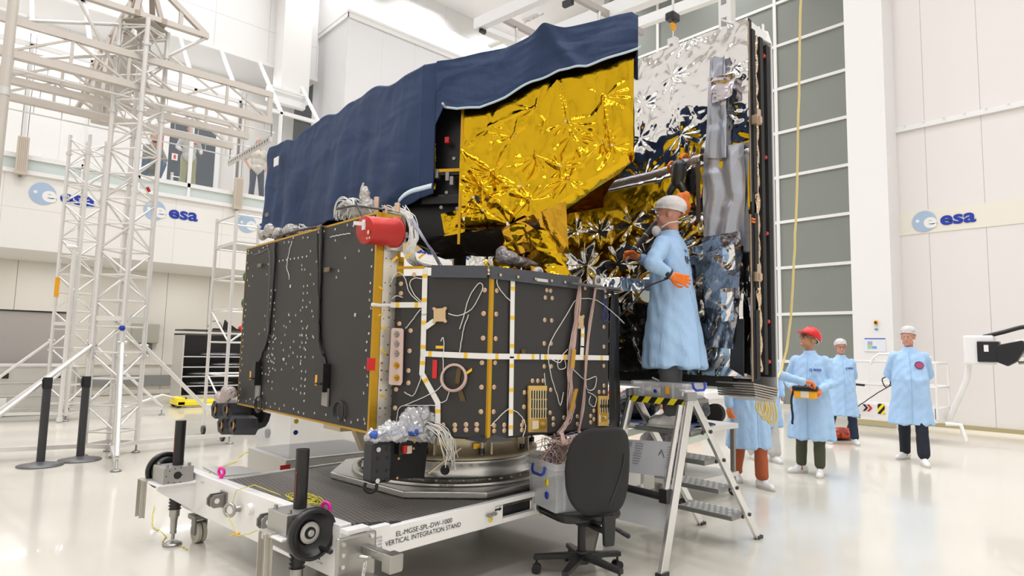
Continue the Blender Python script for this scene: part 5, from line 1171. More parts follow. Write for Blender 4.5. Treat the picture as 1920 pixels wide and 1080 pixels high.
# overhead beams: three flat trusses running across, tied by a beam from tower to tower
def flat_truss(y, x0, x1, zt, zb, label):
    t = thing('truss_beam', label, 'truss beam', (x1, y, zb), 'overhead truss beams')
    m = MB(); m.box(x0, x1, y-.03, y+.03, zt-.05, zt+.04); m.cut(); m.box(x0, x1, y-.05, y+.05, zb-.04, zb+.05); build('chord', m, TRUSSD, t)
    m = MB(); k = 0; x = x1-.04
    m.box(x-.03, x+.03, y-.025, y+.025, zb, zt)
    while x-.62 > x0:
        m.box(x-.62-.018, x-.62+.018, y-.018, y+.018, zb, zt)
        if k % 3 != 1: m.bar((x-.04, y, zb+.05), (x-.58, y, zt-.05), .028, .028)
        else: m.bar((x-.04, y, zt-.05), (x-.58, y, zb+.05), .028, .028)
        x -= .62; k += 1
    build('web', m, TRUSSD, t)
    m = MB(); m.tube([(x0, y, zb-.16), (x1+.05, y, zb-.16)], .011, 6)
    x = x1-.1
    while x > x0: m.cyl((x, y, zb-.17), (x, y, zb-.03), .006, n=6); x -= .33
    build('hanging_rail', m, ALUM, t); return t
flat_truss(9.32, -2.2, 3.52, 5.20, 4.78, 'nearest of the three overhead truss beams, fixed to the near tower')
flat_truss(10.35, -2.2, 3.55, 5.20, 4.80, 'middle one of the three overhead truss beams')
flat_truss(11.1, -2.2, 3.55, 5.20, 4.80, 'farthest of the three overhead truss beams, in front of the gallery')
tb_ = thing('cross_beam', 'dark beige box truss joining the two towers high overhead', 'truss beam', (1.8, 9.5, 5.72))
m = MB()
for dx in (-.16, .16):
    m.box(1.82+dx-.03, 1.82+dx+.03, 9.25, 14.2, 5.72, 5.80)
    k = 0; y = 9.4
    while y < 13.9: m.bar((1.82+dx, y, 5.8), (1.82+dx*.3, y+.25, 6.45), .07, .03); m.bar((1.82+dx*.3, y+.25, 6.45), (1.82+dx, y+.5, 5.8), .07, .03); y += .75
m.box(1.76, 1.88, 9.25, 14.2, 6.42, 6.50); build('beam_frame', m, mat('dark_beige_beam', (.46, .40, .34, 1), .5, .2), tb_)  # beam frame in one plain dark beige
m = MB()
for y in (9.9, 10.9, 11.9): m.prism([(1.62, y, 5.7), (1.62, y+.4, 5.7), (1.62, y+.4, 5.2), (1.62, y+.1, 4.95)], (.35, 0, 0))
build('end_bracket', m, TRUSSD, tb_)
gb = thing('gable_frame', 'beige triangular roof frame resting on top of the near truss tower', 'frame', (1.8, 9.3, 5.72))
y = 9.30; m = MB(); m.box(-.9, 2.55, y-.04, y+.04, 5.73, 5.80); m.bar((2.52, y, 5.78), (1.2, y, 6.75), .07, .07, (0, 1, 0)); m.bar((-.9, y, 5.78), (1.2, y, 6.75), .07, .07, (0, 1, 0))
m.box(2.16, 2.21, y-.025, y+.025, 5.8, 6.02); m.box(.75, .8, y-.025, y+.025, 5.8, 6.5); build('gable_bars', m, TRUSSD, gb)
m = MB()
for p, q in (((2.50, y, 5.72), tuple(c1[0]+V(0, 0, 5.35))), ((1.0, y, 5.72), tuple(c1[2]+V(0, 0, 5.0))), ((.55, 9.32, 5.25), tuple(c1[2]+V(0, 0, 5.62))), ((.60, 9.35, 4.80), tuple(c1[2]+V(0, 0, 5.2))), ((2.9, 9.9, 5.2), tuple(c1[0]+V(0, 0, 5.4)))): m.cut(); m.tube([p, q], .022, 10)
build('stay', m, TRUSS, gb)
ra = thing('slotted_rail', 'slotted metal arm hanging from the ends of the overhead truss beams', 'rail', (3.5, 9.3, 4.6))
a = ony(500, 240, 9.32); b_ = V(3.52, 11.15, 4.52); m = MB(); m.bar((3.52, 9.3, 4.52), (3.52, 11.15, 4.52), .03, .10); build('arm', m, ALUM, ra)
m = MB()
for k in range(17): p = V(3.503, 9.4+k*.105, 4.52); m.box(p.x-.002, p.x, p.y-.02, p.y+.02, p.z-.025, p.z+.015)
build('slots', m, STEELD, ra)
m = MB(); m.tube([(3.52, 9.3, 4.55), (3.52, 9.3, 4.78)], .008); m.cut(); m.tube([(3.52, 11.1, 4.55), (3.52, 11.1, 4.78)], .008); build('hanger', m, STEELD, ra)
pp = thing('mast_pole', 'single pale metal pole standing at the very left edge', 'pole', (-.2, 6.2, 0))
p0 = ondep(14, 110, 6.3); m = MB(); m.cyl((p0.x, p0.y, .02), (p0.x, p0.y, 6.5), .047, n=18); build('shaft', m, TRUSSD, pp)
m = MB(); m.cyl((p0.x, p0.y, p0.z-.38), (p0.x, p0.y, p0.z-.30), .052, n=18); m.cut(); m.lathe([(0, 0), (.2, 0), (.2, .02), (0, .02)], (p0.x, p0.y, 0), (0, 0, 1), 24); build('fitting', m, ALUM, pp)
# rolling access ladder behind the black panel
rl = thing('scaffold_tower', 'tall white tubular rolling ladder beside the left end of the black panel', 'scaffold', (3.6, 9.6, 0))
bs_ = [V(3.28, 9.85, 0), V(3.95, 9.85, 0), V(3.28, 10.75, 0), V(3.95, 10.75, 0)]; b0 = ondep(425, 745, 10.3)
for q in bs_:
    m = MB(); m.cyl(q+V(0, 0, .12), q+V(.0, 0, 3.45), .026, n=12); lg = build('leg', m, TRUSS, rl); m = MB(); m.cyl(q+V(-.02, 0, .07), q+V(.02, 0, .07), .07, n=14); build('castor', m, BLACKP, lg)
m = MB()
for z in (.45, .95, 1.45, 1.95, 2.45, 2.95, 3.4):
    for i, j in ((0, 1), (2, 3), (0, 2), (1, 3)): m.cut(); m.tube([bs_[i]+V(0, 0, z), bs_[j]+V(0, 0, z)], .016, 6)
for z in (.45, 1.45): m.cut(); m.tube([bs_[0]+V(0, 0, z), bs_[1]+V(0, 0, z+.5)], .016, 6); m.tube([bs_[0]+V(0, 0, z), bs_[2]+V(0, 0, z+.5)], .016, 6)
build('rung', m, TRUSS, rl); m = MB(); m.box(3.3, 3.93, 9.88, 10.7, 2.96, 3.0); build('platform', m, ALUM, rl)
m = MB()
for z in (2.05, 2.45): m.cut(); m.ell((3.50, 9.80, z), (.09, .03, .10), 12)
build('green_ball', m, mat('dark_green', (.02, .12, .05, 1), .4), rl)
# ------------------------------------------------------------------ things along the left wall
def stanchion(x, y, label):
    t = thing('barrier_post', label, 'barrier post', (x, y, 0), 'dark grey barrier posts')
    m = MB(); m.lathe([(0, 0), (.225, 0), (.225, .012), (.12, .03), (.05, .05), (0, .055)], (x, y, 0), (0, 0, 1), 36); build('base', m, mat('grey_base', (.14, .14, .14, 1), .4, .4), t)
    m = MB(); m.cyl((x, y, .05), (x, y, .87), .042, n=20); build('post', m, mat('dark_grey_post', (.035, .035, .037, 1), .45), t)
    m = MB(); m.cyl((x, y, .87), (x, y, 1.0), .047, n=20); hd = build('belt_head', m, BLACKM, t)
    m = MB(); m.box(x-.03, x+.03, y-.052, y-.045, .89, .98); m.cut(); m.box(x-.052, x-.045, y-.03, y+.03, .89, .98); build('belt_slot', m, BLACK, hd)
stanchion(1.03, 9.05, 'left dark grey barrier post on a round base'); stanchion(1.43, 9.2, 'right dark grey barrier post, in front of the near truss tower')
fc = thing('flight_case', 'open silver transport case with raised grey lid by the left wall', 'case', (1.4, 14.6, 0))
m = MB(); m.box(.75, 2.15, 14.9, 15.8, .12, .95); build('case_body', m, mat('silver_case', (.62, .60, .56, 1), .4, .4), fc, bevel=.015)
m = MB()
for z in (.14, .38, .62, .92): m.cut(); m.box(.74, 2.16, 14.885, 14.9, z-.012, z+.012)
for x in (.76, 2.14): m.cut(); m.box(x-.02, x+.02, 14.88, 14.9, .12, .95)
build('case_edging', m, ALU, fc)
m = MB()
for x in (1.05, 1.85): m.cut(); m.box(x-.05, x+.05, 14.875, 14.89, .70, .80)
build('case_latch', m, BLACKP, fc)
m = MB()
for x in (.85, 2.05): m.cut(); m.cyl((x-.03, 15.0, .06), (x+.03, 15.0, .06), .06, n=12); m.cut(); m.cyl((x-.03, 15.7, .06), (x+.03, 15.7, .06), .06, n=12)
build('castor', m, BLACKP, fc)
m = MB(); m.box(.75, 2.15, 15.82, 15.9, .95, 1.98); ld = build('lid', m, mat('grey_lid', (.42, .39, .36, 1), .5, .2), fc)
m = MB(); 
for x0, x1, z0, z1 in ((.73, .77, .95, 2.0), (2.13, 2.17, .95, 2.0), (.73, 2.17, 1.97, 2.0)): m.box(x0, x1, 15.80, 15.92, z0, z1)
build('lid_rim', m, BLACKP, ld)
m = MB(); m.box(.95, 1.1, 14.86, 14.88, .13, .35); build('white_label', m, WHITE2, fc)
tb = thing('work_bench', 'white bench at the left edge piled with wrapped bundles', 'bench', (.2, 15.2, 0))
m = MB(); m.box(-1.6, .62, 14.9, 15.8, .88, .93); build('top', m, PAINT, tb)
for x in (-1.5, .55):
    for y in (14.95, 15.75):
        m = MB(); m.box(x-.03, x+.03, y-.03, y+.03, 0, .88); build('leg', m, ALUM, tb)
m = MB(); m.box(-1.5, .5, 15.0, 15.7, .1, .8); build('drawer_unit', m, mat('dark_unit', (.06, .06, .065, 1), .5), tb)
m = MB(); m.ell((.1, 15.3, 1.05), (.3, .2, .13), 16); m.ell((.35, 15.25, 1.02), (.16, .15, .10), 14); o = fuse('wrapped_bundle', m, mat('white_wrap', (.75, .74, .72, 1), .5, bump=(14, .8, .04)), None, .03, 3); tag(o, 'white wrapped bundle lying on the bench at the left edge', 'bundle')
rk = thing('shelf_rack', 'silver rack with flat shelves of parts and lid open, by the left wall', 'rack', (4.9, 15.9, 0))
xa, xb, ya, yb = 4.32, 6.4, 15.9, 16.7
m = MB(); m.box(xa-.03, xa, ya, yb, .15, 1.62); m.cut(); m.box(xb, xb+.03, ya, yb, .15, 1.62); build('side_panel', m, mat('silver_side', (.60, .58, .55, 1), .4, .4), rk)
m = MB(); m.box(xa, xb, yb-.02, yb, .15, 1.62); build('back_panel', m, mat('rack_dark', (.10, .10, .10, 1), .5), rk)
m = MB()
for z in (.2, .42, .64, .86, 1.10): m.cut(); m.box(xa, xb, ya, yb, z-.012, z+.012)
build('shelf', m, ALU, rk)
m = MB(); m.box(xa-.03, xb+.03, ya-.02, yb, 1.60, 1.64); m.cut(); m.box(xa-.02, xb, ya-.04, yb, 1.70, 1.74); build('lid', m, mat('dark_lid', (.07, .065, .06, 1), .45), rk)
m = MB()
for x in (xa+.1, xb-.1):
    for y in (ya+.08, yb-.08): m.cut(); m.cyl((x-.03, y, .075), (x+.03, y, .075), .075, n=14); m.box(x-.04, x+.04, y-.04, y+.04, .13, .16)
build('castor', m, BLACKP, rk)
r9 = random.Random(9)
for k, z in enumerate((.212, .432, .652, .872, 1.112)):
    m = MB(); xw = xa+.15+r9.uniform(0, .5); m.ell((xw+.5, ya+.3, z+.045), (.42+.15*r9.random(), .24, .045), 16); o = fuse('wrapped_part', m, FILM, None, .025, 2); tag(o, 'flat film-wrapped part on the %s shelf of the silver rack' % ('lowest', 'second', 'third', 'fourth', 'top')[k], 'part', 'film-wrapped parts in the silver rack')
def helmet(c, s, label, yaw=0):
    t = thing('safety_helmet', label, 'helmet', c); return t
t = thing('safety_helmet', 'bright red safety helmet left on top of the silver rack', 'helmet', (5.7, 16.1, 1.74))
m = MB(); m.lathe([(.0, .17), (.06, .16), (.11, .12), (.135, .06), (.14, 0), (.16, -.0), (.16, .01), (.14, .015)], (5.7, 16.1, 1.742), (0, 0, 1), 28); build('shell', m, REDB, t)
m = MB(); m.prism([(5.6, 15.98, 1.745), (5.8, 15.98, 1.745), (5.77, 15.86, 1.742), (5.63, 15.86, 1.742)], (0, 0, .01)); build('peak', m, REDB, t)
m = MB(); m.torus((5.05, 16.2, 1.80), (0, 1, .1), .16, .008, 16, 6, 0, PI); m.prism([(5.2, 16.1, 1.745), (5.6, 16.1, 1.745), (5.3, 16.1, 1.95), (5.25, 16.1, 2.0)], (0, .05, 0)); m.box(5.0, 5.6, 16.0, 16.2, 1.742, 1.78); o = build('harness_bag', m, BLACKM); tag(o, 'black bag and straps lying on the rack beside the red helmet', 'bag')
m = MB(); p = ony(247, 606, YL-.01); q = ony(295, 643, YL-.01); m.box(p.x, q.x, YL-.14, YL-.002, q.z, p.z); wb_ = build('wall_cabinet', m, mat('grey_green_cabinet', (.40, .40, .33, 1), .45), None, bevel=.01); tag(wb_, 'grey-green electrical cabinet mounted on the left wall', 'cabinet')
m = MB(); p = ony(270, 645, YL-.01); q = ony(283, 660, YL-.01); m.box(p.x, q.x, YL-.1, YL-.002, q.z, p.z); o = build('wall_socket', m, mat('dark_socket', (.12, .12, .12, 1), .5)); tag(o, 'small dark socket box under the wall cabinet', 'socket')
pj = thing('pallet_truck', 'yellow pallet truck on the floor in front of the silver rack', 'pallet truck', (4.3, 15.2, 0))
m = MB(); m.box(4.05, 4.95, 15.1, 15.3, .05, .14); m.cut(); m.box(4.05, 4.95, 15.5, 15.68, .05, .14); m.cut(); m.box(4.03, 4.2, 15.1, 15.68, .06, .22); build('fork', m, YELLOW, pj, bevel=.01)
m = MB()
for y in (15.2, 15.6): m.cut(); m.cyl((4.1, y-.04, .06), (4.1, y+.04, .06), .06, n=14)
build('wheel', m, BLACKP, pj)
m = MB(); m.tube([(4.03, 15.4, .2), (3.8, 15.35, .28), (3.2, 15.2, .10), (3.05, 15.15, .06)], .03, 8); build('tow_bar', m, ALUM, pj)
m = MB(); m.tube(wob([onz(505, 832, .006), onz(470, 845, .006), onz(447, 858, .006), onz(441, 867, .006), onz(412, 876, .006), onz(396, 884, .006), onz(372, 900, .006), onz(330, 940, .006)], 40, .01, 3), .005, 5); o = build('floor_wire', m, WIREY); tag(o, 'thin yellow wire wandering over the floor behind the stand', 'wire')
m = MB(); m.tube(wob([onz(290, 948, .006), onz(285, 985, .006), onz(310, 1002, .006), onz(305, 1020, .006), onz(330, 1020, .006), onz(352, 1030, .006)], 40, .006, 4), .004, 5); o = build('floor_wire', m, WIREY); tag(o, 'thin yellow wire curling round the front left jack foot', 'wire')
# clear box and silver crate behind the stand
bx = thing('clear_enclosure', 'tall clear plastic enclosure standing behind the stand under the panel', 'enclosure', (2.9, 5.9, 0))
m = MB(); m.box(2.45, 3.4, 5.6, 6.4, .42, .86); build('clear_hood', m, CLEARW, bx)
m = MB(); m.box(2.4, 3.45, 5.55, 6.45, .05, .42); build('base_crate', m, mat('silver_crate', (.58, .56, .53, 1), .4, .5), bx, bevel=.012)
m = MB(); p = ony(538, 870, 5.545); m.box(p.x-.06, p.x+.03, 5.54, 5.549, .22, .38); build('orange_label', m, RED, bx)
m = MB()
for z, mt in ((.70, YELLOW), (.60, ESAB)): 
    m = MB(); m.lathe([(0, 0), (.022, 0), (.022, .003), (0, .003)], (2.50, 5.598, z+.05), (0, -1, 0), 18); build('round_sticker', m, mt, bx)
# ------------------------------------------------------------------ crane spreader over the payload
cr = thing('crane_spreader', 'white and grey crane lifting frame hanging above the navy cover', 'crane frame', (4.9, 4.7, 5.2))
def crp(x, y, z=5.2): return onz(x, y, z)
a = crp(893, 48); d_ = (crp(1000, 0)-a).normalized(); m = MB(); m.bar(a, a+d_*2.6, .09, .13); m.cut(); q = crp(893, 48)+V(.04, 0, 0); m.bar(crp(905, 55), crp(905, 55)+(crp(1020, 100, 5.2)-crp(905, 55))*1.0, .10, .06); m.cut(); b0 = crp(960, 95, 5.25); m.bar(b0, b0+d_*4.2, .12, .16); m.cut(); b1 = crp(1100, 80, 5.45); m.bar(b1, b1+d_*3.0, .08, .12); build('white_beam', m, WHITE2, cr)
def rail_(x0, y0, x1, y1):
    p, q = crp(x0, y0), crp(x1, y1); q = q+(q-p)*.6; m.cut(); m.bar(p, q, .05, .07)
m = MB(); rail_(938, 32, 1022, 74); rail_(1078, -6, 1160, 38); m.cut(); m.bar(crp(955, 30, 5.22), crp(1020, -3, 5.22), .03, .05); build('grey_rail', m, mat('grey_steel_rail', (.40, .37, .34, 1), .45, .4), cr)
m = MB(); p = crp(905, 58, 5.12); m.cut(); m.obox(p, d_, (d_.y, -d_.x, 0), (0, 0, 1), .04, .08, .05); m.cut(); p = crp(1065, 6, 5.15); m.obox(p, d_, (d_.y, -d_.x, 0), (0, 0, 1), .12, .05, .06); build('rubber_buffer', m, BLACK, cr)
text('lettering', 'LIFTING DEVICE 4 kN', INK, cr, crp(985, 46, 5.16)+V(-.02, 0, 0), crp(1030, 25, 5.16)-crp(985, 46, 5.16), V(0, 0, 1), .30, .022, .01)
m = MB()
for x, y in ((968, 56), (1123, 26)):
    p = crp(x, y, 5.14); m.cut(); m.tube([p, V(p.x, p.y, 3.4)], .013, 6); m.cyl(p+V(0, 0, .02), p+V(0, 0, -.08), .022, n=8)
build('lifting_strap', m, ALU, cr)
m = MB()
for k in range(2):
    p = crp(930+65*k, 82-52*k, 5.2)
    m.cut(); m.obox(p, d_, (d_.y, -d_.x, 0), (0, 0, 1), .22, .06, .03)
build('slot_plate', m, ALUM, cr)
ck = thing('crane_hook', 'black crane load cell hanging on a chain above the silver shield', 'crane hook', (4.7, 2.95, 4.2))
p = onx(1262, 32, 4.7); m = MB(); m.cyl((4.7, p.y, p.z+.06), (4.7, p.y, 13.9), .012, n=8); build('chain', m, ALU, ck)
m = MB(); m.box(4.64, 4.76, p.y-.04, p.y+.05, p.z-.04, p.z+.035); build('load_cell', m, BLACKP, ck, bevel=.015)
m = MB(); m.torus((4.7, p.y, p.z-.09), (0, 1, 0), .03, .012, 14, 6); m.cyl((4.7, p.y, p.z-.06), (4.7, p.y, p.z-.11), .012); build('hook', m, ORANGEY, ck)
m = MB(); m.tube([(4.7, p.y, p.z-.11), (4.7, p.y, p.z-.28)], .006); m.box(4.67, 4.73, p.y-.04, p.y+.04, 3.98, 4.0+.26); build('shackle_plate', m, ALU, ck)
m = MB(); m.box(4.66, 4.74, p.y-.012, p.y+.012, 4.07, 4.20); build('plate_slot', m, STEELD, ck)
hb = thing('hoist_bar', 'upright slotted aluminium lifting bar above the silver shield', 'lifting bar', (4.7, 2.5, 4.07))
p = onx(1363, 20, 4.68); m = MB(); m.box(4.64, 4.72, p.y-.055, p.y+.055, 4.05, 5.6); m.box(4.66, 4.70, p.y-.02, p.y+.02, 5.6, 13.9); build('bar', m, ALUM, hb)
m = MB()
for z in (4.12, 4.35, 4.6): m.cut(); m.box(4.637, 4.64, p.y-.015, p.y+.03, z, z+.11)
build('bar_slot', m, STEELD, hb)
# pale rope from the crane down to the technician
m = MB(); pts = [ondep(1502, -40, 6.6), ondep(1498, 180, 6.6), ondep(1491, 440, 6.6), ondep(1481, 610, 6.6), ondep(1466, 690, 6.5), ondep(1452, 712, 6.3)]; m.tube(wob(pts, 40, .003), .013, 6); rp_ = build('guide_rope', m, ROPE); tag(rp_, 'pale yellow guide rope hanging beside the silver shield', 'rope')
m = MB(); 
for k in range(5): m.cut(); c = ondep(1428+5*k, 745+4*(k % 2), 6.25); m.tube(wob([c+V(0, 0, .06), c+V(.03, -.03, -.10-.02*k), c+V(0, 0, -.18-.02*k), c+V(-.04, .04, -.1), c+V(-.02, .02, .05)], 24, .002, k), .010, 5)
build('rope_loop', m, ROPE, rp_)
# ------------------------------------------------------------------ white trailer behind the shield
wt = thing('platform_trailer', 'low white platform trailer with red guard frame behind the shield', 'trailer', (12.2, 8.3, 0))
dv = V(.05, -1, 0).normalized(); c = V(11.6, 8.1, 0); sv2 = V(1, .05, 0)
m = MB(); m.obox(c+V(0, 0, .62), dv, sv2, (0, 0, 1), 3.2, 1.2, .16); m.obox(c+V(.1, .2, .90), dv, sv2, (0, 0, 1), 2.4, 1.0, .25); m.obox(c-dv*.9+V(0, 0, 1.15), dv, sv2, (0, 0, 1), .8, .8, .3); build('deck', m, PAINT, wt, bevel=.03)
m = MB(); m.obox(c+V(-.62, 0, .42), dv, sv2, (0, 0, 1), 3.0, .04, .20); build('yellow_skirt', m, mat('straw_panel', (.75, .62, .22, 1), .5), wt)
m = MB(); m.obox(c+V(-.66, 0, .55), dv, sv2, (0, 0, 1), 3.1, .05, .05); m.obox(c+V(-.66, 0, .32), dv, sv2, (0, 0, 1), 3.1, .05, .04)
for k in (-1.4, 1.2, .6): m.obox(c+dv*k+V(-.66, 0, .43), dv, sv2, (0, 0, 1), .05, .05, .28)
build('red_guard', m, REDB, wt)
m = MB(); m.obox(c+dv*.95+V(-.69, 0, .66), dv, sv2, (0, 0, 1), .5, .02, .12); build('name_plate', m, WHITE2, wt)
text('lettering', 'SENZI', ESAB, wt, c+dv*.78+V(-.705, 0, .62), dv, V(0, 0, 1), .34, .08, .02)
m = MB()
for k in (-1.2, 1.2):
    for j in (-.5, .5): m.cut(); m.cyl(c+dv*k+sv2*j+V(-.06, 0, .2), c+dv*k+sv2*j+V(.06, 0, .2), .2, n=18)
build('wheel', m, BLACKM, wt)
# ------------------------------------------------------------------ boom lift by the right wall
bl = thing('boom_lift', 'white boom lift with railed basket and long arm along the right wall', 'lift', (13.0, 3.6, 0))
bx0, bx1, by0, by1 = 12.5, 13.3, 3.05, 4.75
m = MB(); m.box(bx0, bx1, by0, by1, .36, .42); m.box(bx0, bx0+.03, by0, by1, .42, .60); m.box(bx0, bx1, by0, by0+.03, .42, .60); m.box(bx0, bx1, by1-.03, by1, .42, .60); m.box(bx1-.03, bx1, by0, by1, .42, .60); bk = build('basket', m, PAINT, bl)
m = MB()
for z in (.95, 1.36):
    m.tube([(bx0, by0, z), (bx0, by1, z), (bx1, by1, z), (bx1, by0, z), (bx0, by0, z)], .022, 8)
for x in (bx0, bx1):
    for y in (by0, by0+.65, by0+1.3, by1): m.tube([(x, y, .42), (x, y, 1.36)], .020, 8)
m.tube([(bx0, 4.05, 1.3), (bx0, 4.0, 1.42), (bx0, 3.9, 1.5), (bx0, 3.3, 1.5), (bx0, 3.1, 1.45)], .024, 8); build('guard_rail', m, PAINT, bl)
text('lettering', 'Haulotte', INK, bk, (bx0-.004, onx(1590, 776, bx0).y, onx(1600, 783, bx0).z), (0, -1, 0), (0, 0, 1), onx(1590, 776, bx0).y-onx(1627, 776, bx0).y-.12, .11, .02)
m = MB(); 
for k, mt in ((0, INK), (1, REDB)):
    m = MB(); y = onx(1618, 775, bx0).y-.07*k; m.prism([(bx0-.004, y, .47), (bx0-.004, y-.04, .47), (bx0-.004, y-.09, .53), (bx0-.004, y-.04, .59), (bx0-.004, y, .59), (bx0-.004, y-.05, .53)], (-.003, 0, 0)); build('chevron', m, mt, bk)
m = MB(); m.box(bx0-.008, bx0, onx(1659, 770, bx0).y, onx(1646, 770, bx0).y, .44, .62); build('hazard_plate', m, HAZARD, bk)
m = MB(); m.box(bx0-.06, bx0+.1, 3.30, 3.42, 1.0, 1.22); m.cut(); m.box(bx0-.05, bx0+.06, 3.26, 3.36, .78, .95); build('control_box', m, BLACKM, bl, bevel=.01)
m = MB(); m.box(bx0-.08, bx0+.05, 3.25, 3.48, 1.24, 1.34); build('placard', m, mat('grey_placard', (.55, .52, .50, 1), .5), bl)
m = MB(); p0, p1 = V(bx0-.02, 5.15, .98), V(bx0-.02, 4.15, .93); m.tube([p0, p1], .02, 8); build('gate_arm', m, BLACKM, bl)
m = MB(); m.tube(wob([(bx0-.05, 3.5, 1.1), (bx0-.06, 4.0, .75), (bx0-.06, 4.35, .45), (bx0-.06, 4.38, .3)], 20, .004), .010, 6); build('control_cable', m, mat('brown_cable', (.08, .04, .03, 1), .5), bl)
m = MB(); m.caps((bx0-.06, 4.36, .32), (bx0-.06, 4.42, .10), .04, .05); build('foot_pedal', m, BLACKP, bl)
m = MB(); m.tube(wob([(bx0-.05, 3.75, 1.15), (bx0-.05, 3.72, .98), (bx0-.05, 3.80, .92), (bx0-.05, 3.85, 1.05), (bx0-.05, 3.78, 1.1)], 20, 0), .010, 6); build('cable_loop', m, BLACKP, bl)
m = MB(); m.tube([(12.55, 2.95, .36), (12.6, 2.75, .36), (12.6, 2.68, .1)], .035, 8); m.cut(); m.tube([(13.0, 3.0, .4), (13.0, 2.72, 1.1), (13.0, 2.66, 1.55)], .05, 8); build('basket_bracket', m, PAINT, bl)
zA = 1.62; xA = 13.0
m = MB(); m.box(xA-.16, xA+.12, 2.30, 2.72, zA-.27, zA+.22); build('jib_head', m, PAINT, bl, bevel=.03)
m = MB(); m.box(xA-.20, xA-.05, 2.22, 2.52, zA-.22, zA+.12); m.cut(); m.prism([(xA-.22, 2.25, zA-.22), (xA-.22, 2.25, zA+.06), (xA-.22, 1.92, zA+.14), (xA-.22, 1.86, zA+.06), (xA-.22, 2.0, zA-.20), (xA-.22, 2.12, zA-.28)], (.14, 0, 0)); build('rotator_motor', m, BLACKP, bl, bevel=.012)
m = MB(); m.box(xA-.225, xA-.2, 2.36, 2.42, zA-.05, zA+.06); build('motor_label', m, WHITE2, bl)
m = MB(); m.box(xA-.10, xA+.10, 1.15, 2.05, zA-.13, zA+.15); m.box(xA-.13, xA+.13, .98, 1.3, zA-.27, zA+.16); build('jib', m, PAINT, bl, bevel=.03)
m = MB(); m.cyl((xA-.08, 2.0, zA-.22), (xA-.08, 1.30, zA-.16), .025); build('jib_ram', m, STEELD, bl)
m = MB(); m.box(xA-.15, xA+.15, -4.5, 1.02, zA-.22, zA+.14); build('main_boom', m, PAINT, bl, bevel=.02)
text('lettering', 'Haulotte', INK, bl, (xA-.153, .66, zA-.03), (0, -1, 0), (0, 0, 1), .82, .15, .03)
m = MB()
for y, z in ((.9, .05), (.75, .05), (.9, -.14), (.7, -.14)): m.cut(); m.cyl((xA-.15, y, zA+z), (xA-.165, y, zA+z), .018, n=8)
build('boom_bolt', m, ALUM, bl)
m = MB(); m.tube(wob([(xA-.05, 2.45, zA+.20), (xA-.05, 2.2, zA+.27), (xA-.05, 1.9, zA+.36), (xA-.05, 1.65, zA+.34), (xA-.05, 1.45, zA+.15)], 24, 0), .035, 8); m.cut(); m.tube(wob([(xA-.16, 1.25, zA-.24), (xA-.17, 1.18, zA-.34), (xA-.17, 1.0, zA-.38), (xA-.17, .85, zA-.32), (xA-.17, .4, zA-.25), (xA-.17, -1.0, zA-.20)], 30, 0), .03, 8); build('hose', m, BLACKP, bl)
m = MB(); m.box(12.2, 13.9, -7+.4, -4.2, .35, 1.3); build('chassis', m, PAINT, bl, bevel=.05)
m = MB()
for x in (12.2, 13.9):
    for y in (-6.2, -4.6): m.cut(); m.cyl((x-.12, y, .36), (x+.12, y, .36), .36, n=22)
build('wheel', m, BLACKM, bl)
m = MB(); m.ell((11.9, 4.35, .10), (.36, .22, .10), 18); m.ell((11.6, 4.45, .07), (.2, .16, .07), 14); o = fuse('harness_pile', m, mat('orange_webbing', (.72, .10, .02, 1), .6, bump=(26, 1, .05), noise=(9, (.25, .02, .01, 1), .45, .55)), None, .03, 2); tag(o, 'heap of orange webbing harness on the floor behind the technicians', 'harness')
# ================================================================== office chair with a clear box on its seat
CB = onz(1090, 1080); CH = thing('office_chair', 'black swivel office chair with curved backrest in front of the stand', 'chair', (CB.x, CB.y, 0))
cz = V(CB.x, CB.y, 0); fa = math.radians(74); cf = V(math.cos(fa), math.sin(fa), 0); cs_ = V(cf.y, -cf.x, 0); up = V(0, 0, 1)   # forward, right
m = MB()
for k in range(5):
    a = fa+PI+2*PI*k/5+.35; d = V(math.cos(a), math.sin(a), 0); m.prism([cz+up*.115+d*.02+V(-d.y, d.x, 0)*.035, cz+up*.115+d*.02-V(-d.y, d.x, 0)*.035, cz+up*.085+d*.31-V(-d.y, d.x, 0)*.02, cz+up*.085+d*.31+V(-d.y, d.x, 0)*.02], (0, 0, .032))
m.cyl(cz+up*.085, cz+up*.16, .05, .035, 18); build('star_base', m, BLACKP, CH, bevel=.006)
for k in range(5):
    a = fa+PI+2*PI*k/5+.35; d = V(math.cos(a), math.sin(a), 0); w = V(-d.y, d.x, 0); p = cz+d*.29
    m = MB(); m.cyl(p+w*.008+up*.03, p+w*.028+up*.03, .03, n=16); m.cyl(p-w*.028+up*.03, p-w*.008+up*.03, .03, n=16); m.cyl(p+up*.03, p+up*.09, .008, n=8); build('castor', m, BLACKP, CH)
m = MB(); m.cyl(cz+up*.15, cz+up*.32, .027, n=18); m.cyl(cz+up*.30, cz+up*.36, .013, n=12); build('gas_column', m, BLACKP, CH)
sc_ = cz+cf*.05
m = MB(); m.obox(sc_-cf*.05+up*.355, cf, cs_, up, .24, .16, .035); build('seat_mechanism', m, BLACKM, CH, bevel=.01)
m = MB(); n = 28; pr = []
for i in range(n):
    a = 2*PI*i/n; e = .42; x = .235*math.copysign(abs(math.cos(a))**e, math.cos(a)); y = .22*math.copysign(abs(math.sin(a))**e, math.sin(a)); pr.append(sc_+cf*y+cs_*x)
m.prism([p+up*.375 for p in pr], (0, 0, .055)); build('seat', m, mat('black_vinyl', (.013, .013, .013, 1), .3), CH, bevel=.022)
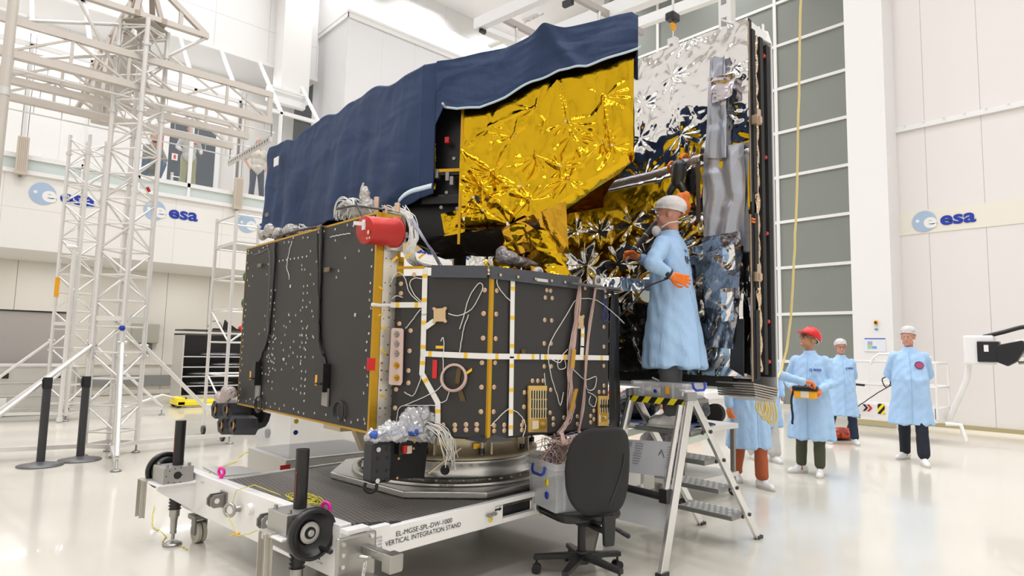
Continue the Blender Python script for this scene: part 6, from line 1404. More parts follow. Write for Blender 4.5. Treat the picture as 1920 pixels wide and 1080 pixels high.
# backrest: rounded tall shape, slightly curved
def backpt(u, v, off):
    z = .44+v*.535; hw = .165+.075*math.sin(PI*min(1, .12+v*.75))-.0*v; x = u*hw
    return cz-cf*(.235+.03*v-.045*(u*u)-.03*math.sin(PI*v)+off)+cs_*x+up*z
def outline(k):
    a = 2*PI*k/64; e = .45; return math.copysign(abs(math.cos(a))**e, math.cos(a)), .5+.5*math.copysign(abs(math.sin(a))**e, math.sin(a))
m = MB(); NR = 9
rings = []
for off0, s_ in ((.0, .0), (.0, .5), (.0, .9), (.004, .98), (.018, 1.0), (.034, .98), (.038, .9), (.038, .5), (.038, 0)):
    rings.append([backpt((outline(k)[0])*s_, .5+(outline(k)[1]-.5)*s_, off0-.02) for k in range(64)])
vs = [p for r in rings for p in r]; m.add(vs, [(j*64+i, j*64+(i+1) % 64, (j+1)*64+(i+1) % 64, (j+1)*64+i) for j in range(NR-1) for i in range(64)], True)
bk_ = build('backrest', m, CHAIRF, CH)
m = MB(); m.tube([backpt(.52*math.sin(t_)+.2, .1+.62*t_/1.6, .022) for t_ in np.linspace(0, 1.5, 12)], .004, 6); build('backrest_seam', m, mat('seam_grey', (.035, .034, .033, 1), .6), bk_)
m = MB(); b0 = cz-cf*.28; m.prism([b0-cs_*.035+up*.27, b0+cs_*.035+up*.27, b0+cs_*.045+up*.45, b0-cs_*.045+up*.45], -cf*.035); m.obox(cz-cf*.17+up*.345, cf, cs_, up, .26, .05, .025); build('back_bracket', m, BLACKP, CH, bevel=.008)
m = MB(); m.caps(cz+cs_*.10-cf*.12+up*.35, cz+cs_*.17-cf*.18+up*.31, .010, .014); m.cut(); m.caps(cz+cs_*.12-cf*.05+up*.345, cz+cs_*.25-cf*.16+up*.265, .009, .016); build('lever', m, BLACKP, CH)
# clear storage box on the seat
SB0 = sc_+cf*.05-cs_*.10+up*.431
bx = thing('storage_box', 'clear plastic storage box with blue handle standing on the office chair', 'box', SB0)
def tub(par, c, u, v, L, W, H, tpr, handle, mt=CLEARW, lip=.02):
    c = Vector(c); u = Vector(u).normalized(); v = Vector(v).normalized(); w = V(0, 0, 1)
    def cor(s, z, ex=0): return [c+u*(a*(L/2*s+ex))+v*(b_*(W/2*s+ex))+w*z for a, b_ in ((-1, -1), (1, -1), (1, 1), (-1, 1))]
    m = MB(); lo, hi = cor(1-tpr, 0), cor(1, H); m.add(lo+hi, [(3, 2, 1, 0)]+[(i, (i+1) % 4, 4+(i+1) % 4, 4+i) for i in range(4)]); build('tub', m, mt, par, solid=.004)
    m = MB(); a, b_ = cor(1, H-.035, lip), cor(1, H, lip)
    m.add(a+b_+cor(1, H)+cor(1, H-.035), [(i, (i+1) % 4, 4+(i+1) % 4, 4+i) for i in range(4)]+[(4+i, 4+(i+1) % 4, 8+(i+1) % 4, 8+i) for i in range(4)]+[(i, 12+i, 12+(i+1) % 4, (i+1) % 4) for i in range(4)]); build('rim', m, mt, par)
    m = MB()
    for ex in (-.28, .28): m.cut(); q = c+v*(-W/2*(1-tpr*.3)-.006)+u*(L*ex); m.obox(q+w*(H*.47), u, v, w, .012, .012, H*.85)
    build('rib', m, mt, par)
    for sg in handle:
        q = c+sg[0]*(L/2+.022 if abs(sg[0].dot(u)) > .5 else W/2+.022)+w*(H*.80); t_ = w.cross(sg[0]); m = MB(); m.tube([q+t_*.08+w*.03, q+t_*.075-w*.01+sg[0]*.008, q+t_*.05-w*.026+sg[0]*.012, q-t_*.05-w*.026+sg[0]*.012, q-t_*.075-w*.01+sg[0]*.008, q-t_*.08+w*.03], .009, 8); build('handle', m, BLUEP, par)
bu = (-cs_*.75+cf*.62).normalized(); bu = V(-cs_.x, -cs_.y, 0).normalized()
tub(bx, SB0, cs_, cf, .30, .36, .30, .07, [(-cs_,)])
for z, mt in ((.17, YELLOW), (.09, ESAB)):
    m = MB(); m.lathe([(0, 0), (.024, 0), (.024, .002), (0, .002)], SB0-cs_*(.150+.0)+cf*(-.07)+up*z, -cs_, 20); build('round_sticker', m, mt, bx)
# tangle of pinkish harness wires dropping from the spacecraft into the box
m = MB(); r8 = random.Random(8); c0 = SB0+up*.30+cf*.02
for k in range(70):
    p = c0+V(r8.gauss(0, .07), r8.gauss(0, .06), r8.uniform(-.10, .02)); q = c0+V(r8.gauss(0, .09), r8.gauss(0, .08), r8.uniform(.03, .17)); e_ = c0+V(r8.gauss(0, .09), r8.gauss(0, .08), r8.uniform(-.1, .05)); m.tube(wob([p, q, (q+e_)/2+V(r8.gauss(0, .05), r8.gauss(0, .05), .04), e_], 12, .002, k), .0022, 4)
for k in range(26):
    a = f2(1047+r8.gauss(0, 2), 811, .03); m.tube(wob([a, a+V(-.03, -.05, -.07), c0+V(r8.gauss(0, .08), r8.gauss(0, .05), .13), c0+V(r8.gauss(0, .08), r8.gauss(0, .05), -.05)], 14, .002, 100+k), .0024, 4)
for k in range(12):
    a = f2(1081+r8.gauss(0, 1.5), 808, .03); m.tube(wob([a, a+V(-.02, -.05, -.06), c0+V(.08+r8.gauss(0, .04), .02, .10), c0+V(.06, r8.gauss(0, .05), -.05)], 14, .002, 140+k), .0024, 4)
o = build('harness_tangle', m, WIREP); tag(o, 'tangle of fine pinkish wires spilling out of the clear box', 'wires', kind='stuff')
m = MB(); m.tube(wob([c0+V(-.12, -.02, -.02), c0+V(-.05, .0, .10), c0+V(.05, .03, .13), c0+V(.12, .03, .05)], 20, .002, 2), .006, 6); m.tube(wob([c0+V(.0, -.04, .14), c0+V(.08, -.05, .17), c0+V(.16, .0, .10)], 16, .002, 3), .005, 6); o = build('blue_cable', m, BLUEP); tag(o, 'dark blue cable lying over the wire tangle in the clear box', 'cable')
m = MB(); m.ell(c0+V(.05, -.02, -.02), (.08, .06, .05), 14); o = fuse('crumpled_foil', m, SILVM, None, .012, 1, fn=lambda c, n: c+n*.03*fold3(c, 18, 7)); tag(o, 'crumpled silver foil in the clear box under the wire tangle', 'foil')
# ================================================================== folding step ladder
LD = thing('step_ladder', 'silver aluminium step ladder with tread plates under the technician', 'ladder', (4.2, 2.7, 0))
ya, yb = 2.45, 2.95; ax_, az = 3.965, 1.15
def fpos(y, z): x0 = 3.62 if y < 2.7 else 3.55; return V(x0+(ax_-x0)*z/az, y, z)
def rpos(y, z): return V(4.94+(ax_+.03-4.94)*z/(az-.03), y, z)
for y in (ya, yb):
    m = MB(); m.bar(fpos(y, 0), fpos(y, az), .075, .03, (0, 1, 0)); build('front_stile', m, ALU, LD, bevel=.004)
    m = MB(); m.bar(rpos(y, 0.02), rpos(y, az-.03), .06, .03, (0, 1, 0)); build('rear_stile', m, ALU, LD, bevel=.004)
    m = MB(); q = rpos(y, 0); m.obox(q+V(0, 0, .012), (1, 0, 0), (0, 1, 0), (0, 0, 1), .07, .045, .024); m.cut(); q = fpos(y, 0); m.obox(q+V(0, 0, .012), (1, 0, 0), (0, 1, 0), (0, 0, 1), .09, .05, .024); build('rubber_foot', m, BLACKP, LD)
    m = MB(); m.bar(fpos(y, .83)+V(.01, 0, 0), rpos(y, .86), .012, .045, (0, 0, 1)); build('spreader_brace', m, mat('pale_green_brace', (.60, .66, .58, 1), .4, .4), LD)
    m = MB(); q = fpos(y, az); m.obox(q+V(0, 0, -.01), (1, 0, 0), (0, 1, 0), (0, 0, 1), .12, .04, .06); build('hinge_cap', m, mat('grey_hinge', (.35, .35, .34, 1), .4, .4), LD, bevel=.008)
HOLE = mat('tread_holes', (.78, .77, .74, 1), .4, .5)
def tread(z, dz=.035):
    a, b_ = rpos(ya, z), rpos(yb, z); m = MB(); m.box(a.x-.20, a.x+.04, ya+.012, yb-.012, z-dz, z); tr = build('tread', m, mat('tread_frame', (.30, .30, .29, 1), .4, .6), LD, bevel=.004)
    h_ = MB()
    for i in range(5):
        for j in range(9):
            cx = a.x-.175+.047*i; cy = ya+.045+.05*j+(.025 if i % 2 else 0)
            if cy < yb-.04: h_.prism([(cx-.018, cy, z+.001), (cx, cy-.017, z+.001), (cx+.018, cy, z+.001), (cx, cy+.017, z+.001)], (0, 0, .002))
    build('tread_grip', h_, HOLE, tr)
    m = MB()
    for y in (ya-.018, yb+.018):
        for dx in (-.09, .02): m.cut(); m.cyl((a.x+dx, y-.006, z-.012), (a.x+dx, y+.006, z-.012), .014, n=10)
    build('tread_bolt', m, BLACKP, tr)
for z in (.225, .45, .675, .895): tread(z)
m = MB(); a = fpos(ya, 1.13); m.box(a.x-.035, a.x+.28, ya+.02, yb-.02, 1.085, 1.115); build('top_tray', m, STEELD, LD)
m = MB(); m.box(a.x-.045, a.x-.035, ya+.02, yb-.02, 1.075, 1.12); build('hazard_edge', m, HAZARD, LD, 'black and yellow striped edge')
m = MB(); p0, p1 = fpos(ya, .83), fpos(ya, .60); m.prism([fpos(ya+.015, .60)+V(-.01, 0, 0), fpos(yb-.015, .58)+V(-.01, 0, 0), fpos(yb-.015, .80)+V(-.01, 0, 0), fpos(ya+.015, .83)+V(-.01, 0, 0)], (.012, 0, 0)); ip = build('instruction_panel', m, mat('grey_plastic_panel', (.50, .51, .53, 1), .35), LD)
def iq(y, z): q = fpos(y, z); return V(q.x-.016, y, z)
m = MB(); r7 = random.Random(5)
for k in range(9):
    for (y0, w_) in ((2.74, .075), (2.50, .06)): q = iq(y0+w_/2, .79-.017*k); m.obox(q, (1, 0, .3), (0, 1, 0), (0, 0, 1), .001, w_*r7.uniform(.6, 1), .004)
for k in range(3): q = iq(2.87, .79-.012*k); m.obox(q, (1, 0, .3), (0, 1, 0), (0, 0, 1), .001, .06, .004)
build('fine_print', m, mat('grey_print', (.18, .18, .19, 1), .6), ip)
m = MB(); m.torus(iq(2.905, .70), (1, 0, -.3), .014, .004, 14, 5); m.cut(); m.torus(iq(2.875, .70), (1, 0, -.3), .013, .004, 14, 5, .5, 5.5); build('round_mark', m, INK, ip)
m = MB(); q = iq(2.60, .72); m.tube([q+V(0, .05, -.05), q+V(0, .02, .0), q+V(0, -.01, .05), q+V(0, -.03, .0), q+V(0, -.02, -.06)], .004, 5); build('pictogram', m, mat('grey_print_dark', (.12, .12, .13, 1), .6), ip)
m = MB(); m.prism([fpos(ya+.015, .27), fpos(yb-.015, .27), fpos(yb-.015, .47), fpos(ya+.015, .45)], (.012, 0, 0)); build('lower_panel', m, mat('frosted_grey_panel', (.62, .63, .64, 1), .3, alpha=.75), LD)
m = MB()
for y in (ya+.035, yb-.035): m.cut(); m.tube([fpos(y, 1.08)+V(-.05, 0, 0), fpos(y, .50)+V(-.06, 0, 0)], .02, 10)
build('handrail_tube', m, ALU, LD)
m = MB(); m.tube([fpos(yb-.03, .50)+V(-.06, 0, 0), fpos(ya+.03, .48)+V(-.06, 0, 0)], .026, 10); m.obox(fpos(ya+.035, .49)+V(-.06, 0, .0), (1, 0, 0), (0, 1, 0), (0, 0, 1), .06, .06, .09); build('rubber_crossbar', m, BLACKP, LD)
# clear crate on the ladder tray
CRT = V(a.x+.11, 2.70, 1.117); cr2 = thing('storage_crate', 'shallow clear plastic crate with blue handles on top of the step ladder', 'crate', CRT)
tub(cr2, CRT, (0, 1, 0), (1, 0, 0), .46, .26, .115, .05, [(V(0, -1, 0),)], CLEAR, .008)
m = MB(); m.box(a.x-.03, a.x-.027, 2.60, 2.63, 1.15, 1.20); build('amber_label', m, ORANGEY, cr2)
m = MB(); m.lathe([(0, 0), (.014, 0), (.014, .002), (0, .002)], (a.x-.028, 2.72, 1.165), (-1, 0, 0), 14); build('blue_sticker', m, ESAB, cr2)
m = MB(); m.ell(CRT+V(.02, .16, .05), (.10, .09, .07), 14); m.ell(CRT+V(.0, .05, .04), (.08, .09, .05), 14); o = fuse('bagged_tools', m, FILM, None, .012, 2); tag(o, 'tools in clear film bags lying in the crate on the ladder', 'bag')
m = MB(); m.tube([CRT+V(-.06, .10, .14), CRT+V(.0, -.14, .045)], .007, 6); o = build('white_rod', m, WHITE2); tag(o, 'thin white rod leaning in the crate on the ladder', 'rod')
# ------------------------------------------------------------------ trolley with black bags at the right end of the stand
TR = thing('tool_trolley', 'low grey trolley with blue cloth behind the step ladder', 'trolley', (5.7, 3.75, 0))
tx0, tx1, ty0, ty1 = 5.25, 6.25, 3.3, 4.3
m = MB(); m.box(tx0, tx1, ty0, ty1, .68, .73); build('top', m, ALUM, TR)
for x in (tx0+.04, tx1-.04):
    for y in (ty0+.04, ty1-.04):
        m = MB(); m.box(x-.02, x+.02, y-.02, y+.02, .1, .68); lg = build('leg', m, STEELD, TR); m = MB(); m.cyl((x-.02, y, .05), (x+.02, y, .05), .05, n=14); build('castor', m, BLACKP, lg)
m = MB(); m.box(tx0, tx1, ty0, ty1, .2, .24); build('lower_shelf', m, ALUM, TR)
Uq = np.linspace(0, 1, 30); P = np.zeros((30, 20, 3))
for i in range(30):
    for j in range(20): v_ = j/19; P[i, j] = (tx0+.02-.02*(v_ > .8), ty0+.02+.96*(ty1-ty0)*i/29, 0); P[i, j, 0] = tx0-.02+min(v_*1.1, 1)*.6; P[i, j, 2] = .745+.01*math.sin(i*.8+j)-(.06 if v_ < .06 else 0)
m = MB(); m.grid(P); o = build('blue_cloth', m, mat('navy_mat', (.03, .05, .12, 1), .7), TR, solid=.004)
BB = mat('black_bag_film', (.012, .012, .014, 1), .28, bump=(16, .9, .04))
for i, (c, r, lb) in enumerate((((5.55, 4.05, .90), (.28, .22, .17), 'glossy black plastic bag on the left of the trolley behind the ladder'), ((5.75, 3.6, .87), (.24, .24, .14), 'glossy black plastic bag on the right of the trolley behind the ladder'))):
    m = MB(); m.ell(c, r, 18); m.ell((c[0]+.08, c[1]-.1, c[2]+.08), (.12, .10, .07), 14); o = fuse('black_bag', m, BB, None, .02, 2, fn=lambda c_, n_: c_+n_*.04*fold3(c_, 5, 5)); tag(o, lb, 'bag')
m = MB(); m.torus((5.6, 3.75, 1.02), (.4, .2, 1), .10, .012, 20, 6, 0, PI*1.4); m.tube(wob([(5.5, 3.9, 1.0), (5.45, 3.7, 1.04), (5.5, 3.5, .98)], 14, 0), .012, 6); o = build('black_hose', m, BLACKP); tag(o, 'loop of black hose lying on the black bags', 'hose')
m = MB(); m.ell((5.45, 3.68, 1.02), (.05, .04, .02), 10); m.ell((5.46, 3.85, 1.03), (.03, .03, .015), 8); o = build('amber_tag', m, ORANGEY); tag(o, 'amber tags on the black bags behind the ladder', 'tag')
m = MB(); m.ell((5.9, 4.0, .25+.2), (.25, .25, .2), 16); o = fuse('grey_bundle', m, FILMG, None, .025, 2); tag(o, 'grey film bundle on the lower shelf of the trolley', 'bundle')
# ------------------------------------------------------------------ film bags and wire bundles on the satellite
def blob(nm, parts_, mt, lab, cat, vox=.012, amp=.012, f=60, seed=0, grp=None):
    m = MB()
    for c, r in parts_: m.ell(c, r, 16)
    ph = seed*1.7
    def fn(c, n): return c+n*1.9*amp*fold3(c, f*.16, seed+50)
    o = fuse(nm, m, mt, None, vox, 2, fn=fn); tag(o, lab, cat, grp); return o
q = lambda x, y, Y: ony(x, y, Y)
blob('film_bag', [(q(742, 809, 3.20), (.13, .06, .055)), (q(778, 792, 3.20), (.10, .065, .085)), (q(798, 812, 3.20), (.09, .06, .055)), (q(708, 818, 3.23), (.07, .05, .035)), (q(800, 778, 3.20), (.05, .05, .05))], FILM, 'clear film bag over blue parts on the near thruster bracket', 'bag', .006, .020, 105)
m = MB(); m.ell(q(702, 816, 3.21), (.032, .03, .026), 12); m.ell(q(776, 806, 3.18), (.060, .035, .038), 12); m.ell(q(740, 812, 3.19), (.035, .02, .02), 12); m.box(q(700, 816, 3.2).x, q(776, 808, 3.2).x, 3.185, 3.20, q(740, 812, 3.2).z-.006, q(740, 812, 3.2).z+.006); o = build('blue_fitting', m, mat('soft_blue_plastic', (.03, .10, .42, 1), .4)); tag(o, 'blue plastic fittings inside the clear film bag', 'fitting')
m = MB()
for k in range(16):
    r = random.Random(k); a_ = q(805+r.uniform(-8, 8), 795+r.uniform(-5, 8), 3.15); b_ = q(845+r.uniform(-22, 12), 830+r.uniform(-10, 15), 3.05); c_ = q(845+r.uniform(-10, 14), 862+r.uniform(-5, 25), 3.1)
    m.tube(wob([a_, (a_+b_)/2+V(0, -.03, .02), b_, c_], 16, .002, k), .003, 4)
o = build('wire_spray', m, WIREW, bus)
onx_ = lambda x, y: onx(x, y, 2.09)
blob('wrapped_connector', [(onx_(505, 432), (.04, .10, .07)), (onx_(520, 438), (.04, .08, .05)), (onx_(545, 432), (.05, .12, .055)), (onx_(492, 440), (.04, .07, .05))], mat('grey_clear_film', (.55, .53, .50, 1), .15, .3, alpha=.9, bump=(30, 1, .04)), 'grey film-wrapped connectors at the far end of the black panel top', 'connector', .012, .010, 70, 1)
p_ = onx_(680, 385); blob('wrapped_connector', [(onx_(672, 400), (.05, .12, .07)), (onx_(690, 395), (.05, .08, .09)), (onx_(684, 372), (.035, .05, .09)), (onx_(680, 358), (.018, .02, .06))], mat('grey_clear_film_b', (.50, .47, .43, 1), .15, .3, alpha=.9, bump=(30, 1, .04)), 'pointed grey film bundle on the panel top behind the red cap', 'connector', .010, .008, 80, 2)
m = MB()
for k in range(40):
    r = random.Random(300+k); c = onx(650+r.gauss(0, 3), 402+r.gauss(0, 3), 2.09+r.uniform(-.03, .05)); R_ = r.uniform(.07, .13)
    m.torus(c+V(0, 0, -.01), V(1, r.gauss(0, .25), r.gauss(0, .25)), R_, .0035, 16, 4, r.uniform(-.3, .3), r.uniform(2.2, 3.6))
for k in range(16):
    r = random.Random(360+k); m.tube(wob([onx(560+r.uniform(-15, 15), 440, 2.1), onx(558+r.uniform(-20, 20), 424+r.uniform(-4, 4), 2.1), onx(580+r.uniform(-12, 10), 437, 2.1)], 12, .003, k), .003, 4)
o = build('white_harness', m, WIREW); tag(o, 'bundle of white wires looped on the top edge of the black panel', 'wires', kind='stuff')
m = MB(); m.tube(wob([onx(520, 443, 2.03), onx(560, 432, 2.03), onx(600, 425, 2.03), onx(625, 428, 2.02)], 16, .002, 1), .010, 6); m.cut(); m.tube(wob([onx(632, 392, 2.03), onx(665, 386, 2.03), onx(700, 390, 2.03), onx(720, 393, 2.03)], 16, .001, 2), .008, 6); m.cut(); m.tube(wob([onx(667, 378, 2.0), onx(672, 392, 2.0), onx(680, 408, 2.0)], 12, .001, 3), .006, 6); o = build('black_tie', m, BLACKP, bus)
m = MB()
for k in range(34):
    r = random.Random(500+k); x0 = 715+r.uniform(0, 45); P_ = [ony(x0, 390+r.uniform(-6, 8), 3.5), ony(765+r.uniform(-6, 8), 405+r.uniform(-6, 6), 3.42), ony(775+r.uniform(-8, 10), 440+r.uniform(-8, 8), 3.36), ony(764+r.uniform(-6, 14), 478+r.uniform(-5, 5), 3.35), ony(780+r.uniform(-5, 15), 496+r.uniform(-3, 3), 3.40), ony(815+r.uniform(-10, 20), 500, 3.5)]; m.tube(wob(P_, 26, .003, k), .0034, 4)
o = build('white_harness', m, WIREW); tag(o, 'cascade of white wires falling beside the red cap', 'wires', kind='stuff')
m = MB()
for k in range(9):
    r = random.Random(560+k); m.tube(wob([ony(770+r.uniform(-6, 6), 410, 3.38), ony(793+r.uniform(-3, 3), 445, 3.35), ony(812+r.uniform(-4, 4), 475, 3.40), ony(826+r.uniform(-3, 3), 498, 3.45)], 18, .001, k), .003, 4)
o = build('grey_blue_harness', m, mat('lilac_wire', (.55, .58, .70, 1), .5), bus)
m = MB()
for x, y in ((790, 480), (740, 486), (765, 480)): m.cut(); c = ony(x, y, 3.3); m.obox(c, (1, 0, .9), (0, 1, 0), (-.9, 0, 1), .05, .004, .014)
build('amber_tape', m, TAPEY, bus)
blob('grey_bag', [(ony(955, 484, 3.1), (.08, .06, .05)), (ony(975, 490, 3.1), (.09, .06, .04)), (ony(1000, 496, 3.1), (.06, .06, .03)), (ony(940, 478, 3.12), (.03, .05, .06))], FILMG, 'dull grey film bag on top of the satellite body, left of a lifting lug', 'bag', .010, .010, 60, 3)
m = MB(); m.ell(ony(1035, 500, 2.98), (.06, .04, .018), 12); m.ell(ony(1050, 508, 2.97), (.05, .03, .012), 12); m.ell(ony(1030, 493, 3.0), (.02, .03, .025), 10); o = build('blue_cable', m, BLUEP); tag(o, 'bright blue cable heap between the two lifting lugs', 'cable')
blob('film_wrap', [(onx(418, 745, 1.9), (.06, .16, .05)), (onx(430, 735, 1.9), (.06, .10, .06))], mat('pinkish_film', (.62, .52, .50, 1), .2, .1, alpha=.85, bump=(24, 1, .04)), 'pinkish clear film wrapped over the far thruster cluster', 'film', .014, .012, 50, 4)
# ================================================================== people
def hand(par, wrist, dirn, palm, side, mt, curl=.5, s=1.0, nm='glove', label=None):
    # five separate fingers, knuckles bent; palm = direction the palm faces; side = +1 thumb towards dirn x palm
    y = Vector(dirn).normalized(); z = -Vector(palm); z = (z-y*z.dot(y)).normalized(); x = y.cross(z)*side; wrist = Vector(wrist)
    def L(a, b_, c): return wrist+(x*a+y*b_+z*c)*s
    m = MB(); m.caps(L(0, -.035, 0), L(0, .01, 0), .027*s, .026*s)
    for a, b_ in ((-.026, .082), (-.009, .088), (.009, .086), (.026, .078)): m.caps(L(a*.6, .012, 0), L(a, b_, 0), .0165*s, .0125*s)
    for a, l0, k in ((-.029, .072, .94), (-.0095, .082, 1), (.0095, .078, 1.04), (.028, .060, 1.12)):
        p = V(a, .082, 0); ang = 0; r = .0098
        for seg in (.45, .30, .25):
            ang += curl*.95*k; q = p+V(a*.12, l0*seg*math.cos(ang), -l0*seg*math.sin(ang)); m.caps(L(*p), L(*q), r*s, r*.92*s, 10); p = q; r *= .93
    p = V(-.024, .022, -.004); t1 = V(-.050, .052, -.016); t2 = V(-.056, .080, -.028-.012*curl); t3 = V(-.050, .100, -.036-.02*curl)
    m.caps(L(*p), L(*t1), .0155*s, .012*s, 10); m.caps(L(*t1), L(*t2), .0112*s, .010*s, 10); m.caps(L(*t2), L(*t3), .010*s, .009*s, 10)
    return fuse(nm, m, mt, par, .0042*s, 2, label)
class Fig:
    def __init__(s, name, label, loc, ang, h, group=None):
        s.loc = Vector(loc); s.k = h/1.75; a = math.radians(ang); s.f = V(math.cos(a), math.sin(a), 0); s.r = V(s.f.y, -s.f.x, 0)
        s.t = thing(name, label, 'person', loc, group)
    def w(s, p): p = Vector(p); return s.loc+(s.r*p.x+s.f*p.y+V(0, 0, p.z))*s.k
    def l(s, P): d = (Vector(P)-s.loc)/s.k; return V(d.dot(s.r), d.dot(s.f), d.z)
    def wd(s, p): p = Vector(p); return s.r*p.x+s.f*p.y+V(0, 0, p.z)
def basis(yaw, pitch):                        # head frame in body-local axes
    return Matrix.Rotation(math.radians(yaw), 3, 'Z')@Matrix.Rotation(math.radians(pitch), 3, 'X')
def figure(name, label, loc, ang, h, skin, arms, legs, head=(0, 0), lean=(0, 0), hips=.93, neck=1.46, group=None, hair=None, net=None, beard=None, glasses=False, hidden_body=False, jaw=1.0):
    F = Fig(name, label, loc, ang, h, group); k = F.k
    px, py = lean
    def sp(z): t_ = (z-hips)/(neck-hips); return V(px*t_, py*t_, 0)
    m = MB(); C = lambda a, b_, r0, r1: m.caps(F.w(a), F.w(b_), r0*k, r1*k)
    m.ell(F.w(V(0, 0, hips)), (.15*k, .13*k, .12*k), 16)
    zc = hips+(neck-hips)*.66; m.ell(F.w(sp(zc)+V(0, 0, zc)), (.135*k, .078*k, .18*k), 16); zw = hips+(neck-hips)*.3; m.ell(F.w(sp(zw)+V(0, 0, zw)), (.13*k, .10*k, .17*k), 16)
    zs = neck-.05
    C(sp(zs)+V(-.13, 0, zs-.03), sp(zs)+V(.13, 0, zs-.03), .048, .048)
    SH = [sp(zs)+V(sg*.165, 0, zs-.025) for sg in (-1, 1)]
    for sg, (el, wr) in zip((0, 1), arms): C(SH[sg], el, .045, .038); C(el, wr, .038, .027); C(wr, Vector(wr)+(Vector(wr)-Vector(el)).normalized()*.05, .026, .024)
    for hp, kn, an in legs: C(hp, kn, .085, .057); C(kn, an, .056, .038); C(an, Vector(an)+V(0, .03, -.035), .034, .026)
    # head on its neck
    hc = sp(neck)+V(0, 0, neck+.18); B = basis(*head)
    hc = hc+B@V(0, .015, 0)
    H = lambda p: F.w(hc+B@Vector(p)); Rw = Matrix((F.r, F.f, V(0, 0, 1))).transposed()@B
    C(sp(neck)+V(0, -.012, neck-.02), hc+B@V(0, -.025, -.06), .054, .05)
    E = lambda p, r, n=16: m.ell(H(p), tuple(q*k for q in r), n, Rw)
    E((0, -.015, .035), (.076, .095, .088), 20); E((0, .022, -.04), (.058*jaw, .066, .080), 18); E((0, .066, -.098), (.026*jaw, .022, .02)); E((0, .074, .022), (.050, .018, .013)); E((.036, .058, -.022), (.024, .022, .024)); E((-.036, .058, -.022), (.024, .022, .024))
    m.caps(H((0, .086, .006)), H((0, .108, -.030)), .0085*k, .0125*k, 10); E((0, .082, -.060), (.022, .012, .006), 10); E((0, .080, -.072), (.019, .012, .006), 10)
    for sg in (-1, 1): E((.076*sg, -.008, -.008), (.011, .021, .031), 12); E((.045*sg, .012, -.07), (.018, .045, .03), 12)
    body = fuse('body', m, skin, F.t, .0078, 3)
    for sg in (-1, 1):
        e = MB(); e.ell(H((.030*sg, .0775, .0015)), tuple(q*k for q in (.0125, .0095, .0085)), 12, Rw); ey = build('eye', e, mat_eye, F.t)
        e = MB(); e.ell(H((.030*sg, .0862, .0015)), tuple(q*k for q in (.0055, .0025, .0058)), 10, Rw); build('iris', e, INK, ey)
        e = MB(); e.caps(H((.014*sg, .088, .019)), H((.046*sg, .078, .022)), .0038*k, .0028*k, 8); build('eyebrow', e, hair or HAIRG, F.t)
    e = MB(); e.ell(H((0, .0905, -.0665)), (.020*k, .0045*k, .0045*k), 10, Rw); build('mouth', e, mat_lip, F.t)
    if hair:
        e = MB(); n = 24; vs = []
        prof = [(a, .0) for a in np.linspace(0, 1, 9)]
        for j in range(10):
            t_ = j/9*1.92
            for i in range(n):
                a = 2*PI*i/n; back = .5-.5*math.sin(a); tt_ = t_*(.62+.42*back); vs.append(H((.081*math.sin(tt_)*math.cos(a), -.016+.101*math.sin(tt_)*math.sin(a), .037+.094*math.cos(tt_))))
        e.add(vs, [(j*n+i, (j+1)*n+i, (j+1)*n+(i+1) % n, j*n+(i+1) % n) for j in range(9) for i in range(n)], True); build('hair', e, hair, F.t)
    if beard:
        e = MB(); e.ell(H((0, .052, -.082)), tuple(q*k for q in (.052, .048, .046)), 16, Rw); e.caps(H((-.025, .088, -.052)), H((.025, .088, -.052)), .007*k); fuse('beard', e, beard, F.t, .008, 2)
    if net:
        e = MB(); n = 40; vs = []; M_ = 12
        for j in range(M_+1):
            t_ = j/M_*1.78
            for i in range(n):
                a = 2*PI*i/n; back = .5-.5*math.sin(a); tt_ = t_*(.74+.36*back); w_ = 1.17+.05*math.sin(7*a+j)*math.sin(t_)*.8+.035*math.sin(13*a+2.0*j); w_ *= (1+.10*math.sin(min(tt_, 1.6))*back) if j < M_-1 else .96
                vs.append(H((.083*w_*math.sin(tt_)*math.cos(a), -.018+.104*w_*math.sin(tt_)*math.sin(a), .04+.096*w_*math.cos(tt_))))
        e.add(vs, [(j*n+i, (j+1)*n+i, (j+1)*n+(i+1) % n, j*n+(i+1) % n) for j in range(M_) for i in range(n)], True); hn = build('hairnet', e, net, F.t)
        e = MB(); e.tube([vs[M_*n+i] for i in list(range(n))+[0]], .005*k, 6); build('hairnet_band', e, NET, hn)
    if glasses is not False:
        e = MB(); z = .004 if glasses == 'on' else .10; y = .094 if glasses == 'on' else .052; tl = 0 if glasses == 'on' else .0
        for sg in (-1, 1):
            e.torus(H((.031*sg, y, z)), Rw@V(0, 1, .9 if z > .05 else .1), .021*k, .0024*k, 16, 5); e.tube([H((.052*sg, y-.004, z+.004)), H((.08*sg, y-.06, z+.006)), H((.082*sg, -.02, z-.0 if z < .05 else z-.06))], .0024*k, 5)
        e.tube([H((-.01, y+.004, z+.004)), H((.01, y+.004, z+.004))], .0024*k, 5); build('glasses', e, mat_frame, F.t)
    F.H = H; F.Rw = Rw; F.SH = SH; F.sp = sp; return F
mat_eye = mat('eye_white', (.75, .72, .68, 1), .25); mat_lip = mat('lips', (.42, .17, .13, 1), .5); mat_frame = mat('spectacle_frame', (.03, .025, .025, 1), .3)
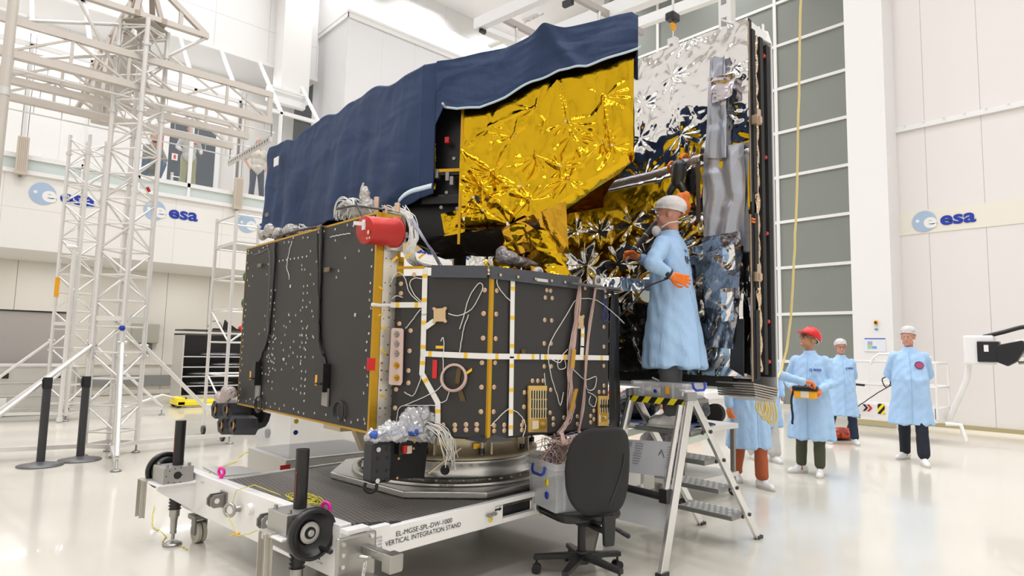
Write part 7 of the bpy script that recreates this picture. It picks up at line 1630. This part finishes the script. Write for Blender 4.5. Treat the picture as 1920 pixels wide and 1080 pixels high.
def coat(F, arms, hem=.50, hw=.26, hd=.215, neck=1.46, mt=COAT, seed=0, cuff=.96, lean_hem=(0, 0), belly=0, flare=0):
    k = F.k; m = MB(); n = 30
    sec = [(hem, hw, hd, 0), (hem+.2, hw*.94, hd*.93, 0), (.93, .212, .172+belly*.6, belly*.4), (1.08, .198+belly*.3, .155+belly, belly*.5), (1.25, .190, .142+belly*.4, .005), (neck-.10, .190, .122, 0), (neck-.035, .150, .095, -.005), (neck+.01, .085, .078, 0), (neck+.05, .068, .066, .005)]
    vs = []
    for z, a, b_, oy in sec:
        t_ = max(0, (neck-z)/(neck-hem)); c = F.sp(z)+V(lean_hem[0]*t_, lean_hem[1]*t_+oy, z)
        for i in range(n):
            th = 2*PI*i/n; e = .85; x = math.copysign(abs(math.cos(th))**e, math.cos(th)); y = math.copysign(abs(math.sin(th))**e, math.sin(th)); vs.append(F.w(c+V(a*x, b_*y, 0)))
    S_ = len(sec); m.add(vs, [(j*n+i, j*n+(i+1) % n, (j+1)*n+(i+1) % n, (j+1)*n+i) for j in range(S_-1) for i in range(n)]+[tuple(range(n))[::-1], tuple(range((S_-1)*n, S_*n))])
    for sg, (el, wr) in enumerate(arms):
        s0 = Vector(F.SH[sg]); el = Vector(el); wr = Vector(wr); we = el+(wr-el)*cuff
        m.caps(F.w(s0+V(0, 0, -.005)), F.w(el), .073*k, .058*k, 18); m.caps(F.w(el), F.w(we), .056*k, .045*k, 18); m.cyl(F.w(el+(wr-el)*.5), F.w(we), .049*k, .048*k, 18)
    loc = F.loc; r, f = F.r, F.f
    def fn(c, nn):
        lx = c[:, 0:1]*r.x+c[:, 1:2]*r.y; ly = c[:, 0:1]*f.x+c[:, 1:2]*f.y; z = c[:, 2:3]/k
        th = np.arctan2(ly, lx); low = np.clip((1.0-z)/.5, 0, 1)
        d = .013*low*np.sin(6*th+seed+1.5*np.sin(3*z+seed))+.007*low*np.sin(11*th+2*seed+2*z)
        d += .006*np.sin(26*z+5*th+3*np.sin(4*th+seed))*np.clip(1-np.abs(z-1.05)/.35, 0, 1)+.004*np.sin(40*lx+25*z+seed)*np.sin(33*ly-20*z)
        return c+nn*d*k
    o = fuse('lab_coat', m, mt, F.t, .0115, 3, fn=fn)
    # stand collar and front placket
    cc = F.sp(neck)+V(0, .004, neck); e = MB(); e.lathe([(.074*k, 0), (.070*k, .05*k), (.063*k, .05*k), (.063*k, 0)], F.w(cc), (0, 0, 1), 26); build('collar', e, mt, o)
    return o
def front_on(F, x, z, out=.0, hd=.16):      # a point on the coat front at local x, height z
    return F.w(F.sp(z)+V(x, hd+out, z))
def surf(F, o, x, z, back=False, out=.003):  # ray onto the coat, gives point and normal
    s = -1 if back else 1; p0 = F.w(V(x, .8*s, z)); d = F.wd((0, -s, 0)); off = wloc(o)
    ok, loc, nor, _ = o.ray_cast(p0-off, d)
    if not ok: return None
    return loc+off+nor*out, nor
def placket(F, o, hem, zt=1.43, back=False):
    e = MB(); pts = []
    for z in np.linspace(hem+.03, zt, 22):
        q = surf(F, o, .012, z, back, .002)
        if q: pts.append(q[0])
    if len(pts) > 2: e.tube(pts, .0045*F.k, 5)
    build('placket', e, mat('coat_seam', (.33, .54, .78, 1), .8), o)
def chest_mark(F, o, x, z, w, kind):
    q = surf(F, o, x, z)
    if not q: return
    p, nn = q; up_ = V(0, 0, 1); u = up_.cross(nn).normalized(); v_ = nn.cross(u)
    if kind == 'logo':
        e = MB(); e.torus(p-u*w*.42+nn*.004, nn, w*.13, w*.025, 16, 5, .4, 5.6); e.torus(p-u*w*.36+nn*.004, nn, w*.055, w*.02, 12, 5, 0, 5); build('logo', e, mat('coat_print', (.03, .07, .26, 1), .6), o)
        text('lettering', 'esa', mat('coat_print_text', (.03, .06, .24, 1), .6), o, p-u*w*.22-v_*w*.10+nn*.007, u, v_, w*.72, w*.24, .03)
        text('lettering', 'EUROPE', mat('coat_print_pale', (.22, .33, .60, 1), .6), o, p-u*w*.22-v_*w*.38+nn*.007, u, v_, w*.5, w*.06)
    else:
        e = MB(); n = 28; c = p+nn*.008; e.prism([c+u*(w*.5*math.cos(2*PI*i/n))+v_*(w*.42*math.sin(2*PI*i/n)) for i in range(n)], nn*.004); pt_ = build('patch', e, mat('patch_dark', (.10, .03, .09, 1), .7), o)
        e = MB(); e.prism([c+nn*.004+u*(w*.44*math.cos(2*PI*i/n))+v_*(w*.34*math.sin(2*PI*i/n)-w*.02) for i in range(n)], nn*.002); build('patch_centre', e, mat('patch_wine', (.40, .07, .16, 1), .7), pt_)
def trousers(F, legs, mt, top=.95, cuffr=.062, nm='trousers', flare=0):
    k = F.k; m = MB(); m.ell(F.w((legs[0][0]+legs[1][0])*.5+V(0, 0, .02)), (.165*k, .14*k, .13*k), 16)
    for hp, kn, an in legs: m.caps(F.w(hp), F.w(kn), .095*k, .074*k, 18); a2 = Vector(an)+V(0, 0, .045); m.caps(F.w(kn), F.w(a2), .074*k, (cuffr+.004)*k, 18); m.cyl(F.w(Vector(kn)*.3+a2*.7), F.w(a2-V(0, 0, .03)), (cuffr+.004)*k, (cuffr+flare)*k, 18)
    def fn(c, nn): z = c[:, 2:3]/k; return c+nn*(.006*np.sin(38*z+9*c[:, :1]+3*np.sin(14*z))*np.clip((.5-z)/.4, .15, 1)*k)
    return fuse(nm, m, mt, F.t, .0105, 3, fn=fn)
def shoe(F, an, toe, mt, nm='shoe', sole=None):
    k = F.k; a = Vector(an); t_ = Vector(toe).normalized(); s = V(t_.y, -t_.x, 0); m = MB()
    W_ = lambda q, z, x=0: F.w(V(a.x, a.y, 0)+t_*q+s*x+V(0, 0, z+a.z-.085))
    m.caps(W_(-.045, .048), W_(.14, .034), .043*k, .037*k, 14); m.caps(W_(-.02, .06), W_(.06, .06), .042*k, .036*k, 14); m.caps(W_(.10, .030, -.012), W_(.16, .028, .004), .034*k, .030*k, 12); m.caps(W_(-.05, .05), W_(-.01, .085), .040*k, .044*k, 12)
    off = wloc(F.t); zf = (F.w(V(a.x, a.y, a.z-.085))-off).z
    def fn(c, nn): c = c.copy(); c[:, 2] = np.maximum(c[:, 2], zf+.004); return c
    o = fuse(nm, m, mt, F.t, .007, 2, fn=fn)
    e = MB(); pr = []
    for i in range(22):
        b_ = 2*PI*i/22; pr.append(W_(.055+.145*math.cos(b_), .002, .046*math.sin(b_)))
    e.prism(pr, (0, 0, .018*k)); build('sole', e, sole or mat_sole, o); return o
mat_sole = mat('pale_sole', (.60, .58, .52, 1), .6)
def standing(F_loc, ang, h, feet, spread=.09):
    """legs in local axes from two world foot points (right, left)"""
    G = Fig.__new__(Fig); G.loc = Vector(F_loc); G.k = h/1.75; a = math.radians(ang); G.f = V(math.cos(a), math.sin(a), 0); G.r = V(G.f.y, -G.f.x, 0); out = []
    for sg, ft in zip((-1, 1), feet):
        q = G.l(ft); an = V(q.x, q.y, .085+max(0, q.z)); hp = V(sg*spread, 0, .90); kn = (hp+an)*.5+V(0, .03, .02); out.append((hp, kn, an))
    return out
# ---- technician on the ladder, seen from behind, holding a torque tool
loc = (4.13, 2.70, .897); lg = [(V(-.09, 0, .9), V(-.10, .01, .5), V(-.10, -.03, .085)), (V(.09, 0, .9), V(.09, .03, .5), V(.09, .03, .085))]
ar = [(V(-.37, .03, 1.21), V(-.27, -.08, 1.125)), (V(.27, .14, 1.22), V(.10, .33, 1.34))]
F = figure('person', 'person on the step ladder in sky-blue coat, one hand on hip, holding a dark rod', loc, 104, 1.715, SKIN2, ar, lg, (20, -6), (0, .02), net=NET, hair=mat('cropped_hair', (.30, .19, .14, 1), .7))
co = coat(F, ar, .45, .265, .225, seed=1, cuff=.86); trousers(F, lg, GREYT)
for l_ in lg: shoe(F, l_[2], (0, 1, 0), SHOEW)
for sg, (el, wr) in enumerate(ar):
    e = MB(); d = (wr-el).normalized(); e.cyl(F.w(el+(wr-el)*.84), F.w(wr-d*.005), .043*F.k, .034*F.k, 16); build('grey_cuff', e, mat('grey_cuff_knit', (.22, .22, .22, 1), .8), F.t)
hand(F.t, F.w(ar[0][1]), F.wd((.42, -.85, -.30)), F.wd((.8, .5, .1)), -1, ORANGE, .35, 1.02, label='orange rubber glove')
hand(F.t, F.w(ar[1][1]), F.wd((-.45, .8, .25)), F.wd((-.5, -.2, -.6)), 1, ORANGE, .85, 1.02, label='orange rubber glove')
e = MB(); w0 = F.w(ar[0][1]); d = F.wd((wr-el)).normalized(); d0 = (F.w(ar[0][1])-F.w(ar[0][0])).normalized(); e.torus(w0-d0*.02, d0, .036, .012, 18, 8); e.ell(w0-d0*.02+V(-.035, -.01, 0), (.016, .022, .020), 12); build('wristwatch', e, BLACKP, F.t)
e = MB(); c = F.H((0, .10, -.115)); e.ell(c, (.035, .04, .045), 14, F.Rw); mk = fuse('face_mask', e, mat('white_mask', (.80, .79, .77, 1), .7), F.t, .007, 2)
e = MB(); e.tube([F.H((-.06, .06, -.10)), F.H((-.078, .0, -.075)), F.H((-.06, -.06, -.07)), F.H((0, -.09, -.07)), F.H((.06, -.06, -.07))], .0045, 6); build('mask_strap', e, WHITE2, mk)
q = surf(F, co, -.015, 1.27, True, .004)
if q:
    p, nn = q; u = V(0, 0, 1).cross(nn).normalized(); v_ = nn.cross(u)
    text('lettering', 'IHS', mat('back_print', (.02, .03, .06, 1), .6), co, p-u*.04-v_*.03, u, v_, .13, .055, .02, .004)
    e = MB(); e.torus(p-u*.03+v_*.05, nn, .026, .004, 16, 5, .5, 5.2); e.torus(p-u*.03+v_*.05, nn, .012, .003, 12, 5, .5, 5.2); build('logo', e, mat('back_logo', (.10, .18, .40, 1), .6), co)
e = MB(); e.tube(wob([F.w(ar[0][1])+V(-.02, 0, -.02), F.w((-.30, .10, 1.04)), F.w((-.30, .18, .95))], 14, 0), .006, 6); e.cut(); e.caps(F.w((-.30, .18, .95)), F.w((-.30, .30, .84)), .007, .007); build('antistatic_cord', e, BLACKP, F.t)
hp_ = F.w(ar[1][1]+V(-.03, .07, .0)); tp = onpl(1243, 402, hp_, (CF.x, CF.y, 0)); tl = thing('torque_tool', 'dark grey rod tool held up by the technician on the ladder', 'tool', hp_)
e = MB(); dd = (tp-hp_); e.cyl(hp_+dd*.12, hp_+dd*1.0, .021, .024, 16); build('shaft', e, mat('tool_grey', (.05, .05, .055, 1), .4, .3), tl, bevel=.004)
e = MB(); e.cyl(hp_-dd*.1, hp_+dd*.13, .011, n=12); e.torus(hp_-dd*.08, dd, .018, .007, 14, 6); build('tool_head', e, ALU, tl)
e = MB(); e.cyl(hp_+dd*.5, hp_+dd*.515, .0255, n=16); e.cut(); e.cyl(hp_+dd*.2, hp_+dd*.22, .0245, n=16); build('tool_ring', e, ALU, tl)
# ---- helmeted operator with remote control
loc = onz(1524, 889); ang = 192; h = 1.745
ft = [onz(1538, 893), onz(1503, 886)]; lg = standing(loc, ang, h, ft)      # image right foot = his left
ar = [(V(-.26, .02, 1.13), V(-.15, .24, 1.045)), (V(.26, .0, 1.13), V(.17, .22, 1.06))]
F = figure('person', 'person in a red helmet and sky-blue coat looking up, holding a yellow remote control', loc, ang, h, SKIN3, ar, lg, (-44, 24), (0, .0), hair=HAIRD, glasses='on', net=NETT)
co = coat(F, ar, .43, .27, .215, seed=3, belly=.025); placket(F, co, .43); chest_mark(F, co, -.085, 1.27, .13, 'logo'); trousers(F, lg, OLIVE, cuffr=.052)
for l_, td in zip(lg, ((-.1, 1, 0), (.75, .8, 0))): shoe(F, l_[2], td, SHOEW)
hand(F.t, F.w(ar[0][1]), F.wd((.35, .85, -.25)), F.wd((.7, -.2, -.5)), 1, ORANGE, .75, label='orange rubber glove'); hand(F.t, F.w(ar[1][1]), F.wd((-.35, .85, -.25)), F.wd((-.7, -.2, -.5)), -1, ORANGE, .75, label='orange rubber glove')
hl = thing('safety_helmet', 'shiny red safety helmet worn tilted back by the operator', 'helmet', F.H((0, 0, .1)))
e = MB(); n = 28; vs = []
for j in range(9):
    t_ = j/8*1.76
    for i in range(n):
        a = 2*PI*i/n; vs.append(F.H((.108*math.sin(t_)*math.cos(a), -.016+.130*math.sin(t_)*math.sin(a), .052+.118*math.cos(t_)+.010*math.sin(t_)*math.sin(a))))
e.add(vs, [(j*n+i, (j+1)*n+i, (j+1)*n+(i+1) % n, j*n+(i+1) % n) for j in range(8) for i in range(n)], True); build('shell', e, REDB, hl, solid=.004)
e = MB(); vs = []
for i in range(15):
    a = PI*.12+PI*.76*i/14; vs += [F.H((.106*math.cos(a), -.016+.128*math.sin(a), .046)), F.H((.112*math.cos(a), -.005+.182*math.sin(a), .038))]
e.add(vs, [(2*i, 2*i+1, 2*i+3, 2*i+2) for i in range(14)], True); build('peak', e, REDB, hl, solid=.005)
e = MB()
for j in range(3):
    for i in range(5): p = F.H((.095-.022*j, .05-.025*i, .115+.020*j)); e.cut(); e.obox(p, F.Rw@V(.4, 1, 0), F.Rw@V(0, 0, 1), F.Rw@V(1, 0, .6), .016, .006, .006)
build('helmet_vent', e, mat('helmet_print', (.85, .55, .5, 1), .5), hl)
rc = F.w((0, .33, 1.02)); rm = thing('remote_control', 'yellow and black crane remote control held by the helmeted operator', 'remote control', rc)
e = MB(); e.obox(rc+V(0, 0, -.035), F.r, F.f, (0, 0, 1), .25, .10, .10); build('yellow_body', e, ORANGEY, rm, bevel=.02)
e = MB(); e.obox(rc+V(0, 0, .035), F.r, F.f, (0, 0, 1), .28, .13, .06); build('black_top', e, BLACKP, rm, bevel=.015)
e = MB(); e.obox(rc+F.f*.052+V(0, 0, -.035), F.r, F.f, (0, 0, 1), .09, .004, .075); build('grey_label', e, mat('remote_label', (.72, .66, .55, 1), .5), rm)
e = MB()
for sx_ in (-.07, .0, .07): e.cut(); e.cyl(rc+F.r*sx_+V(0, 0, .06), rc+F.r*sx_+V(0, 0, .09), .012)
build('joystick', e, BLACK, rm)
e = MB(); p = rc+F.r*.13; e.tube(wob([p+V(0, 0, .02), p+F.r*.03+V(0, 0, -.12), p+F.r*.02+V(0, 0, -.28), p+F.r*.025+V(0, 0, -.40)], 18, .002), .014, 6); build('strap', e, BLACKM, rm)
# ---- bespectacled person behind the operator
loc = onz(1581, 832); ang = 218; h = 1.70; ft = [onz(1603, 833), onz(1553, 830)]; lg = standing(loc, ang, h, ft)
ar = [(V(-.235, -.09, 1.14), V(-.07, -.20, 1.0)), (V(.235, -.09, 1.14), V(.07, -.20, 1.0))]
F = figure('person', 'person with glasses and hairnet in a sky-blue coat, standing behind the helmeted operator', loc, ang, h, SKIN2, ar, lg, (-6, -2), (0, 0), hair=HAIRG, glasses='on', net=NETT)
co = coat(F, ar, .48, .26, .20, seed=5, belly=.02); placket(F, co, .48); chest_mark(F, co, -.085, 1.28, .13, 'logo'); trousers(F, lg, DENIM)
for l_ in lg: shoe(F, l_[2], (0, 1, 0), SHOEW)
# ---- tall person at the right, hands behind the back
loc = onz(1712, 867); ang = 203; h = 1.85; ft = [onz(1733, 873), onz(1698, 860)]; lg = standing(loc, ang, h, ft)
ar = [(V(-.235, -.10, 1.14), V(-.07, -.21, 1.0)), (V(.235, -.10, 1.14), V(.07, -.21, 1.0))]
F = figure('person', 'tall grey-haired person in a sky-blue coat with round wine badge, hands behind back', loc, ang, h, SKIN2, ar, lg, (-22, -2), (0, 0), hair=HAIRG, glasses='up', net=NETT)
co = coat(F, ar, .50, .255, .21, seed=7, belly=.045); placket(F, co, .50); chest_mark(F, co, -.085, 1.27, .125, 'badge'); trousers(F, lg, mat('navy_jeans', (.010, .013, .024, 1), .85, bump=((20, 20, 6), .4, .02)), cuffr=.066)
for l_, td in zip(lg, ((-.1, 1, 0), (.65, .8, 0))): shoe(F, l_[2], td, SHOEW)
# ---- person in rust trousers, upper body behind the shield
loc = onz(1405, 910); ang = 246; h = 1.74; ft = [onz(1429, 915), onz(1381, 900)]; lg = standing(loc, ang, h, ft)
ar = [(V(-.38, .08, 1.22), V(-.58, .22, 1.16)), (V(.27, .0, 1.14), V(.29, .05, .88))]
F = figure('person', 'person in rust-red trousers and sky-blue coat half hidden behind the silver shield', loc, ang, h, SKIN, ar, lg, (0, 0), (0, 0), hair=HAIRD, net=NETT)
co = coat(F, ar, .42, .265, .20, seed=9); placket(F, co, .42); trousers(F, lg, RUST, cuffr=.062)
for l_, td in zip(lg, ((0, 1, 0), (.4, .9, 0))): shoe(F, l_[2], td, SHOEW)
hand(F.t, F.w(ar[1][1]), F.wd((.05, .12, -.98)), F.wd((-.9, -.2, 0)), -1, ORANGE, .5, label='orange rubber glove'); hand(F.t, F.w(ar[0][1]), F.wd((-.8, .5, -.1)), F.wd((0, .2, -.9)), 1, ORANGE, .6, label='orange rubber glove')
# ---- person in pale trousers further back
loc = onz(1432, 862); ang = 236; h = 1.70; ft = [onz(1452, 866), onz(1412, 861)]; lg = standing(loc, ang, h, ft)
ar = [(V(-.26, .0, 1.14), V(-.25, .08, .9)), (V(.26, .0, 1.14), V(.25, .08, .9))]
F = figure('person', 'person in pale grey trousers and sky-blue coat behind the rust-trousered person', loc, ang, h, SKIN, ar, lg, (0, 0), (0, 0), hair=HAIRD, net=NETT)
co = coat(F, ar, .48, .26, .20, seed=11); trousers(F, lg, mat('pale_grey_twill', (.55, .53, .50, 1), .85), cuffr=.085)
for l_ in lg: shoe(F, l_[2], (0, 1, 0), SHOEW)
# ---- technician behind the satellite, only the hairnet shows
pc = ondep(858, 490, 8.0); zP = pc.z-1.64; loc = (pc.x, pc.y, zP)
lg = [(V(-.09, 0, .9), V(-.09, .02, .5), V(-.1, 0, .085)), (V(.09, 0, .9), V(.09, .02, .5), V(.1, 0, .085))]; ar = [(V(-.27, .05, 1.14), V(-.2, .3, 1.1)), (V(.27, .05, 1.14), V(.2, .3, 1.1))]
F = figure('person', 'dark-haired person in a sheer hairnet seen through the gap below the gold foil', loc, 0, 1.74, SKIN, ar, lg, (15, -5), (0, 0), hair=HAIRD, net=NETT)
coat(F, ar, .45, seed=13); trousers(F, lg, DENIM)
for l_ in lg: shoe(F, l_[2], (0, 1, 0), SHOEW)
wp = thing('work_platform', 'low work platform behind the satellite under the hairnetted technician', 'platform', (pc.x, pc.y, 0))
m = MB(); m.box(pc.x-.45, pc.x+.45, pc.y-.45, pc.y+.45, zP-.05, zP); build('top', m, ALUM, wp)
for sx_ in (-.4, .4):
    for sy_ in (-.4, .4): m = MB(); m.box(pc.x+sx_-.03, pc.x+sx_+.03, pc.y+sy_-.03, pc.y+sy_+.03, 0, zP-.05); build('leg', m, ALUM, wp)
# ---- three visitors behind the gallery glass
def shirt(F, arms, mt, cuff=1.0, lo=.92, neck=1.46, full=True):
    k = F.k; m = MB()
    for z, a, b_ in ((lo, .175, .145), (lo+(neck-lo)*.35, .17, .14), (lo+(neck-lo)*.68, .19, .145)): c = F.sp(z)+V(0, 0, z); m.ell(F.w(c), (a*k, a*.82*k, .17*k), 18)
    zs = neck-.055; m.caps(F.w(F.sp(zs)+V(-.15, 0, zs)), F.w(F.sp(zs)+V(.15, 0, zs)), .068*k, .068*k)
    for sg, (el, wr) in enumerate(arms):
        if full: m.caps(F.w(F.SH[sg]), F.w(el), .066*k, .056*k, 14); m.caps(F.w(el), F.w(Vector(el)+(Vector(wr)-Vector(el))*cuff), .054*k, .043*k, 14)
        else: m.caps(F.w(F.SH[sg]), F.w(Vector(F.SH[sg])*.25+Vector(el)*.75), .068*k, .062*k, 14)
    return fuse('shirt', m, mt, F.t, .016, 3)
zG = 5.26
lg = [(V(-.1, -.08, .34), V(-.20, .32, .50), V(-.15, .12, .085)), (V(.1, -.08, .34), V(.20, .32, .50), V(.15, .12, .085))]; ar = [(V(-.26, .22, .62), V(-.06, .40, .56)), (V(.26, .22, .62), V(.06, .40, .56))]
F = figure('person', 'bearded person in a grey shirt crouching behind the gallery glass', (3.62, 17.25, zG), 272, 1.78, SKIN, ar, lg, (6, 0), (0, .14), hips=.40, neck=.94, hair=HAIRD, beard=HAIRD)
shirt(F, ar, mat('olive_grey_shirt', (.20, .19, .155, 1), .85), .85, .40, .94); trousers(F, lg, mat('blue_jeans', (.07, .13, .22, 1), .85))
for l_ in lg: shoe(F, l_[2], (0, 1, 0), BLACKM)
lg = [(V(-.09, 0, .9), V(-.10, .02, .5), V(-.13, 0, .085)), (V(.09, 0, .9), V(.10, .02, .5), V(.13, 0, .085))]; ar = [(V(-.26, -.02, 1.14), V(-.23, .2, 1.02)), (V(.26, -.02, 1.14), V(.22, .2, 1.02))]
F = figure('person', 'person in a light grey shirt and khaki trousers standing behind the gallery glass', (4.55, 17.55, zG), 266, 1.82, SKIN2, ar, lg, (0, -8), (0, 0), hair=HAIRD)
shirt(F, ar, mat('light_grey_shirt', (.50, .51, .51, 1), .85), .8); trousers(F, lg, KHAKI, cuffr=.075)
for l_ in lg: shoe(F, l_[2], (0, 1, 0), BLACKM)
e = MB(); e.tube([F.w((-.07, .06, 1.46)), F.w((-.03, .165, 1.30)), F.w((.03, .165, 1.30)), F.w((.07, .06, 1.46))], .010, 6); e.ell(F.w((-.10, .15, 1.26)), (.05, .012, .02), 10); build('lanyard', e, REDB, F.t)
lg = [(V(-.09, 0, .9), V(-.12, .02, .5), V(-.16, .0, .085)), (V(.09, 0, .9), V(.10, .02, .5), V(.12, 0, .085))]; ar = [(V(-.31, -.05, 1.14), V(-.21, .06, .93)), (V(.31, -.05, 1.14), V(.21, .06, .93))]
F = figure('person', 'bald person in beige tee shirt, hands in pockets, behind the gallery glass', (6.22, 17.3, zG), 262, 1.80, SKIN2, ar, lg, (0, -4), (0, 0))
shirt(F, ar, mat('beige_tee', (.62, .58, .50, 1), .85), full=False); trousers(F, lg, mat('dark_blue_jeans', (.025, .035, .075, 1), .85))
for l_ in lg: shoe(F, l_[2], (0, 1, 0), BLACKM)
e = MB(); e.tube([F.w((-.06, .07, 1.46)), F.w((0, .17, 1.24)), F.w((.06, .07, 1.46))], .010, 6); ly = build('lanyard', e, REDB, F.t); e = MB(); e.obox(F.w((0, .17, .98)), F.r, F.f, (0, 0, 1), .09, .01, .06); build('badge', e, WHITE2, ly)
